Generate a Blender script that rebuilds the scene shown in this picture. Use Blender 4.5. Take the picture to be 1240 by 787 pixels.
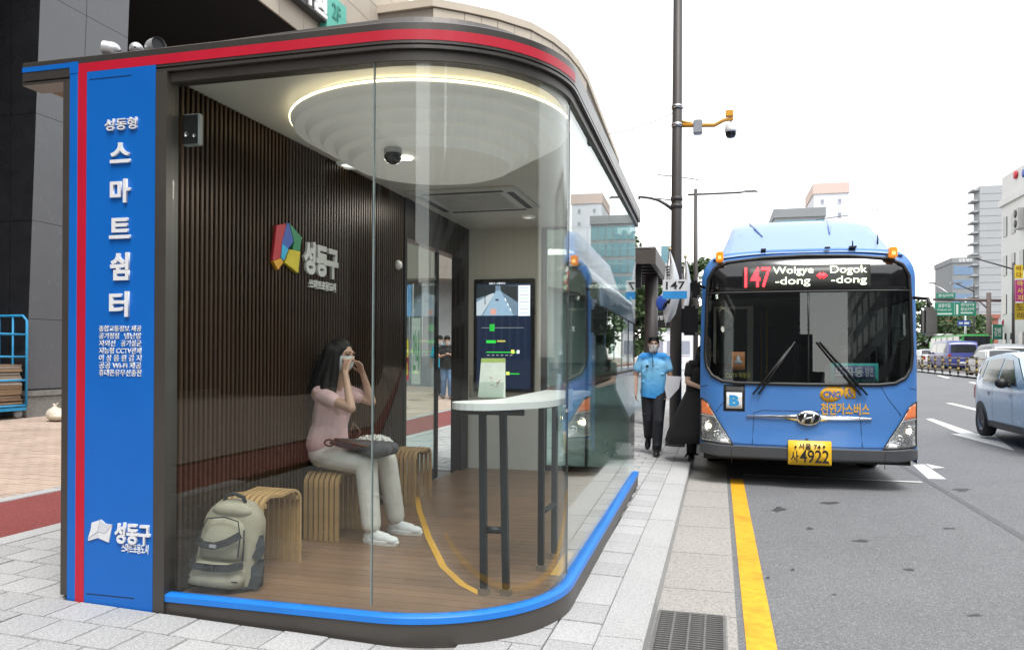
import bpy, bmesh, math, random
from mathutils import Vector, Matrix, Euler
R = math.radians
random.seed(7)
for o in list(bpy.data.objects): bpy.data.objects.remove(o)
S = bpy.context.scene
C = S.collection

# ------------------------------------------------------------------ camera, sky, sun, exposure
CAM_H, YAW, ROLL, FPX, PPX, PPY = 1.35, R(14.89), R(.35), 940.0, 620.0, 431.5
cam = bpy.data.cameras.new('camera'); camo = bpy.data.objects.new('camera', cam); C.objects.link(camo)
cam.sensor_width = 36; cam.lens = FPX / 1240 * 36; cam.clip_start = .05; cam.clip_end = 3000
cam.shift_y = (PPY - 393.5) / 1240
camo.matrix_world = Matrix.Translation((0, 0, CAM_H)) @ Matrix.Rotation(YAW, 4, 'Z') @ Matrix.Rotation(R(90), 4, 'X') @ Matrix.Rotation(ROLL, 4, 'Z')
S.camera = camo

SUN_EL, SUN_AZ = R(64), R(150)          # azimuth from +Y towards +X: the hazy sun stands behind the camera over the road
w = bpy.data.worlds.new('World'); S.world = w; w.use_nodes = True
nt = w.node_tree; nt.nodes.clear()
sky = nt.nodes.new('ShaderNodeTexSky'); sky.sky_type = 'NISHITA'; sky.sun_disc = False
sky.sun_elevation = SUN_EL; sky.sun_rotation = SUN_AZ; sky.dust_density = .5; sky.air_density = 2.0; sky.ozone_density = 1
hs = nt.nodes.new('ShaderNodeHueSaturation'); hs.inputs['Saturation'].default_value = .12     # thin white overcast
bg = nt.nodes.new('ShaderNodeBackground'); bg.inputs['Strength'].default_value = .15
ow = nt.nodes.new('ShaderNodeOutputWorld')
nt.links.new(sky.outputs[0], hs.inputs['Color']); nt.links.new(hs.outputs[0], bg.inputs[0]); nt.links.new(bg.outputs[0], ow.inputs[0])
sl = bpy.data.lights.new('sun', 'SUN'); sl.energy = 1.5; sl.angle = R(24); sl.color = (1, .97, .93)
so = bpy.data.objects.new('sun', sl); C.objects.link(so)
so.rotation_mode = 'QUATERNION'
so.rotation_quaternion = Vector((math.cos(SUN_EL) * math.sin(SUN_AZ), math.cos(SUN_EL) * math.cos(SUN_AZ), math.sin(SUN_EL))).to_track_quat('Z', 'Y')
S.view_settings.view_transform = 'Standard'; S.view_settings.look = 'None'; S.view_settings.gamma = 1
S.view_settings.exposure = 1.15
S.view_settings.use_curve_mapping = False
cy = S.cycles
cy.use_denoising = True
cy.max_bounces = 10; cy.diffuse_bounces = 4; cy.glossy_bounces = 5; cy.transmission_bounces = 6; cy.transparent_max_bounces = 24
cy.caustics_reflective = False; cy.caustics_refractive = False; cy.sample_clamp_indirect = 8

# ------------------------------------------------------------------ helpers
_ct, _st, _cr, _sr = math.cos(YAW), math.sin(YAW), math.cos(ROLL), math.sin(ROLL)
def ray(px, py):
    a = (px - PPX) / FPX; b = (PPY - py) / FPX
    r = a * _cr - b * _sr; u = a * _sr + b * _cr
    return Vector((r * _ct - _st, r * _st + _ct, u))
def at(px, py, Y):
    d = ray(px, py); k = Y / d.y; return Vector((d.x * k, Y, CAM_H + d.z * k))
def atX(px, py, X):
    d = ray(px, py); k = X / d.x; return Vector((X, d.y * k, CAM_H + d.z * k))
def atZ(px, py, z):
    d = ray(px, py); k = (z - CAM_H) / d.z; return Vector((d.x * k, d.y * k, z))
def atD(px, py, D):
    d = ray(px, py); return Vector((d.x * D, d.y * D, CAM_H + d.z * D))

def rise(y): return .012 * min(max(0, y - 14), 46)
def walk_z(x, y=0): return -.03 * (max(x, -11.6) + 3.5) + rise(y)
ROAD = -.215
def road_z(x, y=0): return ROAD + .05 * min(max(0, x - 2.4), 5.7) + rise(y)
def on_ground(px, py, fz):
    d = ray(px, py); k = 2.0
    while k < 400:
        p = Vector((0, 0, CAM_H)) + d * k
        if p.z <= fz(p.x, p.y): return p
        k *= 1.002
    return p

MATS = {}
def M(name, col, rough=.6, metal=0, var=.1, scale=6, bump=0, bscale=120, coat=0, rnd=0, spec=.5, emit=0, alpha=1, dirt=0):
    if name in MATS: return MATS[name]
    m = bpy.data.materials.new(name); m.use_nodes = True; MATS[name] = m
    n = m.node_tree.nodes; L = m.node_tree.links; b = n['Principled BSDF']
    b.inputs['Roughness'].default_value = rough; b.inputs['Metallic'].default_value = metal
    b.inputs['Coat Weight'].default_value = coat; b.inputs['Coat Roughness'].default_value = .08
    b.inputs['Specular IOR Level'].default_value = spec
    tc = n.new('ShaderNodeTexCoord'); nz = n.new('ShaderNodeTexNoise')
    nz.inputs['Scale'].default_value = scale; nz.inputs['Detail'].default_value = 6; nz.inputs['Roughness'].default_value = .62
    L.new(tc.outputs['Object'], nz.inputs['Vector'])
    mr = n.new('ShaderNodeMapRange'); mr.inputs[1].default_value = .3; mr.inputs[2].default_value = .7
    mr.inputs[3].default_value = 1 - var; mr.inputs[4].default_value = 1 + var
    L.new(nz.outputs[0], mr.inputs[0])
    val = mr.outputs[0]
    if rnd:
        oi = n.new('ShaderNodeObjectInfo'); r2 = n.new('ShaderNodeMapRange')
        r2.inputs[3].default_value = 1 - rnd; r2.inputs[4].default_value = 1 + rnd
        L.new(oi.outputs['Random'], r2.inputs[0]); mu = n.new('ShaderNodeMath'); mu.operation = 'MULTIPLY'
        L.new(val, mu.inputs[0]); L.new(r2.outputs[0], mu.inputs[1]); val = mu.outputs[0]
    vm = n.new('ShaderNodeVectorMath'); vm.operation = 'SCALE'; vm.inputs[0].default_value = col[:3]
    L.new(val, vm.inputs['Scale'])
    colo = vm.outputs[0]
    if dirt:
        nd = n.new('ShaderNodeTexNoise'); nd.inputs['Scale'].default_value = scale * .23; nd.inputs['Detail'].default_value = 8
        L.new(tc.outputs['Object'], nd.inputs['Vector'])
        dr = n.new('ShaderNodeMapRange'); dr.inputs[1].default_value = .5; dr.inputs[2].default_value = .72; dr.inputs[4].default_value = dirt
        L.new(nd.outputs[0], dr.inputs[0])
        mx = n.new('ShaderNodeMix'); mx.data_type = 'RGBA'; L.new(dr.outputs[0], mx.inputs[0]); L.new(colo, mx.inputs[6])
        mx.inputs[7].default_value = (col[0] * .45, col[1] * .43, col[2] * .4, 1); colo = mx.outputs[2]
    L.new(colo, b.inputs['Base Color'])
    rr = n.new('ShaderNodeMapRange'); rr.inputs[3].default_value = max(0, rough - .06); rr.inputs[4].default_value = min(1, rough + .08)
    L.new(nz.outputs[0], rr.inputs[0]); L.new(rr.outputs[0], b.inputs['Roughness'])
    if bump:
        nb = n.new('ShaderNodeTexNoise'); nb.inputs['Scale'].default_value = bscale; nb.inputs['Detail'].default_value = 4
        L.new(tc.outputs['Object'], nb.inputs['Vector'])
        bp = n.new('ShaderNodeBump'); bp.inputs['Strength'].default_value = bump; bp.inputs['Distance'].default_value = .01
        L.new(nb.outputs[0], bp.inputs['Height']); L.new(bp.outputs[0], b.inputs['Normal'])
    if emit:
        b.inputs['Emission Color'].default_value = (*col[:3], 1); b.inputs['Emission Strength'].default_value = emit
    return m

def glassmat(name, tint=(.93, .97, .95), f0=.04, rough=0.0, grid=None, gain=1.0):
    """thin architectural glass: clear, with a Schlick mirror layer on each face"""
    if name in MATS: return MATS[name]
    m = bpy.data.materials.new(name); m.use_nodes = True; MATS[name] = m
    n = m.node_tree.nodes; L = m.node_tree.links; n.clear()
    out = n.new('ShaderNodeOutputMaterial'); ge = n.new('ShaderNodeNewGeometry')
    dt = n.new('ShaderNodeVectorMath'); dt.operation = 'DOT_PRODUCT'
    L.new(ge.outputs['Normal'], dt.inputs[0]); L.new(ge.outputs['Incoming'], dt.inputs[1])
    def mt(op, a, b=None):
        q = n.new('ShaderNodeMath'); q.operation = op
        for i, v in enumerate((a, b)):
            if v is None: continue
            if isinstance(v, (int, float)): q.inputs[i].default_value = v
            else: L.new(v, q.inputs[i])
        return q.outputs[0]
    c = mt('ABSOLUTE', dt.outputs['Value']); k = mt('POWER', mt('SUBTRACT', 1.0, c), 5.0)
    F = mt('ADD', f0, mt('MULTIPLY', k, 1 - f0))
    if gain != 1: F = mt('MULTIPLY', F, gain)
    tr = n.new('ShaderNodeBsdfTransparent'); tr.inputs[0].default_value = (*tint, 1)
    gl = n.new('ShaderNodeBsdfGlossy'); gl.inputs['Roughness'].default_value = rough; gl.inputs[0].default_value = (.97, 1, .99, 1)
    mx = n.new('ShaderNodeMixShader'); L.new(F, mx.inputs[0]); L.new(tr.outputs[0], mx.inputs[1]); L.new(gl.outputs[0], mx.inputs[2])
    L.new(mx.outputs[0], out.inputs[0])
    return m

ORG = {}
def worg(p):
    while p:
        if p.name in ORG: return ORG[p.name]
        p = p.parent
    return Vector((0, 0, 0))
def props(o, label=None, cat=None, group=None, kind=None):
    if label: o['label'] = label
    if cat: o['category'] = cat
    if group: o['group'] = group
    if kind: o['kind'] = kind
    return o
def thing(name, label, cat, loc=(0, 0, 0), group=None):
    o = bpy.data.objects.new(name, None); C.objects.link(o); o.location = loc; o.empty_display_size = .2
    ORG[o.name] = Vector(loc)
    return props(o, label, cat, group)
def link(name, me, mat, parent=None, smooth=False, loc=None):
    o = bpy.data.objects.new(name, me); C.objects.link(o)
    if mat is not None and not me.materials:
        for m in (mat if isinstance(mat, (list, tuple)) else [mat]): me.materials.append(m)
    if parent: o.parent = parent
    if loc is not None: o.location = loc
    if smooth: me.shade_smooth() if hasattr(me, 'shade_smooth') else None
    return o
def tree_copy(o, parent=None):
    c = o.copy(); C.objects.link(c); c.parent = parent
    for ch in o.children: tree_copy(ch, c)
    return c

class MB:
    def __init__(s): s.v = []; s.f = []; s.mi = []; s.sm = []
    def add(s, vs, fs, mi=0, sm=False):
        k = len(s.v); s.v += [Vector(v) for v in vs]; s.f += [[i + k for i in f] for f in fs]
        s.mi += [mi] * len(fs); s.sm += [sm] * len(fs); return s
    def box(s, lo, hi, mi=0, bev=0):
        x0, y0, z0 = lo; x1, y1, z1 = hi
        if bev:
            bm = bmesh.new(); bmesh.ops.create_cube(bm, size=1)
            for v in bm.verts: v.co = Vector(((x0 + x1) / 2 + v.co.x * (x1 - x0), (y0 + y1) / 2 + v.co.y * (y1 - y0), (z0 + z1) / 2 + v.co.z * (z1 - z0)))
            bmesh.ops.bevel(bm, geom=bm.edges[:], offset=bev, segments=2, affect='EDGES')
            bm.verts.index_update(); s.add([v.co.copy() for v in bm.verts], [[v.index for v in f.verts] for f in bm.faces], mi); bm.free(); return s
        return s.add([(x0, y0, z0), (x1, y0, z0), (x1, y1, z0), (x0, y1, z0), (x0, y0, z1), (x1, y0, z1), (x1, y1, z1), (x0, y1, z1)],
                     [(0, 3, 2, 1), (4, 5, 6, 7), (0, 1, 5, 4), (1, 2, 6, 5), (2, 3, 7, 6), (3, 0, 4, 7)], mi)
    def tube(s, pts, rad, n=10, mi=0, sm=True, cap=True, flat=1.0):
        pts = [Vector(p) for p in pts]
        if not isinstance(rad, (list, tuple)): rad = [rad] * len(pts)
        vs = []; fs = []; up = None
        for i, p in enumerate(pts):
            d = (pts[min(i + 1, len(pts) - 1)] - pts[max(i - 1, 0)]).normalized()
            if up is None: up = Vector((0, 0, 1)) if abs(d.z) < .9 else Vector((0, 1, 0))
            a = d.cross(up).normalized(); b = a.cross(d).normalized(); up = b
            for k in range(n):
                t = 2 * math.pi * k / n; vs.append(p + a * math.cos(t) * rad[i] + b * math.sin(t) * rad[i] * flat)
        for i in range(len(pts) - 1):
            for k in range(n):
                fs.append((i * n + k, i * n + (k + 1) % n, (i + 1) * n + (k + 1) % n, (i + 1) * n + k))
        s.add(vs, fs, mi, sm)
        if cap:
            q = len(s.v) - len(vs); e = q + (len(pts) - 1) * n
            s.f += [[q + k for k in reversed(range(n))], [e + k for k in range(n)]]; s.mi += [mi, mi]; s.sm += [False, False]
        return s
    def lathe(s, prof, c=(0, 0, 0), n=32, mi=0, axis='Z', sm=True, arc=None):
        vs = []; fs = []; c = Vector(c)
        for r, z in prof:
            for k in range(n):
                t = 2 * math.pi * k / n; x, y = r * math.cos(t), r * math.sin(t)
                vs.append(c + Vector((x, y, z) if axis == 'Z' else ((x, z, y) if axis == 'Y' else (z, x, y))))
        for i in range(len(prof) - 1):
            for k in range(n): fs.append((i * n + k, i * n + (k + 1) % n, (i + 1) * n + (k + 1) % n, (i + 1) * n + k))
        return s.add(vs, fs, mi, sm)
    def prism(s, poly, y0, y1, mi=0, axis='Y'):
        """poly of (x,z) extruded along Y, or (x,y) along Z, or (y,z) along X"""
        n = len(poly)
        g = {'Y': lambda p, t: (p[0], t, p[1]), 'Z': lambda p, t: (p[0], p[1], t), 'X': lambda p, t: (t, p[0], p[1])}[axis]
        vs = [g(p, y0) for p in poly] + [g(p, y1) for p in poly]
        fs = [list(range(n)), list(range(2 * n - 1, n - 1, -1))] + [(i, i + n, (i + 1) % n + n, (i + 1) % n) for i in range(n)]
        return s.add(vs, fs, mi)
    def sphere(s, c, r, n=16, mi=0, m=10):
        r = Vector(r) if isinstance(r, (tuple, list, Vector)) else Vector((r, r, r)); c = Vector(c)
        vs = [c + Vector((0, 0, r.z))]; fs = []
        for i in range(1, m):
            a = math.pi * i / m
            for k in range(n):
                t = 2 * math.pi * k / n; vs.append(c + Vector((r.x * math.sin(a) * math.cos(t), r.y * math.sin(a) * math.sin(t), r.z * math.cos(a))))
        vs.append(c - Vector((0, 0, r.z)))
        for k in range(n): fs.append((0, 1 + k, 1 + (k + 1) % n))
        for i in range(m - 2):
            for k in range(n):
                q = 1 + i * n; fs.append((q + k, q + n + k, q + n + (k + 1) % n, q + (k + 1) % n))
        q = 1 + (m - 2) * n
        for k in range(n): fs.append((q + k, len(vs) - 1, q + (k + 1) % n))
        return s.add(vs, fs, mi, True)
    def mesh(s, name, org=Vector((0, 0, 0)), fix=True):
        me = bpy.data.meshes.new(name); me.from_pydata([v - org for v in s.v], [], s.f)
        for p, a, b in zip(me.polygons, s.mi, s.sm): p.material_index = a; p.use_smooth = b
        if fix:
            bm = bmesh.new(); bm.from_mesh(me); bmesh.ops.recalc_face_normals(bm, faces=bm.faces[:]); bm.to_mesh(me); bm.free()
        me.update(); return me
    def build(s, name, mat, parent=None, fix=True):
        return link(name, s.mesh(name, worg(parent), fix), mat, parent)
def box(lo, hi, bev=0): return MB().box(lo, hi, 0, bev)

def text_mesh(txt, bold=0.0, extrude=0.0, spacing=1.0):
    cu = bpy.data.curves.new('lettering', 'FONT'); cu.body = txt; cu.offset = bold; cu.extrude = extrude; cu.space_character = spacing
    cu.align_x = 'LEFT'; cu.resolution_u = 4
    ob = bpy.data.objects.new('lettering', cu); C.objects.link(ob)
    dg = bpy.context.evaluated_depsgraph_get(); me = bpy.data.meshes.new_from_object(ob.evaluated_get(dg))
    bpy.data.objects.remove(ob); bpy.data.curves.remove(cu); me.materials.clear()
    return me
def text_fit(txt, w, h, bold=.012, depth=.01, keep=False):
    """mesh with x in 0..w, y in 0..h, z in 0..depth"""
    me = text_mesh(txt, bold, .05)
    xs = [v.co.x for v in me.vertices]; ys = [v.co.y for v in me.vertices]
    x0, x1, y0, y1 = min(xs), max(xs), min(ys), max(ys)
    sx, sy = w / (x1 - x0), h / (y1 - y0)
    if keep: sx = sy = min(sx, sy)
    for v in me.vertices: v.co = Vector(((v.co.x - x0) * sx, (v.co.y - y0) * sy, (v.co.z + .05) / .1 * depth))
    return me
def text_on(name, txt, fn, w, h, mat, parent, bold=.012, depth=.006, cuts=0):
    """fn(u,v,d) -> world point"""
    me = text_fit(txt, w, h, bold, depth); o = worg(parent)
    if cuts:
        bm = bmesh.new(); bm.from_mesh(me)
        for i in range(1, cuts): bmesh.ops.bisect_plane(bm, geom=bm.verts[:] + bm.edges[:] + bm.faces[:], plane_co=(0, h * i / cuts, 0), plane_no=(0, 1, 0))
        for i in range(1, cuts * 2): bmesh.ops.bisect_plane(bm, geom=bm.verts[:] + bm.edges[:] + bm.faces[:], plane_co=(w * i / cuts / 2, 0, 0), plane_no=(1, 0, 0))
        bm.to_mesh(me); bm.free()
    for v in me.vertices: v.co = fn(v.co.x, v.co.y, v.co.z) - o
    me.update(); return link(name, me, mat, parent)
def text_front(name, txt, x0, x1, z0, z1, y, mat, parent, bold=.012, depth=.006):
    return text_on(name, txt, lambda u, v, d: Vector((x0 + u, y - d, z0 + v)), x1 - x0, z1 - z0, mat, parent, bold, depth)

def remesh(name, mb, mat, parent=None, voxel=.008, smooth=4, org=None, regions=None):
    me0 = mb.mesh(name, org if org is not None else worg(parent))
    o = bpy.data.objects.new('tmp', me0); C.objects.link(o)
    r = o.modifiers.new('r', 'REMESH'); r.mode = 'VOXEL'; r.voxel_size = voxel; r.use_smooth_shade = True
    if smooth:
        q = o.modifiers.new('s', 'SMOOTH'); q.iterations = smooth; q.factor = .5
    dg = bpy.context.evaluated_depsgraph_get(); me = bpy.data.meshes.new_from_object(o.evaluated_get(dg)); me.name = name
    bpy.data.objects.remove(o); bpy.data.meshes.remove(me0); me.materials.clear()
    ob = link(name, me, mat, parent)
    for p in me.polygons: p.use_smooth = True
    if regions:
        for p in me.polygons: p.material_index = regions(p.center)
    return ob
def cap(mb, a, b, ra, rb, n=14):
    """round cone, closed"""
    a, b = Vector(a), Vector(b); d = (b - a); L = d.length; d.normalize()
    pts = []; rad = []
    for i in range(5):
        t = R(-88 + i * 22); pts.append(a + d * ra * math.sin(t)); rad.append(ra * math.cos(t))
    for i in range(5):
        t = R(i * 22); pts.append(b + d * rb * math.sin(t)); rad.append(rb * math.cos(t))
    return mb.tube(pts, rad, n)
def limb(mb, pts, rad, n=14):
    for i in range(len(pts) - 1): cap(mb, pts[i], pts[i + 1], rad[i], rad[i + 1], n)
    return mb
# ------------------------------------------------------------------ materials used in many places
def speckle(name, col, col2, rough, scale, rnd=0, crack=0, patch=.12):
    m = M(name, col, rough, var=patch, scale=.9, bump=.35, bscale=scale * .6, rnd=rnd, dirt=.25)
    n = m.node_tree.nodes; L = m.node_tree.links; b = n['Principled BSDF']
    src = b.inputs['Base Color'].links[0].from_socket
    tc = [x for x in n if x.type == 'TEX_COORD'][0]
    v = n.new('ShaderNodeTexVoronoi'); v.inputs['Scale'].default_value = scale; L.new(tc.outputs['Object'], v.inputs['Vector'])
    se = n.new('ShaderNodeSeparateColor'); L.new(v.outputs['Color'], se.inputs[0])
    mp = n.new('ShaderNodeMapRange'); mp.inputs[1].default_value = .62; mp.inputs[2].default_value = .95; mp.inputs[4].default_value = .8
    L.new(se.outputs[0], mp.inputs[0])
    mx = n.new('ShaderNodeMix'); mx.data_type = 'RGBA'; L.new(mp.outputs[0], mx.inputs[0]); L.new(src, mx.inputs[6]); mx.inputs[7].default_value = (*col2, 1)
    o = mx.outputs[2]
    mp2 = n.new('ShaderNodeMapRange'); mp2.inputs[1].default_value = .55; mp2.inputs[2].default_value = .95; mp2.inputs[4].default_value = .6
    L.new(se.outputs[1], mp2.inputs[0])
    mx2 = n.new('ShaderNodeMix'); mx2.data_type = 'RGBA'; L.new(mp2.outputs[0], mx2.inputs[0]); L.new(o, mx2.inputs[6]); mx2.inputs[7].default_value = (col[0] * .5, col[1] * .5, col[2] * .5, 1)
    L.new(mx2.outputs[2], b.inputs['Base Color'])
    return m
ASPH = speckle('asphalt', (.145, .149, .156), (.30, .30, .31), .85, 150)
PAV = speckle('granite_paver', (.41, .41, .41), (.55, .55, .55), .85, 190, rnd=.13, patch=.09)
KERB = speckle('granite_kerb', (.44, .44, .44), (.58, .58, .58), .85, 200, rnd=.05, patch=.06)
GUT = speckle('gutter_concrete', (.345, .328, .305), (.39, .375, .355), .9, 90, rnd=.025, patch=.08)
JOINT = M('joint_sand', (.24, .235, .225), .95, var=.25, scale=20)
TANB = M('tan_brick', (.42, .32, .255), .85, var=.12, scale=3, rnd=.1, bump=.2)
REDL = speckle('red_lane', (.22, .045, .042), (.3, .1, .09), .85, 140)
YEL = M('yellow_paint', (.72, .37, .015), .6, var=.2, scale=14, dirt=.55, bump=.3, bscale=150)
WPT = M('white_road_paint', (.62, .62, .6), .65, var=.12, scale=9, dirt=.3, bump=.3, bscale=150)
DARK = M('dark_bronze_metal', (.095, .086, .078), .42, metal=.55, var=.08, scale=3)
BLACK = M('black_plastic', (.012, .012, .013), .45, var=.1)
BLKM = M('black_metal', (.02, .02, .021), .4, metal=.3, var=.1)
CHROME = M('chrome', (.75, .76, .78), .12, metal=1, var=.03)
STEEL = M('brushed_steel', (.5, .5, .5), .3, metal=1, var=.06)
WHITE = M('white_paint', (.78, .78, .77), .4, var=.03)
RUBBER = M('tyre_rubber', (.018, .018, .019), .8, var=.15, bump=.2)
BLUEP = M('shelter_blue', (.0, .125, .50), .42, var=.05, scale=2, coat=.1, dirt=.12)
REDP = M('shelter_red', (.50, .008, .03), .4, var=.05, scale=2, coat=.1, dirt=.12)

# ------------------------------------------------------------------ ground, road, pavement
def sheet(name, xs, ys, fz, mat, kind='structure', dz=0.0, parent=None):
    mb = MB(); n = len(xs)
    vs = [(x, y, fz(x, y) + dz) for y in ys for x in xs]
    fs = [(j * n + i, j * n + i + 1, (j + 1) * n + i + 1, (j + 1) * n + i) for j in range(len(ys) - 1) for i in range(n - 1)]
    mb.add(vs, fs); o = mb.build(name, mat, parent, fix=False)
    if kind: props(o, kind=kind)
    return o
YS = [-120, -40, -10, 0, 4, 8, 12, 14, 16, 20, 30, 40, 50, 60, 62, 100, 200, 500, 1500]
gm = M('far_ground', (.16, .16, .155), .9, var=.2, scale=.05)
sheet('ground', [-1500, -300, -60, 60, 300, 1500], [-1500, -300, -20, 0, 14, 20, 40, 60, 100, 400, 1500], lambda x, y: ROAD + rise(y) - .35, gm)
road = sheet('road', [-.5, .115, 1.2, 2.4, 3.5, 5, 6.5, 8.1, 13, 30, 60], YS, lambda x, y: road_z(x, y), ASPH)
side = sheet('sidewalk', [-4.735, -3.5, -2, -.58], YS, lambda x, y: walk_z(x, y), JOINT, dz=-.016)
lane = sheet('cycle_lane', [-5.94, -4.915], YS, walk_z, REDL, dz=-.002)
tanp = sheet('tan_pavement', [-60, -11.6, -9, -6.09], YS, walk_z, M('tan_joint', (.3, .24, .2), .95, var=.15), dz=-.012)

def paver_mesh(sx, sy, th=.05, bev=.004):
    return MB().box((-sx / 2, -sy / 2, -th), (sx / 2, sy / 2, 0), 0, bev).mesh('paver')
def project(p):
    r = p.x * _ct + p.y * _st; D = -p.x * _st + p.y * _ct
    if D < .3: return None
    a = r / D; b = (p.z - CAM_H) / D
    return (PPX + FPX * (a * _cr + b * _sr), PPY - FPX * (-a * _sr + b * _cr), D)
def in_shelter(x, y): return -3.44 < x < -.93 and y > 3.62 and y < 8.7 and not (x > -1.2 and y < 3.95)
cand = []
PX_, PY_ = .25, .25
y = 2.0; row = 0
while y < 34:
    x = -4.735 + PX_ / 2 - (PX_ / 2 if row % 2 else 0)
    while x - PX_ / 2 < -.88:
        xa, xb = max(-4.735, x - PX_ / 2), min(-.83, x + PX_ / 2)
        if -.83 - xb < .06: xb = -.83
        if xb - xa > .06: cand.append(((xa + xb) / 2, y + PY_ / 2, xb - xa, PY_))
        x += PX_
    y += PY_; row += 1
y = 2.0; k = 0
while y < 34:                      # the strip beside the kerb
    L_ = .31; cand.append((-.711, y + L_ / 2, .237, L_)); y += L_; k += 1
vis = []; rest = []
slope = math.atan(-.03)
for cx, cy_, sx, sy in cand:
    if in_shelter(cx, cy_): continue
    p = Vector((cx, cy_, walk_z(cx, cy_))); q = project(p)
    ok = q and -20 < q[0] < 1240 and 440 < q[1] < 800
    if ok and -3.5 < cx < -.8 and 3.5 < cy_ < 8.8: ok = False
    if ok and cx < -3.5 and q[0] > 78: ok = False
    (vis if ok else rest).append((q[2] if q else 99, cx, cy_, sx, sy))
vis.sort(); rest += vis[300:]; vis = vis[:300]
cache = {}
for D, cx, cy_, sx, sy in vis:
    key = (round(sx, 2), round(sy, 2))
    if key not in cache: cache[key] = paver_mesh(sx - .005, sy - .005)
    o = link('paver', cache[key], PAV, side, loc=(cx, cy_, walk_z(cx, cy_) + random.uniform(-.0025, .002)))
    o.rotation_euler = (random.uniform(-.003, .003), R(1.72), 0)
mb = MB()
for D, cx, cy_, sx, sy in rest:
    a, b = sx / 2 - .0035, sy / 2 - .0035; h = random.uniform(-.0025, .002)
    c = [(cx - a, cy_ - b), (cx + a, cy_ - b), (cx + a, cy_ + b), (cx - a, cy_ + b)]
    mb.add([(x, y, walk_z(x, y) + h) for x, y in c] + [(x, y, walk_z(x, y) - .03) for x, y in c],
           [(0, 1, 2, 3), (0, 4, 5, 1), (1, 5, 6, 2), (2, 6, 7, 3), (3, 7, 4, 0)])
props(mb.build('paver_field', PAV, side, fix=False), kind='stuff')
sheet('paved_walk', [-4.735, -3, -.6], [34, 60, 62, 100, 400], walk_z, PAV, dz=-.002)
# tan bricks on the left
mb = MB(); y = 1.0; row = 0
while y < 22:
    x = -11.9 + (.1 if row % 2 else 0)
    while x < -6.1:
        xb = min(x + .194, -6.095); h = random.uniform(-.002, .002)
        c = [(x, y), (xb, y), (xb, y + .094), (x, y + .094)]
        mb.add([(p, q, walk_z(p, q) + h) for p, q in c] + [(p, q, walk_z(p, q) - .02) for p, q in c],
               [(0, 1, 2, 3), (0, 4, 5, 1), (1, 5, 6, 2), (2, 6, 7, 3), (3, 7, 4, 0)])
        x += .2
    y += .1; row += 1
TANR = M('tan_brick_field', (.44, .335, .27), .85, var=.22, scale=1.3, bump=.2)
props(mb.build('brick_field', TANR, tanp, fix=False), kind='stuff')
bs = paver_mesh(.145, .99, .12, .006); bs2 = paver_mesh(.172, .99, .12, .006)
for i in range(24):
    for xx, me in ((-6.015, bs), (-4.825, bs2)):
        yy = .5 + i; o = link('border_stone', me, PAV, lane, loc=(xx, yy, walk_z(xx, yy) + .003)); o.rotation_euler = (0, R(1.72), 0)
kerb = sheet('kerb_bed', [-.59, -.37], [-40, 14, 60, 100], walk_z, JOINT, dz=-.05)
ks = MB().prism([(-.115, -.3), (.115, -.3), (.115, -.018), (.098, 0), (-.115, 0)], -.497, .497).mesh('kerb_stone')
for i in range(-2, 40):
    yy = i + .5
    o = link('kerb_stone', ks, KERB, kerb, loc=(-.475, yy, walk_z(-.475, yy) + random.uniform(-.002, .002))); o.rotation_euler = (math.atan(.012) if yy > 14 else 0, 0, 0)
gut = sheet('gutter_bed', [-.36, .115], [-40, 14, 60, 100], lambda x, y: road_z(0, y), JOINT, dz=.0015)
gs = MB().box((-.2375, -.497, -.05), (.2375, .497, 0), 0, .004).mesh('gutter_slab')
for i in range(-2, 40):
    yy = i + .87
    if 3.9 < yy + .5 and yy - .5 < 4.8:        # leave the drain's place free
        continue
    o = link('gutter_slab', gs, GUT, gut, loc=(-.122, yy, road_z(0, yy) + .004)); o.rotation_euler = (math.atan(.012) if yy > 14 else 0, 0, 0)
me = MB().box((-.2375, -.252, -.05), (.2375, .252, 0), 0, .004).mesh('gutter_slab')
link('gutter_slab', me, GUT, gut, loc=(-.122, 5.115, ROAD + .004)); 
me = MB().box((-.03, -.5, -.05), (.03, .5, 0), 0, .004).mesh('gutter_slab'); link('gutter_slab', me, GUT, gut, loc=(.085, 4.36, ROAD + .004))
me = MB().box((-.2375, -.25, -.05), (.2375, .25, 0), 0, .004).mesh('gutter_slab'); link('gutter_slab', me, GUT, gut, loc=(-.122, 3.62, ROAD + .004))
dr = thing('drain_grate', 'rectangular steel drain grate in the gutter beside the yellow line', 'drain grate', (-.15, 4.36, ROAD))
IRON = M('drain_iron', (.17, .165, .16), .5, metal=.3, var=.2, scale=30)
MB().box((-.345, 3.88, ROAD + .004), (-.33, 4.85, ROAD + .016)).box((.035, 3.88, ROAD + .004), (.05, 4.85, ROAD + .016)).box((-.33, 3.88, ROAD + .004), (.035, 3.9, ROAD + .016)).box((-.33, 4.83, ROAD + .004), (.035, 4.85, ROAD + .016)).build('frame', IRON, dr)
box((-.33, 3.9, ROAD + .0022), (.035, 4.83, ROAD + .0042)).build('pit', M('drain_pit', (.012, .011, .01), .9), dr)
for k in range(3):
    xx = -.245 + k * .09; box((xx - .006, 3.9, ROAD + .006), (xx + .006, 4.83, ROAD + .0165)).build('divider', IRON, dr)
bar = MB().box((-.1825, -.0055, 0), (.1825, .0055, .009)).mesh('bar')
for k in range(27):
    link('bar', bar, IRON, dr, loc=Vector((-.1475, 3.918 + k * .0345, ROAD + .006)) - ORG['drain_grate'])

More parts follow.
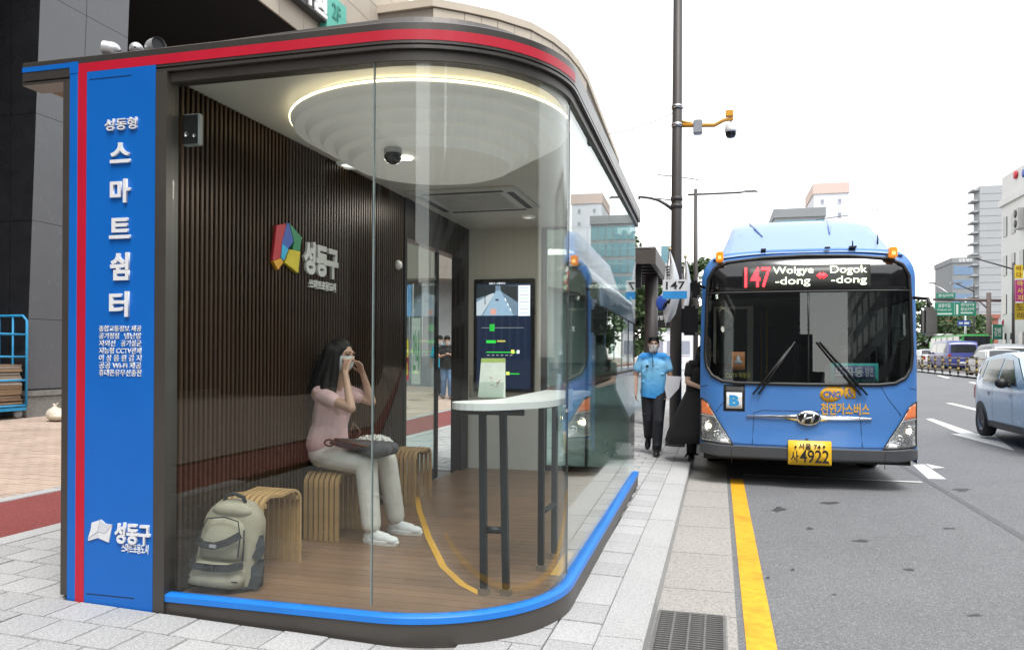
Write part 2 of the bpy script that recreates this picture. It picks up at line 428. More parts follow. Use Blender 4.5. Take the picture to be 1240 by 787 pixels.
# painted markings
def marking(name, label, pts, mat, dz=.004, px=True):
    P = [on_ground(a, b, road_z) for a, b in pts] if px else [Vector((a, b, road_z(a, b))) for a, b in pts]
    mb = MB(); mb.add([p + Vector((0, 0, dz)) for p in P], [list(range(len(P)))])
    o = mb.build(name, mat, None, fix=False); me = o.data
    if me.polygons[0].normal.z < 0: me.flip_normals()
    return props(o, label, 'road marking')
def strip_mark(name, label, x0, x1, ys, mat, dz=.004):
    o = sheet(name, [x0, x1], ys, road_z, mat, None, dz); return props(o, label, 'road marking')
strip_mark('yellow_line', 'solid yellow line painted along the gutter in front of the bus', .155, .315, [1, 4, 8, 10.45], YEL)
strip_mark('white_line', 'thin white line across the lane in the shadow under the bus', .33, 2.5, [10.78, 10.88], WPT)
marking('zigzag_marking', 'white diagonal stroke on the asphalt at the bumper corner of the bus', [(1104.8, 562.8), (1119, 562.3), (1145.9, 580.5), (1124, 580.2)], WPT, .006)
marking('zigzag_marking', 'small white triangle on the asphalt beside the diagonal stroke', [(1120, 561.2), (1144.8, 566.5), (1128, 567.4)], WPT, .005)
marking('lane_arrow', 'long white shaft of the arrow painted behind the small car', [(1121, 507.2), (1128.6, 506.7), (1182, 525), (1163, 525)], WPT, .004)
marking('lane_arrow', 'white triangular arrow head painted beneath the rear of the small car', [(1151, 525.2), (1202, 525.2), (1229, 546)], WPT, .005)
G_ = 'white lane dashes'
props(marking('lane_dash', 'nearest white lane dash, ending behind the small car', [(1144.8, 488), (1153, 488), (1215, 502.5), (1206, 503)], WPT), group=G_)
props(marking('lane_dash', 'middle white lane dash in front of the median railing', [(1172, 462.6), (1179, 462.6), (1199, 467.4), (1192, 468)], WPT), group=G_)
props(marking('lane_dash', 'farthest white lane dash close to the bus mirror', [(1134, 454.6), (1138, 454.4), (1152, 457.6), (1146, 457.9)], WPT), group=G_)
# cracks, a repaired strip and darker wheel tracks in the asphalt
CRK = M('crack_dark', (.035, .035, .036), .9, var=.3, scale=30); PCH = speckle('asphalt_patch', (.105, .108, .115), (.22, .22, .23), .85, 150)
def crack(x, y, ang, n, step=.11, w0=.0035):
    rnd = random.Random(int(x * 100 + y * 10)); pts = [V2(x, y)]
    for i in range(n):
        ang += rnd.uniform(-.55, .55); pts.append(pts[-1] + V2(math.cos(ang), math.sin(ang)) * step * rnd.uniform(.6, 1.3))
    vs = []; fs = []
    for i, p in enumerate(pts):
        d = (pts[min(i + 1, n)] - pts[max(0, i - 1)]).normalized(); a = V2(-d.y, d.x) * w0 * rnd.uniform(.3, 1.2) * (1 if 0 < i < n else .1)
        for q in (p + a, p - a): vs.append((q.x, q.y, road_z(q.x, q.y) + .003))
    for i in range(n): fs.append((2 * i, 2 * i + 1, 2 * i + 3, 2 * i + 2))
    MB().add(vs, fs).build('crack', CRK, road, fix=False)
V2 = lambda a, b: Vector((a, b))
for x, y, a, n in ((1.3, 7.4, .2, 7), (.42, 8.3, .1, 5), (3.4, 8.2, 2.2, 8)): crack(x, y, a, n)
props(sheet('asphalt_patch', [2.55, 2.62], [4, 8, 12, 14, 20, 40, 60], road_z, PCH, None, .0025, road))
STN = M('oil_stain', (.05, .05, .052), .7, var=.3, scale=30)
for (px, py, w_, h_) in ((943, 617, 15, 6), (1042, 655, 22, 3), (1003, 609, 22, 3), (1165, 593, 20, 4), (1180, 745, 18, 3), (980, 640, 9, 3), (1100, 690, 14, 3), (1010, 720, 8, 2), (960, 690, 6, 3), (1150, 640, 16, 2), (930, 700, 5, 3)):
    c = on_ground(px, py, road_z); pts = []; a0 = random.random() * 6
    for k in range(14):
        t = 2 * math.pi * k / 14; rr = .45 + .55 * random.random()
        pts.append(on_ground(px + w_ * .7 * rr * math.cos(t), py + h_ * .7 * rr * math.sin(t), road_z) + Vector((0, 0, .003)))
    o = MB().add(pts, [list(range(14))]).build('stain', STN, road, fix=False)
    if o.data.polygons[0].normal.z < 0: o.data.flip_normals()
# ------------------------------------------------------------------ the bus shelter
FY = 3.52
ARC_C = Vector((-1.65, 4.37)); ARC_R = .85
def front_pts(x0, x1=-1.65, n=2): return [(Vector((x0 + (x1 - x0) * i / (n - 1), FY)), Vector((0, -1))) for i in range(n)]
def arc_pts(a0=0, a1=90, n=25):
    r = []
    for i in range(n):
        t = R(-90 + a0 + (a1 - a0) * i / (n - 1)); d = Vector((math.cos(t), math.sin(t))); r.append((ARC_C + d * ARC_R, d))
    return r
SA, SB = Vector((-.80, 4.37)), Vector((-.86, 8.74)); SN = Vector((SB.y - SA.y, -(SB.x - SA.x))).normalized()
def side_pts(y0=4.37, y1=8.74, n=2):
    return [(SA.lerp(SB, (y0 + (y1 - y0) * i / (n - 1) - SA.y) / (SB.y - SA.y)), SN) for i in range(n)]
def sweep(path, prof, caps=True, sm=True, mb=None):
    """profile (inward offset, height) carried along the plan path; each face strip keeps its own vertices so corners stay crisp"""
    mb = mb or MB(); n = len(prof)
    pt = [[(p.x - nn.x * o, p.y - nn.y * o, z) for o, z in prof] for p, nn in path]
    for k in range(n):
        vs = []; k2 = (k + 1) % n
        for row in pt: vs += [row[k], row[k2]]
        mb.add(vs, [(2 * i, 2 * i + 1, 2 * i + 3, 2 * i + 2) for i in range(len(path) - 1)], 0, sm)
    if caps: mb.add(pt[0], [list(range(n))]); mb.add(pt[-1], [list(reversed(range(n)))])
    return mb
def dedup(path):
    out = []
    for p in path:
        if not out or (p[0] - out[-1][0]).length > 1e-4: out.append(p)
    return out
ALL = dedup(front_pts(-2.90) + arc_pts() + side_pts())
sh = thing('bus_shelter', 'blue and bronze glass bus shelter with a rounded corner and red roof stripe', 'bus shelter', (-2.1, 6, walk_z(-2.1)))
GLS = glassmat('shelter_glass', (.955, .98, .97), .034)
CEIL = M('ceiling_panel', (.66, .65, .60), .5, var=.04, scale=3)
FLZ = .05
# base, rail, glass
sweep(ALL, [(0, -.16), (0, .034), (.10, .034), (.10, -.16)]).build('base', DARK, sh)
sweep(dedup(front_pts(-2.87) + arc_pts() + side_pts()), [(-.008, .038), (-.008, .068), (-.004, .074), (.014, .078), (.048, .078), (.048, .038)]).build('rail', M('rail_blue', (.01, .19, .66), .42, var=.06, coat=.1, dirt=.12), sh)
gp = [(.03, .0785), (.03, 2.80), (.04, 2.80), (.04, .0785)]
sweep(front_pts(-2.83, -1.664), gp).build('glass_pane', GLS, sh)
sweep(dedup(front_pts(-1.658, -1.65) + arc_pts(n=49)), gp, sm=True).build('glass_pane', GLS, sh)
sweep(side_pts(4.376, 8.62), gp).build('glass_pane', GLS, sh)
SIL = M('glass_edge', (.22, .27, .27), .25, var=.05)
sweep(front_pts(-1.664, -1.658), [(.028, .109), (.028, 2.80), (.042, 2.80), (.042, .109)]).build('glass_joint', SIL, sh)
sweep(side_pts(4.370, 4.376), [(.028, .109), (.028, 2.80), (.042, 2.80), (.042, .109)]).build('glass_joint', M('dark_seal', (.05, .06, .06), .4), sh)
sweep(ALL, [(.012, 2.801), (.012, 2.848), (.09, 2.848), (.09, 2.801)]).build('head_frame', DARK, sh)
FAS = M('fascia_metal', (.10, .092, .086), .26, metal=.55, var=.05, scale=2)
fpath = dedup(front_pts(-3.79) + arc_pts() + side_pts(4.37, 8.74))
sweep(fpath, [(-.012, 2.851), (-.012, 2.866), (-.002, 2.868), (-.002, 2.874), (-.012, 2.876), (-.012, 2.976), (0, 2.984), (.12, 2.984), (.12, 2.851)]).build('fascia', FAS, sh)
sweep(dedup(front_pts(-3.405) + arc_pts(0, 86)), [(-.0145, 2.891), (-.0145, 2.941), (-.01, 2.941), (-.01, 2.891)]).build('red_stripe', REDP, sh)
sweep(front_pts(-3.79, -3.458), [(-.0148, 2.925), (-.0148, 2.952), (-.01, 2.952), (-.01, 2.925)]).build('blue_stripe', BLUEP, sh)
# roof slab, set-back curved upper rim, soffit of the overhang
inner = [(p - n * .115) for p, n in dedup(front_pts(-3.79) + arc_pts() + side_pts())]
poly = [(p.x, p.y) for p in inner] + [(-3.79, 8.74)]
MB().prism(poly, 2.90, 2.978, axis='Z').build('roof', M('roof_sheet', (.2, .2, .2), .5, var=.1, scale=2, dirt=.3), sh)
up = dedup(front_pts(-3.3, -1.65, 14) + arc_pts(0, 78, 25)); mb = MB(); vs = []; fs = []
for i, (p, n) in enumerate(up):
    t = i / (len(up) - 1); h = .058 * max(0, math.sin(math.pi * min(1, max(0, t)))) ** .55
    for off, z in ((.05, 2.982), (.085, 2.986 + h), (.35, 2.987 + h), (.35, 2.98)): q = p - n * off; vs.append((q.x, q.y, z))
for i in range(len(up) - 1):
    for k in range(4): fs.append((i * 4 + k, i * 4 + (k + 1) % 4, i * 4 + 4 + (k + 1) % 4, i * 4 + 4 + k))
mb.add(vs, fs).build('upper_roof_rim', FAS, sh)
box((-3.788, 3.64, 2.875), (-3.49, 8.7, 2.899)).build('soffit', M('soffit_wood', (.24, .17, .115), .6, var=.1), sh)
# cabinet wall with the blue sign panel
cab = box((-3.508, 3.535, -.05), (-2.895, 6.72, 2.874)).build('cabinet', DARK, sh)
MB().box((-3.509, 3.508, .02), (-3.462, 3.534, 2.85)).build('pillar_edge', DARK, sh)
pan = MB().box((-3.461, 3.504, -.03), (-2.905, 3.534, 2.889)).build('sign_panel', BLUEP, sh)
box((-3.404, 3.5015, -.03), (-3.347, 3.5035, 2.8905)).build('red_band', REDP, pan)
box((-3.461, 3.5018, 2.8895), (-3.4055, 3.507, 2.952)).build('blue_corner', BLUEP, pan)
box((-3.33, 3.5025, 2.845), (-3.06, 3.5035, 2.848)).build('seam', BLACK, pan)
box((-3.33, 3.5025, .04), (-3.02, 3.5035, .044)).build('seam', BLACK, pan)
box((-2.904, 3.505, -.05), (-2.835, 3.60, 2.85)).build('door_jamb', DARK, sh)
LET = M('raised_white_letter', (.75, .76, .78), .35, var=.02)
def letter(txt, x0, y0, x1, y1, bold=.03, depth=.012, yy=3.5035):
    a = at(x0, y1, 3.51); b = at(x1, y0, 3.51)
    return text_front('lettering', txt, a.x, b.x, a.z, b.z, yy, LET, pan, bold, depth)
letter('성동형', 129.5, 142.5, 168, 160, .008)
for ch, (x0, y0, x1, y1) in zip('스마트쉼터', ((136, 173, 160, 199), (136, 217, 160, 247), (135, 264, 160, 290), (136, 306, 158.5, 340), (135, 353, 158, 384))):
    letter(ch, x0, y0, x1, y1, .03)
letter('공기청정', 121.5, 402.9, 145.5, 410.4, .006, .004); letter('냉난방', 152, 402.9, 172.5, 410.4, .006, .004); letter('자외선', 121.5, 411.8, 141, 419.3, .006, .004); letter('공기살균', 148, 411.8, 172.5, 419.3, .006, .004)
for i, t in enumerate(('종합교통정보 제공', '', '', '지능형 CCTV관제', '이 상 음 원 감 지', '공공 Wi-Fi 제공', '휴대폰유무선충전')):
    if t: letter(t, 121.5, 394 + i * 8.9, 172.5, 401.5 + i * 8.9, .006, .004)
letter('성동구', 141.5, 634, 184, 656.5, .03)
letter('스마트포용도시', 148.5, 659, 181, 668, .015, .004)
# white faceted district emblem
def em_poly(pts, dy, mat, par, nm, th=.006):
    P = [at(a, b, 3.51) for a, b in pts]
    return MB().prism([(p.x, p.z) for p in P], 3.5035 - th - dy, 3.5035 - dy).build(nm, mat, par)
E1 = M('emblem_white', (.72, .73, .75), .4, var=.02); E2 = M('emblem_shade', (.62, .64, .68), .4, var=.02)  # alternate facets in a light grey
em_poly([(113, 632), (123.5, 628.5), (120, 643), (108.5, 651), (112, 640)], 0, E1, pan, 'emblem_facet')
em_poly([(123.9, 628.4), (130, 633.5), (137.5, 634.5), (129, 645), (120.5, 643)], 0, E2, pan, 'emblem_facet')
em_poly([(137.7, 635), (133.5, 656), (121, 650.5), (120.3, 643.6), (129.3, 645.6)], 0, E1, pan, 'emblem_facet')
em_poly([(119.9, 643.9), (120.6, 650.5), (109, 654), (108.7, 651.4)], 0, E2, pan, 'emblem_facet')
# slatted inner wall
SW = -2.868
box((-2.893, 3.60, FLZ), (SW - .003, 6.745, 2.83)).build('wall_backing', M('slat_backing', (.02, .014, .011), .6), sh)
SLAT = M('bronze_slat', (.056, .031, .017), .34, metal=.4, var=.1, scale=4, rnd=.12)
sm_ = MB().box((-.0, -.0125, 0), (.034, .0125, 2.775), 0, .003).mesh('slat')
k = 0; yy = 3.635
while yy < 6.73:
    link('slat', sm_, SLAT, sh, loc=Vector((SW, yy, FLZ + .002)) - ORG['bus_shelter']); yy += .0425
SX = SW + .034
# floor boards, yellow guide line, ceiling
DECK = M('deck_board', (.19, .11, .066), .32, var=.14, scale=5, rnd=.13, bump=.1, bscale=40)
def floor_x(y):
    if y < 4.37: return ARC_C.x + math.sqrt(max(0, (ARC_R - .10) ** 2 - (4.37 - y) ** 2)) if y > 3.62 else -1.7
    return SA.lerp(SB, (y - SA.y) / (SB.y - SA.y)).x - .10
box((-2.86, 3.6, -.05), (-1.7, 8.72, FLZ - .03)).build('floor_bed', BLACK, sh)
y = 3.625
while y < 8.66:
    x0 = -2.834 if y < 6.75 else -2.87; n_ = 4 if y < 4.37 else 1
    edge = [(floor_x(y + .0955 * i / n_), y + .0955 * i / n_) for i in range(n_ + 1)]
    MB().prism([(x0, y)] + edge + [(x0, y + .0955)], FLZ - .03, FLZ, axis='Z').build('floor_board', DECK, sh); y += .0995
YT = M('yellow_tape', (.62, .33, .03), .6, var=.1)
def tape(pts, w=.045):
    P = []
    for i in range(len(pts) - 1):
        for j in range(6): P.append(Vector(pts[i]).lerp(Vector(pts[i + 1]), j / 6))
    P.append(Vector(pts[-1])); vs = []; fs = []
    for i, p in enumerate(P):
        d = (P[min(i + 1, len(P) - 1)] - P[max(0, i - 1)]).normalized(); a = Vector((-d.y, d.x, 0)) * w / 2; vs += [p + a, p - a]
    for i in range(len(P) - 1): fs.append((2 * i, 2 * i + 1, 2 * i + 3, 2 * i + 2))
    o = MB().add(vs, fs).build('guide_line', YT, sh, fix=False)
    if o.data.polygons[0].normal.z < 0: o.data.flip_normals()
tape([atZ(a, b, FLZ + .002) for a, b in ((503, 590), (508, 618), (519, 650), (537, 686), (560, 707), (583, 719))])
tape([atZ(a, b, FLZ + .002) for a, b in ((672, 696), (690, 668))], .06)
MB().prism([(p.x, p.y) for p in [q - n * .09 for q, n in dedup(front_pts(-2.87) + arc_pts() + side_pts(4.37, 8.7))]] + [(-2.87, 8.7)], 2.83, 2.86, axis='Z').build('ceiling', CEIL, sh)
# sliding door in the back wall, header, jambs, end wall
FRM = M('door_frame', (.035, .03, .027), .4, metal=.5)
box((-2.96, 6.746, 2.46), (-2.832, 8.66, 2.829)).build('door_header', FRM, sh)
box((-2.96, 6.746, -.02), (-2.832, 6.80, 2.459)).build('door_jamb', FRM, sh)
box((-2.96, 8.42, -.02), (-2.832, 8.66, 2.459)).build('door_jamb', FRM, sh)
dl = box((-2.905, 6.82, .07), (-2.895, 7.74, 2.44)).build('sliding_door', glassmat('door_glass', (.9, .965, .95), .04), sh)
MB().box((-2.915, 7.741, .06), (-2.885, 7.80, 2.45)).box((-2.915, 6.803, .06), (-2.885, 6.819, 2.45)).box((-2.915, 6.82, .052), (-2.885, 7.74, .069)).box((-2.915, 6.82, .0695), (-2.906, 7.74, .16)).build('door_rail', FRM, dl)
ENDY = 8.66
box((-2.87, ENDY, -.05), (-1.965, 8.74, 2.829)).build('end_wall', M('end_wall_panel', (.62, .60, .53), .45, var=.04, scale=2), sh)
box((-2.80, ENDY - .03, FLZ + .001), (-1.99, ENDY - .002, .78)).build('wall_cupboard', M('cupboard_white', (.6, .62, .6), .4, var=.03), sh)
box((-1.964, ENDY + .02, -.05), (-1.90, 8.73, 2.829)).build('end_post', FRM, sh)
box((-1.899, ENDY + .04, .11), (-.96, ENDY + .05, 2.80)).build('glass_pane', glassmat('end_glass', (.66, .78, .74), .05), sh)
MB().box((-1.899, ENDY + .02, -.05), (-.96, 8.73, .109)).box((-1.899, ENDY + .02, 2.801), (-.96, 8.73, 2.829)).box((-1.45, ENDY + .02, .11), (-1.42, ENDY + .07, 2.80)).build('end_frame', FRM, sh)
# wall lettering and coloured emblem on the slats
def slat_pt(px, py): p = atX(px, py, SX); return (p.y, p.z)
GREYL = M('wall_letter', (.55, .56, .55), .4, var=.03)
def wall_text(txt, x0, x1, ytop, ybot, bold):
    a = atX(x0, ybot, SX); b = atX(x1, ytop, SX); z1 = atX(x0, ytop, SX).z
    text_on('lettering', txt, lambda u, v, d: Vector((SX + .002 + d, a.y + u, a.z + v)), b.y - a.y, z1 - a.z, GREYL, sh, bold, .02)
wall_text('성동구', 365, 407, 290, 331, .05)
wall_text('스마트포용도시', 372, 404, 337.5, 349, .04)
ems = [((.45, .03, .04), [(332, 273), (343.5, 271), (336, 312), (327, 316)]), ((.04, .10, .42), [(344, 271), (346.5, 270.5), (352, 293), (346, 301), (338, 294)]),
       ((.02, .22, .09), [(347, 270.6), (362, 288), (359.5, 304), (351, 302.5), (352.6, 293)]), ((.03, .35, .6), [(338, 295), (345.5, 301.5), (340, 316), (336.5, 312)]),
       ((.62, .30, .02), [(327, 316.6), (336, 312.7), (339, 318), (332.5, 327)]), ((.55, .45, .02), [(341, 317), (346.3, 302.3), (350.8, 303), (359.3, 304.7), (357, 331), (340.5, 318)])]
for i, (c_, pts) in enumerate(ems):
    pp = [slat_pt(*q) for q in pts]
    MB().prism(pp, SX + .002, SX + .02 + i * .0015, axis='X').build('emblem_facet', M('emblem_%d' % i, c_, .4, var=.12, scale=14), sh)

# ---- things fixed inside the shelter, each of its own
lamp = thing('ceiling_lamp', 'large round stepped ceiling lamp with glowing rings inside the shelter', 'ceiling lamp', (-1.75, 4.6, 2.83))
LW = M('lamp_white', (.84, .83, .79), .5, var=.02, emit=.05)  # faint emission stands in for light falling on the tiers
LED = M('led_strip', (1, .86, .60), .5, var=0, emit=1.8)
prof = [(.76, 2.829), (.76, 2.80), (.86, 2.80), (.865, 2.775)]
r, z = .865, 2.775
for i in range(5):
    prof += [(r - .022, z - .044), (r - .03, z - .048), (r - .086, z - .048)]; r -= .086; z -= .048
prof += [(r, z), (.02, z), (0, z)]
MB().lathe(prof, (-1.75, 4.6, 0), 128, sm=False).build('shade', LW, lamp)
MB().lathe([(.775, 2.816), (.775, 2.808), (.79, 2.808), (.79, 2.816), (.775, 2.816)], (-1.75, 4.6, 0), 72).build('light_ring', LED, lamp)
MB().lathe([(.8665, 2.787), (.8665, 2.778), (.872, 2.778), (.872, 2.787), (.8665, 2.787)], (-1.75, 4.6, 0), 72).build('light_ring', LED, lamp)
for nm_, lo_, e_, r_ in (('added_light', (-1.75, 4.6, 2.515), 8, .40), ('added_light', (-2.2, 7.0, 2.78), 6, .3)):  # ceiling lamp's light, plus a fill added under the air conditioner, no lamp there
    al = bpy.data.lights.new(nm_, 'AREA'); al.shape = 'DISK'; al.size = r_ * 2; al.energy = e_; al.color = (1, .95, .86); ao = bpy.data.objects.new(nm_, al); C.objects.link(ao); ao.location = lo_
def downlight(px, py, lab, r=.12):
    p = atZ(px, py, 2.83); t = thing('downlight', lab, 'downlight', p, 'round ceiling downlights in the shelter')
    MB().lathe([(r, 2.829), (r, 2.815), (r * .8, 2.808), (r * .62, 2.815), (r * .62, 2.829)], (p.x, p.y, 0), 32).build('ring', LW, t)
    MB().lathe([(r * .6, 2.828), (r * .6, 2.822), (0, 2.822)], (p.x, p.y, 0), 32).build('diffuser', M('diffuser', (.8, .79, .74), .5, emit=.7), t)
downlight(425, 199, 'round ceiling downlight beside the slatted wall'); downlight(640, 262, 'small ceiling downlight nearest the far glass', .07)
p = atZ(492, 193, 2.525)
t = thing('ceiling_spot', 'small lit ceiling spot next to the dome camera', 'spotlight', p); MB().lathe([(.035, 2.534), (.035, 2.525), (0, 2.522)], (p.x, p.y, 0), 20).build('lens', M('spot_lens', (1, .95, .85), .4, emit=5), t)
p = atZ(476, 180, 2.535)
t = thing('dome_camera', 'black dome security camera under the round lamp in the shelter', 'camera', p)
q = Vector((p.x, p.y, 0))
MB().lathe([(0, 2.534), (.05, 2.534), (.052, 2.51), (.045, 2.505), (0, 2.505)], q, 24).build('mount', M('cam_grey', (.4, .4, .4), .5), t)
MB().lathe([(.045, 2.5045), (.052, 2.495), (.05, 2.475), (.036, 2.455), (.016, 2.446), (0, 2.445)], q, 24).build('dome', M('dome_black', (.008, .008, .009), .1), t)
a = atZ(480, 240, 2.83); b = atZ(655, 250, 2.83)
ac = thing('ceiling_air_conditioner', 'square white cassette air conditioner set in the shelter ceiling', 'air conditioner', (-2.2, 7.0, 2.83))
AX0, AX1, AY0, AY1 = -2.72, -1.72, 6.5, 7.5
box((AX0, AY0, 2.80), (AX1, AY1, 2.829), .006).build('panel', M('ac_white', (.6, .6, .57), .4, var=.03), ac)
VD = M('vent_dark', (.03, .03, .03), .5)
for (x0, y0, x1, y1) in ((AX0 + .12, AY0 + .04, AX1 - .12, AY0 + .1), (AX0 + .12, AY1 - .1, AX1 - .12, AY1 - .04), (AX0 + .04, AY0 + .12, AX0 + .1, AY1 - .12), (AX1 - .1, AY0 + .12, AX1 - .04, AY1 - .12)):
    box((x0, y0, 2.797), (x1, y1, 2.8005)).build('vent', VD, ac)
for i in range(14):
    yy = AY0 + .16 + i * .05; box((AX0 + .17, yy, 2.795), (AX1 - .17, yy + .02, 2.7995)).build('slat', M('ac_slat', (.5, .5, .48), .5), ac)
# screen on the end wall
a = at(573, 474, 8.6); b = at(647, 337, 8.6)
sc = thing('information_screen', 'tall black information screen on the end wall showing a traffic camera picture', 'screen', ((a.x + b.x) / 2, 8.6, a.z))
box((a.x, 8.6, a.z), (b.x, 8.657, b.z), .006).build('housing', M('screen_black', (.008, .008, .009), .25), sc)
def spx(x0, y0, x1, y1, col, e, nm='screen_patch', dy=.002):
    p = at(x0, y1, 8.6); q = at(x1, y0, 8.6)
    return box((p.x, 8.6 - dy, p.z), (q.x, 8.6 - dy + .0012, q.z)).build(nm, M('scr_%s_%s' % (col, e), col, .3, var=.18, scale=25, emit=e), sc)
spx(577, 360 - 17, 643, 470, (.012, .02, .045), .5, 'screen_map', .0014)
spx(577, 345.5, 627.5, 382.5, (.14, .2, .27), .55, 'screen_picture', .0029)
spx(627.7, 345.5, 642, 382.5, (.55, .62, .72), .9, 'bus_list', .0029)
for i in range(8): spx(629.5, 348 + i * 4.3, 640.5, 349 + i * 4.3, (.3, .36, .45), .5, 'list_row', .0042)
def spoly(pts, col, e, nm, dy):
    P = [at(x, y, 8.6) for x, y in pts]
    MB().prism([(p.x, p.z) for p in P], 8.6 - dy, 8.6 - dy + .001).build(nm, M('scr_%s_%s' % (col, e), col, .3, var=.1, scale=25, emit=e), sc)
spoly([(601, 352), (606, 352), (622, 382), (585, 382)], (.17, .25, .33), .9, 'screen_road', .0043)
spoly([(577.2, 346), (600, 346), (600, 354), (577.2, 362)], (.02, .028, .035), .4, 'screen_buildings', .0042)
spoly([(606, 346), (627, 346), (627, 366), (607, 353)], (.03, .035, .04), .4, 'screen_buildings', .0041)
spoly([(577.2, 366), (596, 355), (599, 356), (583, 382), (577.2, 382)], (.32, .36, .4), .8, 'screen_pavement', .0041)
spx(594, 374, 601, 381, (.5, .25, .22), .7, 'screen_car', .0055); spx(600, 362, 604, 364.5, (.05, .07, .12), .5, 'screen_car', .0055); spx(587, 351, 588, 369, (.01, .01, .012), .2, 'screen_pole', .0055)
for x, y in ((611, 361), (614, 367), (617, 373)): spoly([(x, y), (x + .9, y), (x + 2.4, y + 3.5), (x + 1.3, y + 3.5)], (.6, .66, .7), .9, 'screen_dash', .0056)
GRN = (.02, .35, .04)
spx(583, 396.5, 634, 397.2, (.25, .28, .3), .6, 'map_line'); spx(593, 392.5, 599, 401, GRN, .7, 'map_badge', .0036)
spx(589, 412, 600.5, 415.5, GRN, 1.0, 'map_badge'); spx(602, 412, 612, 414, (.5, .45, .1), .5, 'map_badge')
spx(589, 426, 628, 427, GRN, 1.0, 'map_line'); spx(610, 452, 629, 453, GRN, 1.0, 'map_line'); spx(619, 423.5, 623, 428, (.5, .55, .1), .8, 'map_stop', .004); spx(626, 424, 629, 428, (.8, .85, .85), .8, 'map_stop', .004); spx(613, 450, 617, 454, (.5, .55, .1), .8, 'map_stop', .004)
for i in range(6): spx(590 + i * 5.5, 429.5, 593 + i * 5.5, 430.6, (.3, .33, .35), .5, 'map_caption')
text_front('screen_title', '성동구 교통정보', at(592, 343, 8.6).x, at(612, 343, 8.6).x, at(592, 344.6, 8.6).z, at(592, 342.3, 8.6).z, 8.598, M('scr_text', (.8, .85, .9), .4, emit=.6), sc, .01, .001)
# wall device and sensor
a = at(221, 177, 3.63); b = at(241.5, 137, 3.63)
dv = thing('wall_phone', 'dark intercom panel with a pale frame high on the slatted wall', 'intercom', ((a.x + b.x) / 2, 3.63, a.z))
box((a.x, 3.63, a.z), (b.x, 3.665, b.z), .006).build('frame', M('pale_frame', (.4, .41, .4), .4), dv)
box((a.x + .008, 3.625, a.z + .008), (b.x - .008, 3.6295, b.z - .008)).build('face', BLACK, dv)
MB().lathe([(.0, .036), (.012, .036), (.014, .032)], (a.x * .7 + b.x * .3, 3.588, a.z + .06), 16, axis='Y').build('lens', STEEL, dv)
MB().lathe([(.0, .036), (.009, .036), (.010, .032)], (a.x * .25 + b.x * .75, 3.588, a.z + .05), 16, axis='Y').build('button', STEEL, dv)
p = atX(480.5, 321, SX)
sd = MB().lathe([(0, .05), (.03, .042), (.045, .02), (.045, .001), (0, .001)], (SX, p.y, p.z), 24, axis='X').build('round_sensor', WHITE)
props(sd, 'small round white sensor at the far edge of the slatted wall', 'sensor')
# counter with paired legs
ct_ = thing('counter', 'white curved standing counter on black legs behind the rounded glass', 'counter', (-1.2, 4.2, FLZ))
def inset(path, off): return [p - n * off for p, n in path]
cp = dedup(arc_pts(46, 90, 20) + side_pts(4.37, 5.55, 4))
outer = inset(cp, .075); innr = inset(cp, .40)
mid = inset(cp, .2375)
e0 = mid[0]; d0 = (outer[0] - innr[0]).normalized(); back = Vector((-(cp[1][0] - cp[0][0]).normalized()))
endcap = [e0 + (innr[0] - outer[0]).normalized() * .1625 * math.cos(t) + back * .1625 * math.sin(t) for t in [math.pi * i / 12 for i in range(1, 12)]]
poly = [(p.x, p.y) for p in outer] + [(p.x, p.y) for p in reversed(innr)] + [(p.x, p.y) for p in endcap]
MB().prism(poly, 1.072, 1.107, axis='Z').build('counter_top', M('counter_white', (.72, .73, .72), .3, var=.02), ct_)
LEGM = M('leg_black', (.010, .011, .012), .45, var=.1)
def frame_pair(x0, y0, x1, y1, xt0, yt0, xt1, yt1):
    for (x, y, xt, yt) in ((x0, y0, xt0, yt0), (x1, y1, xt1, yt1)):
        mb = MB(); a = Vector((x, y, FLZ)); b = Vector((xt, yt, 1.05)); w_ = .018
        vs = [p + Vector((sx * w_, sy * w_, 0)) for p in (a, b) for sx, sy in ((-1, -1), (1, -1), (1, 1), (-1, 1))]
        mb.add(vs, [(0, 3, 2, 1), (4, 5, 6, 7), (0, 1, 5, 4), (1, 2, 6, 5), (2, 3, 7, 6), (3, 0, 4, 7)]).build('leg', LEGM, ct_)
        box((x - .027, y - .027, FLZ), (x + .027, y + .027, FLZ + .035)).build('foot', STEEL, ct_)
    m0 = Vector((x0, y0, 0)).lerp(Vector((xt0, yt0, 0)), .35); m1 = Vector((x1, y1, 0)).lerp(Vector((xt1, yt1, 0)), .35)
    MB().tube([(m0.x, m0.y, .40), (m1.x, m1.y, .40)], .02, 4).build('crossbar', LEGM, ct_)
    MB().tube([(xt0 - .15 * (1 if xt1 > xt0 else -1) * (abs(xt1 - xt0) > .05), yt0, 1.045), (xt1 + .12 * (abs(xt1 - xt0) > .05), yt1, 1.045)], .018, 4).build('top_bar', LEGM, ct_)
A = [atZ(q, v, FLZ) for q, v in ((586, 719), (613, 720))]
T_ = [atZ(q, v, 1.02) for q, v in ((580, 497), (603, 497))]
frame_pair(A[0].x, A[0].y, A[1].x, A[1].y, A[0].x - .02, A[0].y + .02, A[1].x - .03, A[1].y + .02)
A3 = atZ(655, 690, FLZ); frame_pair(A3.x, A3.y, A3.x + .02, A3.y + .3, A3.x, A3.y, A3.x + .02, A3.y + .3)
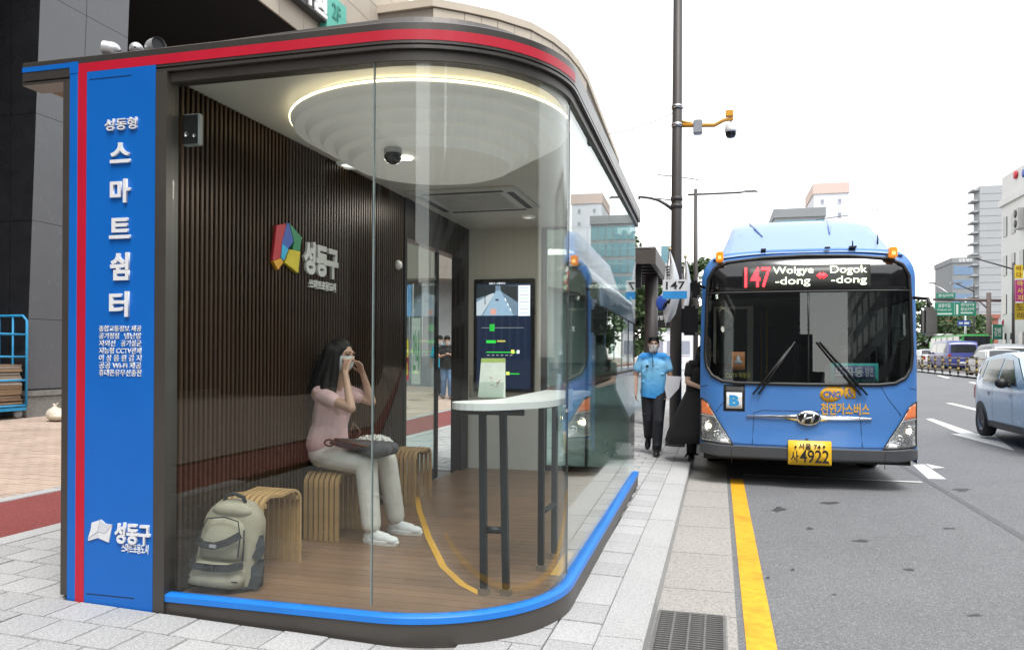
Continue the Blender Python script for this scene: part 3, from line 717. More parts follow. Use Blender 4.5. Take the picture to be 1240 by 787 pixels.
# leaflet stand
lh = thing('leaflet_stand', 'clear leaflet stand holding a pale printed card on the white counter', 'leaflet stand', (-1.25, 4.35, 1.085))
q0 = at(579, 484, 4.36); q1 = at(612, 484, 4.36); top0 = at(583, 434, 4.42); top1 = at(612, 434, 4.42)
zb = 1.109
CARD = M('leaflet_card', (.68, .71, .64), .6, var=.06, scale=20)
def slab(a, b, c, d, th, nm, mat, par):
    n = (b - a).cross(d - a).normalized() * th
    return MB().add([a, b, c, d, a + n, b + n, c + n, d + n], [(0, 1, 2, 3), (7, 6, 5, 4), (0, 4, 5, 1), (1, 5, 6, 2), (2, 6, 7, 3), (3, 7, 4, 0)]).build(nm, mat, par)
q0.z = q1.z = zb
slab(q0, q1, top1, top0, .003, 'card', CARD, lh)
slab(q0.lerp(top0, .9) + Vector((0, -.003, 0)), q1.lerp(top1, .9) + Vector((0, -.003, 0)), top1 + Vector((0, -.003, 0)), top0 + Vector((0, -.003, 0)), .001, 'card_header', M('card_lime', (.38, .5, .12), .6), lh)
PINK = M('card_print', (.55, .3, .34), .6)
for i in range(7):
    u = random.uniform(.2, .7); v = random.uniform(.25, .6)
    a = q0.lerp(q1, u).lerp(top0.lerp(top1, u), v) + Vector((0, -.0035, 0)); MB().tube([a, a + Vector((random.uniform(-.03, .03), 0, random.uniform(-.02, .03)))], .0018, 4).build('print_stroke', PINK, lh)
ACR = glassmat('acrylic', (.88, .92, .9), .06)
slab(q0 + Vector((-.02, -.05, 0)), q1 + Vector((0, -.05, 0)), q1 + Vector((0, -.03, .09)), q0 + Vector((-.02, -.03, .09)), .003, 'holder_front', ACR, lh)
slab(q0 + Vector((-.06, .02, 0)), q0 + Vector((-.02, -.05, 0)), q0 + Vector((-.02, -.03, .13)), q0 + Vector((-.06, .02, .13)), .003, 'holder_side', ACR, lh)
nt_ = at(697, 471, 4.5); p0 = SA.lerp(SB, .1); 
a = atX(683, 484, -.80); b = atX(694, 463, -.80)
stk = box((-.846, 4.38, 1.03), (-.8435, 4.60, 1.16)).build('glass_notice', M('notice_paper', (.62, .68, .68), .5), None)
props(stk, 'small white framed notice stuck on the long side glass by the counter', 'notice')
# spotlights on the roof
for i, (px, lab) in enumerate(((136, 'leftmost silver round lamp on the shelter roof'), (165, 'middle silver round lamp on the shelter roof'), (186, 'rightmost and largest silver round lamp on the shelter roof'))):
    p = at(px, 52, 3.585 + .03 * i); p.z = 2.985; s_ = (.62, .6, .74)[i]
    t = thing('roof_lamp', lab, 'lamp', p, 'silver lamps on the shelter roof')
    d = Vector(((-.9, -.3, .15), (-.5, .8, .1), (.85, -.3, .05))[i]).normalized()
    mb = MB(); pts = []; rad = []
    c = p + Vector((0, 0, .085 * s_)); 
    for k_ in range(8):
        u = -1 + 2 * k_ / 7; pts.append(c + d * u * .075 * s_); rad.append(.062 * s_ * (math.sqrt(max(.02, 1 - (u * .9 - .12) ** 2)) if u < .5 else .97))
    mb.tube(pts, rad, 20, cap=False).build('hood', M('lamp_silver', (.62, .63, .65), .35, metal=.5, var=.05), t)
    MB().tube([pts[-2], pts[-2] + d * .004], .055 * s_, 20).build('lens', BLACK, t)
    MB().tube([p, c - Vector((0, 0, .03))], .018, 10).build('bracket', STEEL, t)
# ------------------------------------------------------------------ stools
WOODS = M('stool_bamboo', (.46, .29, .13), .5, var=.16, scale=9, rnd=.1)
def u_slat(L=.40, Hh=.47, wd=.027, th=.017, r=.085):
    pts = [(0, 0), (0, Hh - r)] + [(r - r * math.cos(R(a)), Hh - r + r * math.sin(R(a))) for a in (15, 30, 45, 60, 75, 90)]
    pts += [(L / 2, Hh - .012)] + [(L - r + r * math.sin(R(a)), Hh - r + r * math.cos(R(a))) for a in (0, 15, 30, 45, 60, 75, 90)] + [(L, 0)]
    mb = MB(); vs = []; fs = []; n = len(pts)
    for i, p in enumerate(pts):
        a = Vector(pts[max(0, i - 1)]); b = Vector(pts[min(n - 1, i + 1)]); d = (b - a).normalized(); nn = Vector((d.y, -d.x))
        q = Vector(p) + nn * th
        for x in (-wd / 2, wd / 2): vs += [(x, p[0], p[1]), (x, q.x, q.y)]
    for i in range(n - 1):
        a = i * 4; b = a + 4
        fs += [(a, b, b + 2, a + 2), (a + 1, a + 3, b + 3, b + 1), (a, a + 1, b + 1, b), (a + 2, b + 2, b + 3, a + 3)]
    fs += [(0, 2, 3, 1), ((n - 1) * 4, (n - 1) * 4 + 1, (n - 1) * 4 + 3, (n - 1) * 4 + 2)]
    return mb.add(vs, fs).mesh('slat')
usl = u_slat()
def stool(x, y, lab, n=7, rz=0):
    t = thing('stool', lab, 'stool', (x, y, FLZ), 'bent slatted wooden stools')
    for i in range(n): link('slat', usl, WOODS, t, loc=((i - (n - 1) / 2) * .0405, 0, 0))
    for yy in (.03, .35): MB().box((-.132 + x, yy + y, .40 + FLZ), (.132 + x, yy + .02 + y, .425 + FLZ)).build("batten", WOODS, t)
    t.rotation_euler.z = rz; return t
stool(-2.695, 4.0, 'nearest wooden slat stool, behind the khaki backpack', rz=R(-4))
stool(-2.695, 4.93, 'middle wooden slat stool that the seated woman sits on')
stool(-2.68, 6.32, 'farthest wooden slat stool beside the sliding door')

# ------------------------------------------------------------------ backpack
bpk = thing('backpack', 'khaki backpack with dark straps leaning against the nearest stool', 'backpack')
KH = M('khaki_canvas', (.30, .265, .20), .85, var=.14, scale=14, bump=.25, bscale=300)
KH2 = M('khaki_canvas_pale', (.35, .315, .245), .85, var=.12, scale=14, bump=.25, bscale=300)
WEB = M('black_webbing', (.022, .023, .026), .8, var=.2, scale=40, bump=.2)
def bp_w(z): return .185 - .02 * (z / .5) - .10 * max(0, (z - .36) / .14) ** 2
def bp_d(z): return .125 - .05 * (z / .5) - .02 * max(0, (z - .4) / .1) ** 2
def loft(mb, secs, n=28, e=2.8, mi=0):
    vs = []; fs = []
    for (c, hw, hd) in secs:
        for k in range(n):
            t = 2 * math.pi * k / n; cx, sx = math.cos(t), math.sin(t)
            vs.append(Vector(c) + Vector((hw * math.copysign(abs(cx) ** (2 / e), cx), hd * math.copysign(abs(sx) ** (2 / e), sx), 0)))
    for i in range(len(secs) - 1):
        for k in range(n): fs.append((i * n + k, i * n + (k + 1) % n, (i + 1) * n + (k + 1) % n, (i + 1) * n + k))
    fs += [list(reversed(range(n))), [(len(secs) - 1) * n + k for k in range(n)]]
    return mb.add(vs, fs, mi, True)
zs = [.0, .012, .04, .1, .18, .26, .33, .39, .43, .46, .485, .495]
def lean(z): return .05 * z
loft(MB(), [((0, lean(z), z), max(.03, bp_w(z) - (.03 if z < .01 else 0) - (.05 if z > .49 else 0)), max(.02, bp_d(z) - (.02 if z < .01 or z > .49 else 0))) for z in zs]).build('main_bag', KH, bpk)
def fr(x, z, off=0): return Vector((x, lean(z) - bp_d(z) * (1 - min(.99, abs(x / bp_w(z))) ** 2.8) ** (1 / 2.8) - off, z))
loft(MB(), [((-.01, lean(z) - bp_d(z) * .72, z), w_, d_) for z, w_, d_ in ((.165, .10, .03), (.175, .125, .06), (.24, .125, .062), (.32, .115, .06), (.37, .095, .05), (.395, .06, .03))]).build('front_pocket', KH2, bpk)
loft(MB(), [((-.01, lean(z) - bp_d(z) * .72, z), w_, d_) for z, w_, d_ in ((.015, .13, .05), (.025, .155, .085), (.07, .155, .088), (.125, .145, .08), (.15, .12, .05))]).build('lower_pocket', KH2, bpk)
loft(MB(), [((0, lean(z) - .02, z), w_, d_) for z, w_, d_ in ((.40, .10, .06), (.425, .122, .085), (.455, .108, .08), (.48, .06, .05))]).build('top_flap', KH2, bpk)
def band(pts, w_=.03, th=.006, nm='strap', mat=WEB):
    P = []
    for i in range(len(pts) - 1):
        for j in range(5): P.append(Vector(pts[i]).lerp(Vector(pts[i + 1]), j / 5))
    P.append(Vector(pts[-1])); vs = []; fs = []
    for i, p in enumerate(P):
        d = (P[min(i + 1, len(P) - 1)] - P[max(0, i - 1)]).normalized(); n = Vector((0, -1, 0)); a = d.cross(n).normalized() * w_ / 2; n = a.cross(d).normalized() * th
        vs += [p + a, p - a, p - a + n, p + a + n]
    for i in range(len(P) - 1):
        for k in range(4): fs.append((i * 4 + k, i * 4 + (k + 1) % 4, i * 4 + 4 + (k + 1) % 4, i * 4 + 4 + k))
    fs += [[0, 1, 2, 3], [len(vs) - 4 + k for k in (3, 2, 1, 0)]]
    return MB().add(vs, fs).build(nm, mat, bpk)
dp = .07
band([(-.135, -.115, .262), (-.09, -.155, .245), (-.02, -.158, .243), (.045, -.157, .268), (.11, -.135, .315)], .04)
band([(-.165, -.12, .135), (-.11, -.185, .13), (0, -.185, .128), (.08, -.18, .135), (.14, -.13, .15)], .04)
MB().box((-.045, -.172, .232), (-.005, -.162, .252), 0, .003).build('badge', M('badge', (.3, .3, .3), .5), bpk)
MB().box((-.055, -.198, .112), (-.015, -.184, .147), 0, .004).box((.0, -.198, .112), (.012, -.184, .147)).build('buckle', BLACK, bpk)
band([(-.175, -.02, .20), (-.2, -.05, .12), (-.215, -.06, .06), (-.2, -.07, .015)], .035); band([(.165, -.02, .30), (.195, -.05, .24), (.18, -.06, .18)], .05); band([(.18, -.02, .17), (.20, -.07, .09), (.19, -.08, .02)], .06)
MB().tube([(-.06, -.02, .478), (-.05, -.03, .512), (0, -.035, .527), (.05, -.03, .512), (.06, -.02, .478)], .012, 8).build('top_handle', WEB, bpk)
MB().tube([(.128, -.115, .17), (.126, -.12, .26), (.115, -.115, .34)], .005, 6).build('zip', WEB, bpk)
MB().tube([(-.125, -.135, .19), (-.122, -.137, .3), (-.095, -.125, .385), (0, -.125, .402), (.08, -.125, .385), (.105, -.13, .3), (.108, -.135, .19)], .004, 6).build('piping', WEB, bpk)
MB().tube([(-.16, -.14, .06), (0, -.165, .055), (.13, -.15, .06)], .004, 6).build('piping', WEB, bpk)
loft(MB(), [((.15, .0, z), w_, d_) for z, w_, d_ in ((.01, .03, .05), (.03, .05, .07), (.13, .045, .065), (.16, .03, .05))]).build('side_pocket', WEB, bpk)
loft(MB(), [((0, .0, z), w_, d_) for z, w_, d_ in ((.0, .18, .12), (.02, .195, .14), (.03, .19, .135))]).build('bag_base', WEB, bpk)
p = atZ(253, 719, FLZ); bpk.location = (p.x, p.y + .15, FLZ); bpk.rotation_euler = (R(-7), R(4), R(8)); bpk.scale = (1.02, 1, .98)

# ------------------------------------------------------------------ people
SKIN = M('skin', (.50, .315, .235), .5, var=.06, scale=30); SKIN2 = M('skin_tan', (.36, .21, .145), .5, var=.06, scale=30)
HAIR = M('black_hair', (.005, .0045, .0045), .5, var=.4, scale=60, bump=.5, bscale=60, spec=.25)
for nd_ in [q for q in HAIR.node_tree.nodes if q.type == 'TEX_NOISE']:
    mpn = HAIR.node_tree.nodes.new('ShaderNodeMapping'); mpn.inputs['Scale'].default_value = (2.2, 2.2, .07); HAIR.node_tree.links.new(nd_.inputs['Vector'].links[0].from_socket, mpn.inputs[0]); HAIR.node_tree.links.new(mpn.outputs[0], nd_.inputs['Vector'])
MASKM = M('face_mask', (.66, .74, .76), .8, var=.03, bump=.1); MASKW = M('white_mask', (.76, .76, .75), .8, var=.03)
EYE = M('eye_dark', (.012, .009, .008), .2)
def ell(mb, c, r, fr_=None, n=16, m=10):
    q = MB().sphere((0, 0, 0), 1, n, 0, m); c = Vector(c)
    if fr_ is None: vs = [c + Vector((v.x * r[0], v.y * r[1], v.z * r[2])) for v in q.v]
    else:
        s_, f_, u_ = fr_; vs = [c + s_ * v.x * r[0] + f_ * v.y * r[1] + u_ * v.z * r[2] for v in q.v]
    return mb.add(vs, q.f, 0, True)
def frame(f, u=Vector((0, 0, 1))):
    f = Vector(f).normalized(); s_ = f.cross(Vector(u)).normalized(); return s_, f, s_.cross(f).normalized()
def hand(mb, wr, d, pn, side_v, sc=1.0, curl=.5, thumb=1):
    """palm from the wrist along d, palm facing pn, knuckles spread along side_v; five fingers"""
    wr, d, pn, sv = Vector(wr), Vector(d).normalized(), Vector(pn).normalized(), Vector(side_v).normalized()
    for k in (-1.2, -.4, .4, 1.2): cap(mb, wr + sv * .008 * k * sc, wr + (d * .075 + sv * .018 * k) * sc, .016 * sc, .0125 * sc, 8)
    for k, L_ in ((-1.5, .055), (-.5, .068), (.5, .072), (1.5, .062)):
        a = wr + (d * .082 + sv * .0175 * k) * sc; c1 = curl
        b = a + (d * math.cos(c1 * .6) + pn * math.sin(c1 * .6)) * L_ * .5 * sc; e = b + (d * math.cos(c1 * 1.6) + pn * math.sin(c1 * 1.6)) * L_ * .5 * sc
        cap(mb, a, b, .0095 * sc, .0085 * sc, 8); cap(mb, b, e, .0085 * sc, .007 * sc, 8)
    a = wr + (d * .02 + sv * .024 * thumb) * sc; b = a + (d * .03 + sv * .026 * thumb + pn * .012) * sc; e = b + (d * .03 + sv * .006 * thumb + pn * .012) * sc
    cap(mb, a, b, .013 * sc, .011 * sc, 8); cap(mb, b, e, .0105 * sc, .0085 * sc, 8)
def head(mb, c, f, sc=1.0):
    s_, f_, u_ = F_ = frame(f); c = Vector(c)
    ell(mb, c + u_ * .015 * sc - f_ * .01 * sc, (.074 * sc, .092 * sc, .10 * sc), F_); ell(mb, c + f_ * .022 * sc - u_ * .05 * sc, (.056 * sc, .064 * sc, .068 * sc), F_)
    ell(mb, c + f_ * .055 * sc - u_ * .09 * sc, (.028 * sc, .024 * sc, .02 * sc), F_)
    cap(mb, c + f_ * .083 * sc + u_ * .012 * sc, c + f_ * .104 * sc - u_ * .024 * sc, .009 * sc, .014 * sc, 10)
    for k in (-1, 1):
        ell(mb, c + s_ * .074 * k * sc - u_ * .008 * sc, (.012 * sc, .022 * sc, .032 * sc), F_); ell(mb, c + s_ * .03 * k * sc + f_ * .076 * sc + u_ * .028 * sc, (.026 * sc, .014 * sc, .010 * sc), F_)
        ell(mb, c + s_ * .04 * k * sc + f_ * .06 * sc - u_ * .03 * sc, (.026 * sc, .022 * sc, .026 * sc), F_)
    return F_
def face_bits(par, c, f, sc=1.0, mask=None, glasses=False, loops=True):
    s_, f_, u_ = F_ = frame(f); c = Vector(c)
    for k in (-1, 1):
        ell(MB(), c + s_ * .031 * k * sc + f_ * .080 * sc + u_ * .008 * sc, (.014 * sc, .0085 * sc, .0065 * sc), F_, 10, 6).build('eye', EYE, par)
        MB().tube([c + (s_ * .014 * k + f_ * .094 + u_ * .030) * sc, c + (s_ * .032 * k + f_ * .089 + u_ * .036) * sc, c + (s_ * .05 * k + f_ * .074 + u_ * .031) * sc], .003 * sc, 6).build('eyebrow', HAIR, par)
    if mask:
        mb = MB(); n = 20; rows = 9; vs = []; fs = []
        for j in range(rows):
            v = j / (rows - 1); zz = .004 - v * .108
            for i in range(n):
                a = R(-78 + 156 * i / (n - 1)); bul = .112 - .012 * abs(v - .35) - .03 * max(0, v - .6) ** 1.2 * 2
                vs.append(c + (s_ * math.sin(a) * (.073 - .014 * v) + f_ * (math.cos(a) * bul - .008 - .01 * v) + u_ * (zz - (1 - abs(v - .5) * 2) * 0)) * sc)
        for j in range(rows - 1):
            for i in range(n - 1): fs.append((j * n + i, j * n + i + 1, (j + 1) * n + i + 1, (j + 1) * n + i))
        o = mb.add(vs, fs, 0, True).build('face_mask', mask, par)
        if loops:
            for k in (-1, 1): MB().tube([c + (s_ * .07 * k + f_ * .01 - u_ * .01) * sc, c + (s_ * .082 * k - f_ * .015 + u_ * .012) * sc], .0018 * sc, 5).build('ear_loop', mask, par)
    if glasses:
        for k in (-1, 1):
            pts = [c + (s_ * (.032 * k + .024 * math.cos(t)) + f_ * .103 + u_ * (.008 + .016 * math.sin(t))) * sc for t in [2 * math.pi * i / 14 for i in range(15)]]
            MB().tube(pts, .0015 * sc, 5, cap=False).build('glasses_rim', BLACK, par)
            MB().tube([c + (s_ * .056 * k + f_ * .1 + u_ * .012) * sc, c + (s_ * .08 * k - f_ * .01 + u_ * .01) * sc], .002 * sc, 5).build('glasses_arm', BLACK, par)
def sneaker(par, heel, toe, mat, sole, h=.085, nm='shoe'):
    heel, toe = Vector(heel), Vector(toe); d = (toe - heel); L_ = d.length; d.normalize(); s_ = d.cross(Vector((0, 0, 1))).normalized(); u_ = s_.cross(d)
    mb = MB(); F_ = (s_, d, u_)
    ell(mb, heel + d * .05 + u_ * .045, (.036, .05, .045), F_); ell(mb, heel + d * L_ * .55 + u_ * .04, (.042, L_ * .32, .038), F_); ell(mb, toe - d * .05 + u_ * .032, (.044, .055, .032), F_)
    cap(mb, heel + d * .06 + u_ * .06, heel + d * .055 + u_ * h, .036, .036); cap(mb, heel + d * .08 + u_ * .06, toe - d * .09 + u_ * .045, .036, .034)
    o = remesh(nm, mb, mat, par, .006, 3)
    mb = MB(); vs = []; n = 24
    for zz, g in ((0, 1.0), (.022, 1.05), (.03, 1.0)):
        for k in range(n):
            t = 2 * math.pi * k / n; y = math.cos(t); wd = .043 * (1 + .12 * y) * g; vs.append(heel + d * (L_ / 2 + y * (L_ / 2 + .004) * g) + s_ * math.sin(t) * wd + u_ * zz)
    fs = [(i * n + k, i * n + (k + 1) % n, i * n + n + (k + 1) % n, i * n + n + k) for i in range(2) for k in range(n)] + [list(range(n)), [2 * n + k for k in range(n)]]
    mb.add(vs, fs, 0, False).build('sole', sole, o)
    for i in range(4):
        a = heel + d * (L_ * (.42 + .1 * i)) + u_ * (.088 - .011 * i); MB().tube([a - s_ * .026, a + u_ * .006, a + s_ * .026], .003, 5).build('lace', sole, o)
    return o

# -- seated woman
wm = thing('person', 'seated woman in pink T-shirt and pale trousers putting on a face mask', 'person', (-2.70, 5.1, FLZ))
V = Vector
hd = V((-2.635, 5.12, 1.345)); fd = V((1, -.2, -.04)).normalized()
shn, shf = V((-2.745, 4.975, 1.075)), V((-2.69, 5.275, 1.085))
eln = at(425, 494, 4.90); wrn = at(418, 452, 4.99); elf = at(450, 486, 5.36); wrf = at(439, 452, 5.24)
hpn, hpf = V((-2.74, 5.04, .645)), V((-2.72, 5.21, .645))
knn, knf = V((-2.385, 5.0, .585)), V((-2.33, 5.22, .585))
ann, anf = V((-2.325, 4.965, .15)), V((-2.285, 5.29, .15))
mb = MB()
head(mb, hd, fd, .97)
cap(mb, V((-2.685, 5.12, 1.13)), hd - V((.015, 0, .06)), .055, .048)
for a, b, r1, r2 in ((V((-2.735, 5.06, .66)), V((-2.74, 5.07, .85)), .10, .085), (V((-2.735, 5.19, .66)), V((-2.74, 5.18, .85)), .10, .085), (V((-2.74, 5.06, .85)), V((-2.71, 5.05, 1.02)), .085, .085), (V((-2.74, 5.18, .85)), V((-2.70, 5.2, 1.02)), .085, .085), (V((-2.725, 5.03, 1.07)), V((-2.69, 5.22, 1.08)), .06, .06)): cap(mb, a, b, r1, r2)
limb(mb, [shn, eln], [.045, .034]); limb(mb, [eln, wrn], [.034, .022]); limb(mb, [shf, elf], [.045, .034]); limb(mb, [elf, wrf], [.034, .022])
hand(mb, wrn, (hd + fd * .08 - V((0, .06, .02))) - wrn, V((.3, .9, 0)), V((.9, -.2, .1)), .92, .75, -1)
hand(mb, wrf, (hd + fd * .10 + V((.0, .06, -.01))) - wrf, V((-.5, -.85, 0)), V((.9, -.3, .1)), .92, .9, -1)
limb(mb, [hpn, knn, ann], [.085, .055, .04]); limb(mb, [hpf, knf, anf], [.085, .055, .04])
remesh('body', mb, SKIN, wm, .0055, 5)
face_bits(wm, hd, fd, .97, MASKM)
mb = MB()      # T-shirt
for a, b, r1, r2 in ((V((-2.755, 5.04, .72)), V((-2.735, 5.065, .84)), .112, .102), (V((-2.745, 5.2, .72)), V((-2.735, 5.185, .84)), .112, .102), (V((-2.735, 5.065, .84)), V((-2.71, 5.045, 1.0)), .102, .098), (V((-2.735, 5.185, .84)), V((-2.695, 5.205, 1.0)), .102, .098), (V((-2.735, 5.02, 1.065)), V((-2.69, 5.23, 1.075)), .070, .070)): cap(mb, a, b, r1, r2)
ell(mb, V((-2.645, 5.055, .985)), (.06, .065, .07)); ell(mb, V((-2.635, 5.185, .985)), (.06, .065, .07))
cap(mb, shn + V((0, .02, 0)), shn.lerp(eln, .48), .062, .055); cap(mb, shf - V((0, .02, 0)), shf.lerp(elf, .48), .062, .055)
PINKT = M('pink_tshirt', (.66, .45, .465), .85, var=.08, scale=8, bump=.9, bscale=16)
remesh('tshirt', mb, PINKT, wm, .007, 5)
mb = MB()      # trousers
for a, b, r1, r2 in ((V((-2.745, 5.05, .66)), V((-2.75, 5.06, .76)), .112, .10), (V((-2.735, 5.2, .66)), V((-2.745, 5.19, .76)), .112, .10), (hpn, knn, .105, .078), (hpf, knf, .105, .078), (knn, ann + V((0, 0, .03)), .08, .068), (knf, anf + V((0, 0, .03)), .08, .068), (V((-2.76, 5.12, .64)), V((-2.70, 5.12, .64)), .1, .1)): cap(mb, a, b, r1, r2)
for k in range(16):
    t = random.uniform(.1, .75); c = random.choice((hpn.lerp(knn, t), hpf.lerp(knf, t), knn.lerp(ann, t), knf.lerp(anf, t))); d = V((random.uniform(-1, 1), random.uniform(-1, 1), random.uniform(-.6, .6))).normalized()
    cap(mb, c + d * .06, c + d * .055 + V((random.uniform(-.08, .08), random.uniform(-.05, .05), random.uniform(-.06, .06))), .016, .009, 8)
CREAM = M('cream_trousers', (.66, .64, .60), .9, var=.08, scale=8, bump=1.0, bscale=13)
remesh('trousers', mb, CREAM, wm, .008, 4)
mb = MB(); s_, f_, u_ = F_ = frame(fd)      # long black hair
ell(mb, hd + u_ * .035 - f_ * .028, (.09, .098, .098), F_); ell(mb, hd - f_ * .06 - u_ * .02, (.088, .07, .11), F_)
for yo, xo in ((-.07, 0), (-.035, -.03), (0, -.045), (.035, -.03), (.07, 0)):
    limb(mb, [hd + V((-.06 + xo * .5, yo, .04)), V((-2.745 + xo, 5.12 + yo * 1.25, 1.2)), V((-2.80 + xo * .6, 5.11 + yo * 1.35, 1.04)), V((-2.81 + xo * .4, 5.1 + yo * 1.2, .93))], [.05, .052, .045, .018])
limb(mb, [hd + V((-.01, -.078, .03)), V((-2.645, 5.025, 1.23)), V((-2.65, 4.99, 1.08)), V((-2.655, 4.985, .97))], [.03, .034, .036, .012])
limb(mb, [hd + V((-.03, -.08, .03)), V((-2.69, 5.02, 1.23)), V((-2.70, 4.97, 1.1))], [.034, .036, .03])
remesh('hair', mb, HAIR, wm, .008, 3)
mb = MB(); rh = random.Random(4)
for i in range(110):
    yo = rh.uniform(-.1, .1); xo = rh.uniform(-.06, .05); L0 = rh.uniform(.9, 1.02)
    a = hd + V((-.07 + xo * .6, yo * .9, rh.uniform(-.02, .09))); b = V((-2.745 + xo - .03, 5.115 + yo * 1.25, 1.2)); c = V((-2.81 + xo * .9, 5.1 + yo * 1.45, 1.05)); e = V((-2.82 + xo * 1.3, 5.09 + yo * 1.5, L0 - .04))
    mb.tube([a, a.lerp(b, .5) + V((-.012, 0, 0)), b, c, e], [.003, .0028, .0026, .0022, .001], 4)
mb.build('loose_hair', HAIR, wm)
WSH = M('white_sneaker', (.72, .73, .74), .55, var=.05)
sneaker(wm, (-2.385, 4.975, FLZ), (-2.115, 4.935, FLZ), WSH, WHITE, .105); sneaker(wm, (-2.345, 5.30, FLZ), (-2.075, 5.275, FLZ), WSH, WHITE, .105)
# bag and white scarf on her lap
bag = thing('handbag', 'dark grey felt handbag with brown strap lying on the seated woman\'s lap', 'handbag', (-2.5, 4.98, .66))
mb = MB(); FELT = M('grey_felt', (.085, .088, .095), .95, var=.15, scale=30, bump=.3, bscale=200)
pr = [at(401, 536, 4.93), at(430, 541, 4.93), at(455, 546, 4.93), at(467, 545, 4.93)]
limb(mb, pr, [.014, .03, .055, .045]); limb(mb, [q + V((0, .12, .0)) for q in pr], [.014, .03, .055, .045]); limb(mb, [q + V((0, .06, .015)) for q in pr], [.014, .035, .055, .045])
remesh('bag_body', mb, FELT, bag, .007, 3)
BRN = M('brown_leather', (.13, .075, .045), .6, var=.15)
c = at(399, 536, 4.91); MB().tube([c + V((.03 * math.cos(t) * 1.3, 0, .022 * math.sin(t))) for t in [2 * math.pi * i / 16 for i in range(17)]], .007, 6, cap=False).build('strap_loop', BRN, bag)
MB().tube([at(405, 532, 4.91), at(425, 536, 4.9), at(445, 541, 4.895), at(462, 549, 4.9)], .007, 6).build('strap', BRN, bag)
MB().tube([at(423, 528, 4.95), at(428, 512, 4.97), at(436, 522, 5.0), at(432, 532, 5.0)], .009, 6).build('strap', BRN, bag)
random.seed(3); n = 26; vs = []; fs = []
for i in range(n):
    for j in range(n):
        u, v = i / (n - 1), j / (n - 1); c = at(428 + 47 * u, 534, 4.98 + .16 * v); r_ = (1 - abs(2 * u - 1) ** 3) * (1 - abs(2 * v - 1) ** 3)
        vs.append(c + V((.012 * math.sin(v * 31 + u * 9), .012 * math.sin(u * 37), .035 * r_ + .017 * math.sin(u * 29 + 4 * math.sin(v * 9)) * math.cos(v * 23 + 3 * math.sin(u * 11)) * r_ + random.uniform(-.003, .003))))
for i in range(n - 1):
    for j in range(n - 1): fs.append((i * n + j, i * n + j + 1, (i + 1) * n + j + 1, (i + 1) * n + j))
sf = MB().add(vs, fs, 0, True).build('scarf', M('white_cloth', (.68, .68, .64), .9, var=.06, bump=.3, bscale=60)); props(sf, "crumpled white scarf on top of the seated woman's handbag", 'scarf')

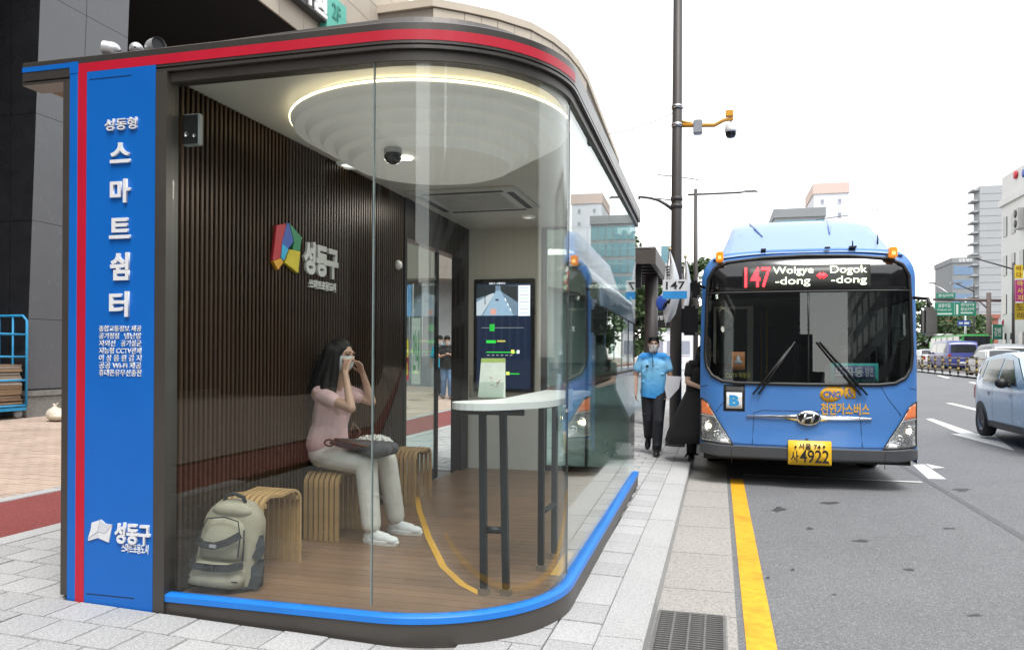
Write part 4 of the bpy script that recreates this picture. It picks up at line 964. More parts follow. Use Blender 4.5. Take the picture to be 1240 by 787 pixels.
# -- standing figures, built facing -Y at the origin then moved
def walker(name, label, J, loc, rz, skin, shirt, trousers, hairf, shoes, sleeve=.5, female=False, mask=None, glasses=False, skirt=None, sc=1.0, voxel=.009, hands=True, group=None):
    t = thing(name, label, 'person', group=group); g = {k: V(v) for k, v in J.items()}
    fd = V(J.get('face', (0, -1, 0)))
    mb = MB(); head(mb, g['head'], fd); cap(mb, g['neck'], g['head'] - V((0, -.01, .07)), .055, .052)
    c, p = g['chest'], g['pelvis']; sx = (g['shL'] - g['shR']).normalized()
    tw = .075 if female else .09
    for k in (-1, 1):
        cap(mb, p + sx * k * .06, p.lerp(c, .5) + sx * k * .06, .09, .085); cap(mb, p.lerp(c, .5) + sx * k * .06, c + sx * k * .065 + V((0, .015, 0)), .085, .088)
    cap(mb, g['shL'] - sx * .03, g['shR'] + sx * .03, .06, .06)
    for s_ in 'LR':
        limb(mb, [g['sh' + s_], g['el' + s_]], [.05, .038]); limb(mb, [g['el' + s_], g['wr' + s_]], [.038, .026])
        d = (g['wr' + s_] - g['el' + s_]); hand(mb, g['wr' + s_], J.get('hd' + s_, d), V((-1 if s_ == 'L' else 1, -.2, 0)), V((0, -1, 0)), 1, .7, 1)
        limb(mb, [g['hip' + s_], g['kn' + s_], g['an' + s_]], [.085, .058, .042])
        an = g['an' + s_]; cap(mb, an, an + V(J.get('toe' + s_, (0, -.14, -.06))), .036, .03)
    remesh('body', mb, skin, t, voxel, 4)
    face_bits(t, g['head'], fd, 1, mask, glasses)
    mb = MB()
    for k in (-1, 1):
        cap(mb, p + V((0, -.005, -.17)) + sx * k * .06, p.lerp(c, .5) + sx * k * .065, .124, .115); cap(mb, p + V((0, -.005, -.17)), p.lerp(c, .5), .124, .115); cap(mb, p.lerp(c, .5) + sx * k * .065, c + sx * k * .075 + V((0, .012, 0)), .115, .112); cap(mb, p.lerp(c, .5), c + V((0, 0, .03)), .118, .113)
    cap(mb, g['shL'] - sx * .03, g['shR'] + sx * .03, .064, .064); cap(mb, g['neck'] - V((0, 0, .03)), g['neck'] + V((0, 0, .015)), .075, .062)
    for s_ in 'LR': cap(mb, g['sh' + s_] - V((0, 0, .012)), g['sh' + s_].lerp(g['el' + s_], sleeve), .057, .06)
    for k in range(10):
        q = p.lerp(c, random.random()) + sx * random.uniform(-.12, .12) + V((0, -.09, 0)); cap(mb, q, q + V((random.uniform(-.07, .07), 0, random.uniform(-.06, .06))), .022, .012, 8)
    if shirt:
        so_ = remesh('shirt', mb, shirt, t, voxel, 4); bm = bmesh.new(); bm.from_mesh(so_.data)
        bmesh.ops.bisect_plane(bm, geom=bm.verts[:] + bm.edges[:] + bm.faces[:], plane_co=(0, 0, p.z - .14), plane_no=(.12, 0, 1), clear_inner=True); bm.to_mesh(so_.data); bm.free()
    if skirt:
        skirt(t, g)
    if trousers:
        mb = MB()
        for s_ in 'LR': limb(mb, [g['hip' + s_], g['kn' + s_], g['an' + s_] + V((0, 0, .02))], [.105, .080, .068])
        cap(mb, p - V((.05, 0, .02)), p + V((.05, 0, -.02)), .105, .105)
        for k in range(10):
            s_ = random.choice('LR'); q = g['hip' + s_].lerp(g['kn' + s_], random.random()) if k % 2 else g['kn' + s_].lerp(g['an' + s_], random.random()); q = q + V((random.uniform(-.05, .05), -.07, 0))
            cap(mb, q, q + V((random.uniform(-.06, .06), 0, random.uniform(-.05, .05))), .02, .012, 8)
        remesh('trousers', mb, trousers, t, voxel, 3)
    mb = MB(); F_ = frame(fd); hairf(mb, g['head'], F_); remesh('hair', mb, HAIR, t, voxel, 2)
    for s_ in 'LR':
        an = g['an' + s_]; tv = V(J.get('toe' + s_, (0, -.14, -.06))); tv.normalize(); base = an - V((0, 0, .075)) if tv.z > -.5 else an - V((0, 0, .06))
        dirn = V(J.get('foot' + s_, (0, -1, 0))).normalized(); sneaker(t, base - dirn * .07, base + dirn * .19, shoes, shoes, .1)
    t.location = loc; t.rotation_euler.z = rz; t.scale = (sc,) * 3
    return t
def short_hair(mb, c, F_):
    s_, f_, u_ = F_; ell(mb, c + u_ * .042 - f_ * .02, (.084, .098, .088), F_); ell(mb, c - f_ * .045 - u_ * .01, (.08, .065, .09), F_)
    for k in (-2, -1, 0, 1, 2): cap(mb, c + u_ * .105 + s_ * k * .025 + f_ * .01, c + u_ * .10 + s_ * (k * .03 + .01) + f_ * .055, .024, .012, 8)
def long_hair(mb, c, F_):
    s_, f_, u_ = F_; ell(mb, c + u_ * .035 - f_ * .02, (.088, .1, .095), F_)
    for k in (-2, -1, 0, 1, 2): limb(mb, [c + s_ * k * .035 - f_ * .05 + u_ * .03, c + s_ * k * .05 - f_ * .07 - u_ * .15, c + s_ * k * .055 - f_ * .08 - u_ * .32], [.05, .05, .03])
    for k in (-1, 1): limb(mb, [c + s_ * k * .075 + u_ * .03, c + s_ * k * .085 - u_ * .15, c + s_ * k * .09 + f_ * .02 - u_ * .3], [.03, .035, .02])
BLSH = M('blue_polo', (.075, .33, .68), .8, var=.22, scale=2.2, bump=1.0, bscale=14)
# two-tone shirt: darker blue shoulders fading to a pale chest
n_ = BLSH.node_tree.nodes; L_ = BLSH.node_tree.links; b_ = n_['Principled BSDF']
tc_ = [x for x in n_ if x.type == 'TEX_COORD'][0]; sp = n_.new('ShaderNodeSeparateXYZ'); L_.new(tc_.outputs['Object'], sp.inputs[0])
rp = n_.new('ShaderNodeValToRGB'); mr_ = n_.new('ShaderNodeMapRange'); mr_.inputs[1].default_value = .85; mr_.inputs[2].default_value = 1.5; L_.new(sp.outputs[2], mr_.inputs[0]); L_.new(mr_.outputs[0], rp.inputs[0])
rp.color_ramp.elements[0].color = (.03, .26, .62, 1); rp.color_ramp.elements[1].color = (.02, .20, .52, 1)
e = rp.color_ramp.elements.new(.45); e.color = (.16, .45, .72, 1); e = rp.color_ramp.elements.new(.72); e.color = (.22, .50, .75, 1); e = rp.color_ramp.elements.new(.86); e.color = (.025, .24, .6, 1)
L_.new(rp.outputs[0], b_.inputs['Base Color'])
NAVY = M('navy_trousers', (.012, .013, .02), .8, var=.2); BSHOE = M('black_shoe', (.012, .012, .013), .4)
MJ = dict(head=(0, -.03, 1.585), neck=(0, 0, 1.44), chest=(0, 0, 1.28), pelvis=(0, .02, .96), shL=(.175, .01, 1.405), shR=(-.175, .01, 1.405), elL=(.235, .0, 1.13), elR=(-.26, .03, 1.13), wrL=(.215, -.12, .92), wrR=(-.245, -.08, .89),
          hipL=(.085, .02, .92), hipR=(-.085, .02, .92), knL=(.08, -.13, .50), knR=(-.075, .03, .51), anL=(.06, -.10, .085), anR=(-.10, .36, .22), toeR=(-.0, -.09, -.11), footR=(0, -.8, -.6), face=(.12, -1, -.03))
mp_ = on_ground(797, 549, walk_z)
man = walker('person', 'man in blue polo shirt and white mask walking towards the camera', MJ, (mp_.x - .06, 11.55, walk_z(-.85)), R(0), SKIN2, BLSH, NAVY, short_hair, BSHOE, .62, False, MASKW, True, sc=1.02)
MB().tube([(-.02, -.125, 1.43), (0, -.13, 1.36), (.002, -.128, 1.27)], .006, 6).build('placket', NAVY, man); MB().box((-.1, -.136, 1.255), (-.06, -.122, 1.29)).build('chest_logo', NAVY, man)
mb = MB()
loft_pts = [at(807, 455, 11.3), at(825, 456, 11.3), at(822, 470, 11.3), at(808, 486, 11.3), at(805, 470, 11.3)]
n5 = len(loft_pts); vs = loft_pts + [p + V((0, .03, 0)) for p in loft_pts] 
pb = MB().add(vs, [list(range(n5)), list(reversed(range(n5, 2 * n5)))] + [(i, i + n5, (i + 1) % n5 + n5, (i + 1) % n5) for i in range(n5)]).build('paper_bag', M('white_bag', (.62, .62, .66), .8, var=.05), None)
props(pb, 'crumpled white paper bag held by the man in blue', 'bag')
# woman in black at the bus door
BLK = M('black_dress', (.008, .008, .009), .85, var=.2)
def flared(t, g):
    mb = MB(); vs = []; fs = []; n = 40; rows = ((1.10, .13, .10), (1.0, .15, .13), (.85, .21, .19), (.6, .31, .27), (.38, .38, .32), (.26, .40, .335), (.25, .37, .31))
    for z, rx, ry in rows:
        for k in range(n):
            a = 2 * math.pi * k / n; f_ = 1 + .06 * math.sin(a * 7) * (1.1 - z); vs.append((rx * f_ * math.cos(a) - .05 * (1.1 - z), ry * f_ * math.sin(a), z + (.02 * math.sin(3 * a) if z < .3 else 0)))
    for i in range(len(rows) - 1):
        for k in range(n): fs.append((i * n + k, i * n + (k + 1) % n, i * n + n + (k + 1) % n, i * n + n + k))
    fs.append([(len(rows) - 1) * n + k for k in range(n)])
    mb.add(vs, fs, 0, True).build('skirt', BLK, t)
WJ = dict(head=(.10, -.02, 1.50), neck=(.05, 0, 1.36), chest=(.03, 0, 1.20), pelvis=(0, .0, .93), shL=(.19, .03, 1.33), shR=(-.12, -.03, 1.34), elL=(.27, -.08, 1.1), elR=(-.14, -.10, 1.09), wrL=(.32, -.2, 1.05), wrR=(.06, -.22, 1.02), hdR=(1, -.1, -.2),
          hipL=(.08, 0, .88), hipR=(-.08, 0, .88), knL=(.1, -.14, .52), knR=(-.08, .03, .46), anL=(.12, -.02, .22), anR=(-.09, .1, .085), face=(.9, .45, 0))
walker('person', 'person in a black dress stepping into the bus door', WJ, (-.27, 11.12, -.085), R(0), SKIN, BLK, BLK, long_hair, BSHOE, .55, True, None, skirt=flared, sc=1.0, voxel=.009)
# pedestrians seen through the shelter's open door
JEANS = M('blue_jeans', (.12, .2, .33), .85, var=.25, scale=6); TEAL = M('teal_jacket', (.03, .33, .5), .8)
PJ = dict(head=(0, -.05, 1.47), neck=(0, 0, 1.33), chest=(0, 0, 1.18), pelvis=(0, 0, .9), shL=(.16, 0, 1.3), shR=(-.16, 0, 1.3), elL=(.22, -.02, 1.05), elR=(-.22, -.02, 1.05), wrL=(.08, -.2, 1.12), wrR=(-.08, -.2, 1.1),
          hipL=(.08, 0, .86), hipR=(-.08, 0, .86), knL=(.09, -.08, .47), knR=(-.08, .02, .47), anL=(.1, -.03, .08), anR=(-.09, .12, .1), face=(0, -1, -.35))
pp = on_ground(541, 483, walk_z)
walker('person', 'woman in black top and jeans looking at her phone, seen through the open shelter door', PJ, (pp.x, pp.y, walk_z(pp.x, pp.y)), R(20), SKIN, M('black_top', (.015, .015, .016), .8), JEANS, short_hair, M('sandal_brown', (.12, .07, .05), .6), .5, True, MASKW, voxel=.012, sc=1.08)
PJ2 = dict(PJ); PJ2.update(wrL=(.26, -.05, .85), wrR=(-.25, .0, .84))
walker('person', 'pedestrian in a teal jacket partly hidden behind the woman in jeans', PJ2, (pp.x - .52, pp.y + .9, walk_z(pp.x, pp.y)), R(0), SKIN, TEAL, NAVY, short_hair, BSHOE, .95, False, MASKW, voxel=.012, sc=1.1)
# ------------------------------------------------------------------ the bus (local: x across, y backwards from the nose, z up from the road)
BL = V((1.025, 9.90, ROAD))
bus = thing('bus', 'blue city bus with lit destination display stopped at the kerb', 'bus')
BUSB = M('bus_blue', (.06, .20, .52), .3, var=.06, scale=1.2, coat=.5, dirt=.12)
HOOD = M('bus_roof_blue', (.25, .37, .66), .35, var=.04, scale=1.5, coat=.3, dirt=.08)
BGREY = M('bumper_grey', (.055, .058, .064), .5, var=.1, scale=4, dirt=.2)
BGLS = glassmat('bus_windscreen', (.46, .50, .50), .075)
SGLS = glassmat('bus_side_glass', (.13, .15, .15), .06)
GLOSSBLK = M('gloss_black', (.006, .006, .007), .12, var=.1, coat=.5)
def F(x, z):
    a = abs(x) / 1.245; y = .09 * a * a + (.11 * max(0, (a - .80) / .2) ** 2)
    if z > 1.15: y += (z - 1.15) * .055
    if z > 2.55: y += (z - 2.55) ** 2 * 1.5
    if z < .62: y -= .03 * min(1, (.62 - z) / .1)
    return y
def bx_(px, py): p = at(px, py, 9.97) - BL; return (p.x, p.z)       # photo measurements taken in the plane of the nose
def patch(poly, off=.004, th=.012, nx=26, nz=14, name='panel', mat=None, par=None, fn=None, sm=True, rim=True):
    """flat outline in (x,z) wrapped on the nose surface"""
    bm = bmesh.new(); vs = [bm.verts.new((x, 0, z)) for x, z in poly]; bm.faces.new(vs)
    xs = [p[0] for p in poly]; zz = [p[1] for p in poly]
    for i in range(1, nx): bmesh.ops.bisect_plane(bm, geom=bm.verts[:] + bm.edges[:] + bm.faces[:], plane_co=(min(xs) + (max(xs) - min(xs)) * i / nx, 0, 0), plane_no=(1, 0, 0))
    for i in range(1, nz): bmesh.ops.bisect_plane(bm, geom=bm.verts[:] + bm.edges[:] + bm.faces[:], plane_co=(0, 0, min(zz) + (max(zz) - min(zz)) * i / nz), plane_no=(0, 0, 1))
    fn = fn or F
    if rim:
        r = bmesh.ops.extrude_face_region(bm, geom=bm.faces[:]); new = [g for g in r['geom'] if isinstance(g, bmesh.types.BMVert)]; ns = set(new)
        for v in bm.verts: v.co = V((v.co.x, fn(v.co.x, v.co.z) - (off if v in ns else off - th), v.co.z))
    else:
        for v in bm.verts: v.co = V((v.co.x, fn(v.co.x, v.co.z) - off, v.co.z))
    bmesh.ops.recalc_face_normals(bm, faces=bm.faces[:])
    me = bpy.data.meshes.new(name); bm.to_mesh(me); bm.free()
    if sm:
        for p in me.polygons: p.use_smooth = abs(p.normal.y) > .5
    return link(name, me, mat, par)
def rrect(x0, x1, z0, z1, r, n=6):
    out = []
    for cx, cz, a0 in ((x1 - r, z1 - r, 0), (x0 + r, z1 - r, 90), (x0 + r, z0 + r, 180), (x1 - r, z0 + r, 270)):
        for i in range(n + 1): t = R(a0 + 90 * i / n); out.append((cx + r * math.cos(t), cz + r * math.sin(t)))
    return out
HW = 1.245
# nose outline and windscreen opening
outl = [(-HW, .47), (HW, .47), (HW, 1.2), (HW, 1.8), (HW - .01, 2.3)]
for i in range(9):
    t = R(90 * i / 8); outl.append((HW - .30 + .29 * math.cos(t), 2.52 + .36 * math.sin(t)))
outl += [(.4, 2.915), (-.4, 2.915)] + [(-x, z) for x, z in reversed(outl[5:14])] + [(-x, z) for x, z in ((HW - .01, 2.3), (HW, 1.8), (HW, 1.2))]
wz = [(-1.165, 2.30), (-1.175, 1.9), (-1.185, 1.62), (-1.165, 1.45), (-1.10, 1.34), (-.98, 1.275), (-.8, 1.255), (0, 1.25), (.8, 1.255), (.98, 1.275), (1.10, 1.34), (1.165, 1.45), (1.185, 1.62), (1.175, 1.9), (1.165, 2.30), (1.15, 2.55), (1.08, 2.68), (.93, 2.755), (.5, 2.80), (0, 2.815), (-.5, 2.80), (-.93, 2.755), (-1.08, 2.68), (-1.15, 2.55)]
def hit(poly, c, t):
    d = V((math.cos(t), math.sin(t))); best = 9
    for i in range(len(poly)):
        a = V(poly[i]) - c; b = V(poly[(i + 1) % len(poly)]) - c; e = b - a; den = d.x * e.y - d.y * e.x
        if abs(den) < 1e-9: continue
        k = (a.x * e.y - a.y * e.x) / den; u = (a.x * d.y - a.y * d.x) / den
        if k > 0 and -1e-6 <= u <= 1 + 1e-6: best = min(best, k)
    return c + d * best
cc = V((0, 1.75)); angs = sorted(set([2 * math.pi * i / 140 for i in range(140)] + [math.atan2(z - 1.75, x) % (2 * math.pi) for x, z in outl]))
mb = MB(); rings = 9; vs = []; fs = []
for t in angs:
    a = hit(wz, cc, t); b = hit(outl, cc, t)
    for k in range(rings): q = a.lerp(b, k / (rings - 1)); vs.append((q.x, F(q.x, q.y), q.y))
na = len(angs)
for i in range(na):
    for k in range(rings - 1): fs.append((i * rings + k, i * rings + k + 1, ((i + 1) % na) * rings + k + 1, ((i + 1) % na) * rings + k))
nose = mb.add(vs, fs, 0, True).build('nose_panel', BUSB, bus)
# black rubber seal round the windscreen
mb = MB(); vs = []; fs = []
for i, (x, z) in enumerate(wz + []):
    pass
seal = []
for i in range(len(wz)):
    a = V(wz[i]); b = V(wz[(i + 1) % len(wz)])
    for j in range(4): q = a.lerp(b, j / 4); seal.append(V((q.x, F(q.x, q.y) - .004, q.y)))
MB().tube(seal + [seal[0], seal[1]], .022, 8, cap=False).build('windscreen_seal', BLACK, bus)
lowp = [p for p in wz if p[1] <= 2.31] + [(1.163, 2.365), (-1.163, 2.365)]
ws = patch(lowp, .004, .008, 30, 16, 'windscreen', BGLS, bus, rim=False)
topp = [(1.163, 2.375)] + [p for p in wz if p[1] > 2.31] + [(-1.163, 2.375)]
dz_ = patch(topp, .002, .01, 30, 8, 'display_panel', GLOSSBLK, bus)
MB().tube([V((x / 20 * 1.165, F(x / 20 * 1.165, 2.37) - .008, 2.37)) for x in range(-20, 21)], .014, 6).build('divider_bar', BLACK, bus)
MB().tube([V((0.02, F(0.02, z) - .006, z)) for z in (1.26, 1.6, 2.0, 2.36)], .011, 6).build('centre_bar', BLACK, bus)
# LED display
LEDB = M('led_board', (.045, .048, .042), .4, var=.15, scale=60)
def npatch(x0, y0, x1, y1, off, nm, mat, par, r=.004, nx=14, nz=3):
    a = bx_(x0, y1); b = bx_(x1, y0); return patch(rrect(a[0], b[0], a[1], b[1], r), off, .004, nx, nz, nm, mat, par)
npatch(899, 319, 1055, 350, .008, 'led_board', LEDB, dz_)
def ntext(txt, x0, y0, x1, y1, off, mat, par, bold=.02, nm='lettering'):
    a = bx_(x0, y1); b = bx_(x1, y0)
    return text_on(nm, txt, lambda u, v, d: V((a[0] + u, F(a[0] + u, a[1] + v) - off - d, a[1] + v)), b[0] - a[0], b[1] - a[1], mat, par, bold, .002, 5)
LR_ = M('led_red', (1, .03, .04), .5, var=0, emit=1.6); LW_ = M('led_white', (.85, 1, .68), .5, var=0, emit=1.1)
ntext('147', 901.5, 322.5, 933.5, 348.5, .0125, LR_, dz_, .015)
ntext('Wolgye', 936, 322, 985, 334.5, .0125, LW_, dz_, .0); ntext('-dong', 939, 335, 981, 347.5, .0125, LW_, dz_, .0)
ntext('Dogok', 1005.5, 320.5, 1050.5, 333.5, .0125, LW_, dz_, .0); ntext('-dong', 1006.5, 333.5, 1050, 345.5, .0125, LW_, dz_, .0)
a = bx_(988, 339); b = bx_(1002.5, 328.5); zc = (a[1] + b[1]) / 2; h_ = (b[1] - a[1]) / 2 * .8; xm = (a[0] + b[0]) / 2
patch([(a[0], zc), (a[0] + .05, zc + h_), (xm, zc + .012), (b[0] - .05, zc + h_), (b[0], zc), (b[0] - .05, zc - h_), (xm, zc - .012), (a[0] + .05, zc - h_)], .0135, .001, 1, 1, 'led_arrow', LR_, dz_)
# bumper
bmp = [(-HW, .385), (-1.0, .35), (0, .34), (1.0, .35), (HW, .385), (HW, .50), (1.15, .515), (1.0, .50), (.86, .492), (-.86, .492), (-1.0, .50), (-1.15, .515), (-HW, .50)]
bp_ = patch(bmp, .03, .07, 30, 5, 'bumper', BGREY, bus)
for sx in (-1, 1): patch([(sx * .855, .27), (sx * .862, .27), (sx * .872, .49), (sx * .865, .49)], .0315, .001, 1, 4, 'bumper_joint', BLACK, bp_)
# headlights
CLR = glassmat('headlight_glass', (.93, .95, .95), .05)
REFL = M('reflector', (.55, .56, .57), .18, metal=.9, var=.35, scale=26, bump=.6, bscale=45)
ORL = M('orange_lens', (.62, .17, .06), .2, var=.2, scale=40, emit=.15)
BULB = M('lit_bulb', (1, .78, .42), .3, var=0, emit=14)
hl = [(-1.238, 1.06), (-1.15, 1.01), (-1.04, .82), (-.84, .50), (-1.0, .515), (-1.238, .535)]
for sx in (1, -1):
    P = [(sx * x, z) for x, z in hl]
    h = patch(P, .014, .02, 10, 10, 'headlight', REFL, bus)
    top = [(-1.228, 1.04), (-1.155, .995), (-1.075, .85), (-1.228, .87)]
    patch([(sx * x, z) for x, z in top], .0175, .003, 5, 4, 'indicator', ORL, h)
    patch([(sx * x, z) for x, z in ((-1.234, .862), (-1.075, .84), (-1.065, .825), (-1.234, .845))], .0185, .004, 5, 1, 'lamp_divider', M('lamp_grey', (.3, .31, .32), .3), h)
    for x, z, r_ in ((-1.135, .715, .068), (-1.03, .62, .05)):
        q = V((sx * x, F(x, z) - .02, z)); MB().lathe([(r_, .012), (r_ * .95, .002), (r_ * .6, .016), (.018, .02)], q, 20, axis='Y').build('reflector_bowl', M('bowl', (.85, .85, .86), .12, metal=1), h)
        ell(MB(), q + V((0, -.002, 0)), (.026 if r_ > .06 else .012, .014, .026 if r_ > .06 else .012), None, 12, 8).build('bulb', BULB if r_ > .06 else M('bulb_off', (.7, .7, .66), .2), h)
    patch([(sx * x, z) for x, z in ((-1.0, .52), (-.885, .515), (-.93, .575), (-1.0, .56))], .0175, .002, 3, 2, 'side_reflector', M('reflector_white', (.75, .75, .75), .2), h)
    edge = []
    for i in range(len(P)):
        A_, B_ = V(P[i]), V(P[(i + 1) % len(P)])
        for j in range(5): q = A_.lerp(B_, j / 5); edge.append(V((q.x, F(q.x, q.y) - .016, q.y)))
    MB().tube(edge + edge[:1], .006, 5, cap=False).build('lamp_rim', BLACK, h)
# panel gaps on the nose
GAP = M('panel_gap', (.012, .03, .09), .6)
for pts in ([(-.84, .52), (-.6, .515), (0, .512), (.6, .515), (.84, .52)], [(-1.05, .9), (-.9, 1.1), (-.82, 1.25)], [(1.05, .9), (.9, 1.1), (.82, 1.25)], [(-1.24, 1.2), (-1.15, 1.22)], [(1.24, 1.2), (1.15, 1.22)], [(-.5, 2.885), (.5, 2.885)], [(-.62, .52), (-.60, .9), (-.5, .93), (.5, .93), (.60, .9), (.62, .52)]):
    P_ = [q for i in range(len(pts) - 1) for q in [V(pts[i]).lerp(V(pts[i + 1]), j / 6) for j in range(6)]] + [V(pts[-1])]
    MB().tube([V((q.x, F(q.x, q.y) - .0005, q.y)) for q in P_], .0035, 4).build('panel_gap', GAP, bus)
# chrome strip, badge
st = MB(); n = 40; vs = []; fs = []
x0, x1 = bx_(904, 505)[0], bx_(1055, 505)[0]; zc = (bx_(904, 505)[1] + bx_(1055, 506)[1]) / 2 + .0
for i in range(n + 1):
    u = i / n; x = x0 + (x1 - x0) * u; e = .016 + .026 * (1 - abs(2 * u - 1)); yy = F(x, zc)
    vs += [(x, yy - .002, zc + e), (x, yy - .02, zc + e * .5), (x, yy - .022, zc - e * .3), (x, yy - .002, zc - e)]
for i in range(n):
    for k in range(4): fs.append((i * 4 + k, i * 4 + (k + 1) % 4, i * 4 + 4 + (k + 1) % 4, i * 4 + 4 + k))
fs += [[0, 1, 2, 3], [n * 4 + k for k in (3, 2, 1, 0)]]
strip_ = st.add(vs, fs).build('chrome_strip', CHROME, bus)
xc = (x0 + x1) / 2; ov = [(.14 * math.cos(t), .088 * math.sin(t)) for t in [2 * math.pi * i / 40 for i in range(40)]]
bd = patch([(xc + a, zc + b) for a, b in ov], .03, .03, 4, 4, 'badge', CHROME, bus)
patch([(xc + a * .84, zc + b * .80) for a, b in ov], .033, .004, 4, 4, 'badge_ground', GLOSSBLK, bd)
def bpoly(pts, off): patch([(xc + a, zc + b) for a, b in pts], off, .004, 3, 1, 'badge_bar', CHROME, bd)
bpoly([(-.085, -.05), (-.05, -.062), (-.02, .058), (-.045, .05)], .038); bpoly([(.02, -.058), (.045, -.05), (.085, .05), (.05, .062)], .038); bpoly([(-.05, -.02), (.04, .0), (.05, .022), (-.04, .004)], .0385)
# number plate
a = bx_(953, 560); b = bx_(1005, 533)
pl = patch(rrect(a[0], b[0], a[1], b[1], .012), .055, .02, 4, 2, 'number_plate', M('plate_yellow', (.78, .47, .02), .4, var=.04), bus)
PBK = M('plate_black', (.01, .01, .012), .5)
def ptext(txt, x0, y0, x1, y1, bold=.02): ntext(txt, x0, y0, x1, y1, .0553, PBK, pl, bold)
ptext('서울 74', 965.5, 535.5, 992, 542, .012); ptext('사', 956, 544, 965.5, 557.5, .015); ptext('4922', 967, 543.5, 1002, 558, .012)
for x in (962, 996): q = bx_(x, 539); MB().sphere((q[0], F(*q) - .057, q[1]), .014, 8, 0, 6).build('plate_bolt', PBK, pl)
q = bx_(976, 531); MB().sphere((q[0], F(*q) - .004, q[1]), (.02, .006, .012), 8, 0, 6).build('camera_eye', BLACK, bus)
# signs on the nose
def nsign(x0, y0, x1, y1, mat, nm, off=.004, r=.004): return npatch(x0, y0, x1, y1, off, nm, mat, bus, r, 6, 3)
sb = nsign(876, 466, 902, 497, M('sign_black', (.01, .01, .01), .5), 'letter_sign'); npatch(879.5, 475, 898.5, 494, .0065, 'sign_field', WHITE, sb)
ntext('B', 883, 478, 895, 491.5, .0075, M('letter_blue', (.03, .3, .62), .5), sb, .06)
YG = M('yellow_sign', (.72, .38, .02), .5, var=.04); BLT = M('sign_blue', (.03, .12, .42), .5)
c1 = bx_(1006.4, 476.8); cng = patch([(c1[0] + .135 * math.cos(t) * (1 + .1 * math.sin(t)), c1[1] + .095 * math.sin(t) + .02 * math.cos(t)) for t in [2 * math.pi * i / 30 for i in range(30)]], .004, .003, 4, 3, 'gas_sign', YG, bus)
ntext('CNG', 996, 473.5, 1017, 481, .005, BLT, cng, .03)
wc = nsign(1021.5, 468, 1035.5, 482, YG, 'wheelchair_sign', .004, .02); c1 = bx_(1028, 476.5)
def W_(pts, r_=.006): MB().tube([V((c1[0] + x, F(c1[0] + x, c1[1] + z) - .0085, c1[1] + z)) for x, z in pts], r_, 6).build('wheelchair_line', BLT, wc)
W_([(.03 * math.cos(t) - .002, .03 * math.sin(t) - .015) for t in [R(150 + 250 * i / 12) for i in range(13)]]); W_([(-.008, .04), (-.006, .0), (.022, .0), (.035, -.03)]); W_([(-.006, .02), (.016, .02)])
MB().sphere((c1[0] - .008, F(*c1) - .008, c1[1] + .053), .009, 8, 0, 6).build('wheelchair_head', BLT, wc)
ntext('천연가스버스', 993, 488, 1052, 501.5, .003, YG, bus, .02)
gsn = npatch(1005.7, 440, 1064.5, 461.7, -.05, 'route_card', M('card_teal', (.04, .5, .45), .5), bus, .004, 8, 2)
npatch(1010, 443, 1060, 458.5, -.0485, 'card_field', M('card_violet', (.09, .11, .3), .5), gsn)
CW = M('card_white', (.75, .76, .8), .5); ntext('도곡동', 1011, 445, 1046, 456, -.0478, CW, gsn, .03); ntext('방면', 1048, 444.5, 1058, 456, -.0478, CW, gsn, .02)
ost = npatch(886, 426, 902, 447.6, -.015, 'orange_notice', M('notice_orange', (.8, .3, .1), .5), bus)
c1 = bx_(894, 436); patch([(c1[0] - .045, c1[1] - .05), (c1[0] + .045, c1[1] - .05), (c1[0] + .05, c1[1] - .015), (c1[0] + .02, c1[1] + .0), (c1[0] + .02, c1[1] + .04), (c1[0], c1[1] + .06), (c1[0] - .02, c1[1] + .04), (c1[0] - .02, c1[1]), (c1[0] - .05, c1[1] - .015)], -.0135, .001, 1, 1, 'hand_symbol', CW, ost)
ntext('CCTV 작동중', 879, 451, 909, 457.5, -.02, M('camera_text', (.45, .38, .06), .5), bus, .02)
# wipers
def wiper(pts, bl):
    P = [bx_(*p) for p in pts]; P = [V((x, F(x, z) - .035, z)) for x, z in P]
    w_ = MB().tube([P[0], P[0].lerp(P[-1], .5) + V((0, -.015, 0)), P[-1]], .012, 6).build('wiper', BLACK, bus)
    Q = [bx_(*p) for p in bl]; MB().tube([V((x, F(x, z) - .018, z)) for x, z in Q], .009, 6).build('wiper_blade', BLACK, w_)
wiper([(1041, 478), (1013, 446), (988, 414)], [(1000, 428), (1020, 452), (1036, 471)]); wiper([(1049, 478), (1020, 446), (992, 414)], [(1008, 432), (1028, 455), (1042, 470)])
wiper([(911, 477), (933, 450), (955, 424)], [(920, 465), (938, 443), (957, 420)]); wiper([(918, 477), (940, 447), (962, 414)], [(926, 466), (945, 440), (960, 417)])
# shell: sides, roof, tail
secs = [p for p in outl[1:]] + [outl[0]]
def sub(poly, step=.12):
    out = []
    for i in range(len(poly) - 1):
        a, b = V(poly[i]), V(poly[i + 1]); n = max(1, int((b - a).length / step))
        for j in range(n): out.append(a.lerp(b, j / n))
    out.append(V(poly[-1])); return out
prof_ = sub([(HW, .33)] + [(HW, .47)] + secs[1:] + [(-HW, .33)])
BLEN = 10.9
ysr = [None, .34, .42, .55, 1.62, 1.75, 3.0, 3.1, 4.4, 4.5, 5.8, 5.9, 7.2, 7.3, 8.6, 8.7, 10.0, 10.4, BLEN - .12, BLEN]
wins = [(1.75, 3.0), (3.1, 4.4), (4.5, 5.8), (5.9, 7.2), (7.3, 8.6), (8.7, 10.0)]
def hole(x, z, ya, yb):
    if abs(x) > 1.2 and 1.28 < z < 2.3 and any(a - .01 <= ya and yb <= b + .01 for a, b in wins): return True
    if x < -1.2 and z < 2.3 and .54 <= ya and yb <= 1.63: return True
    if x > 1.2 and 1.28 < z < 2.3 and .54 <= ya and yb <= 1.63: return True
    return False
n = len(prof_); vs = []; fs = []
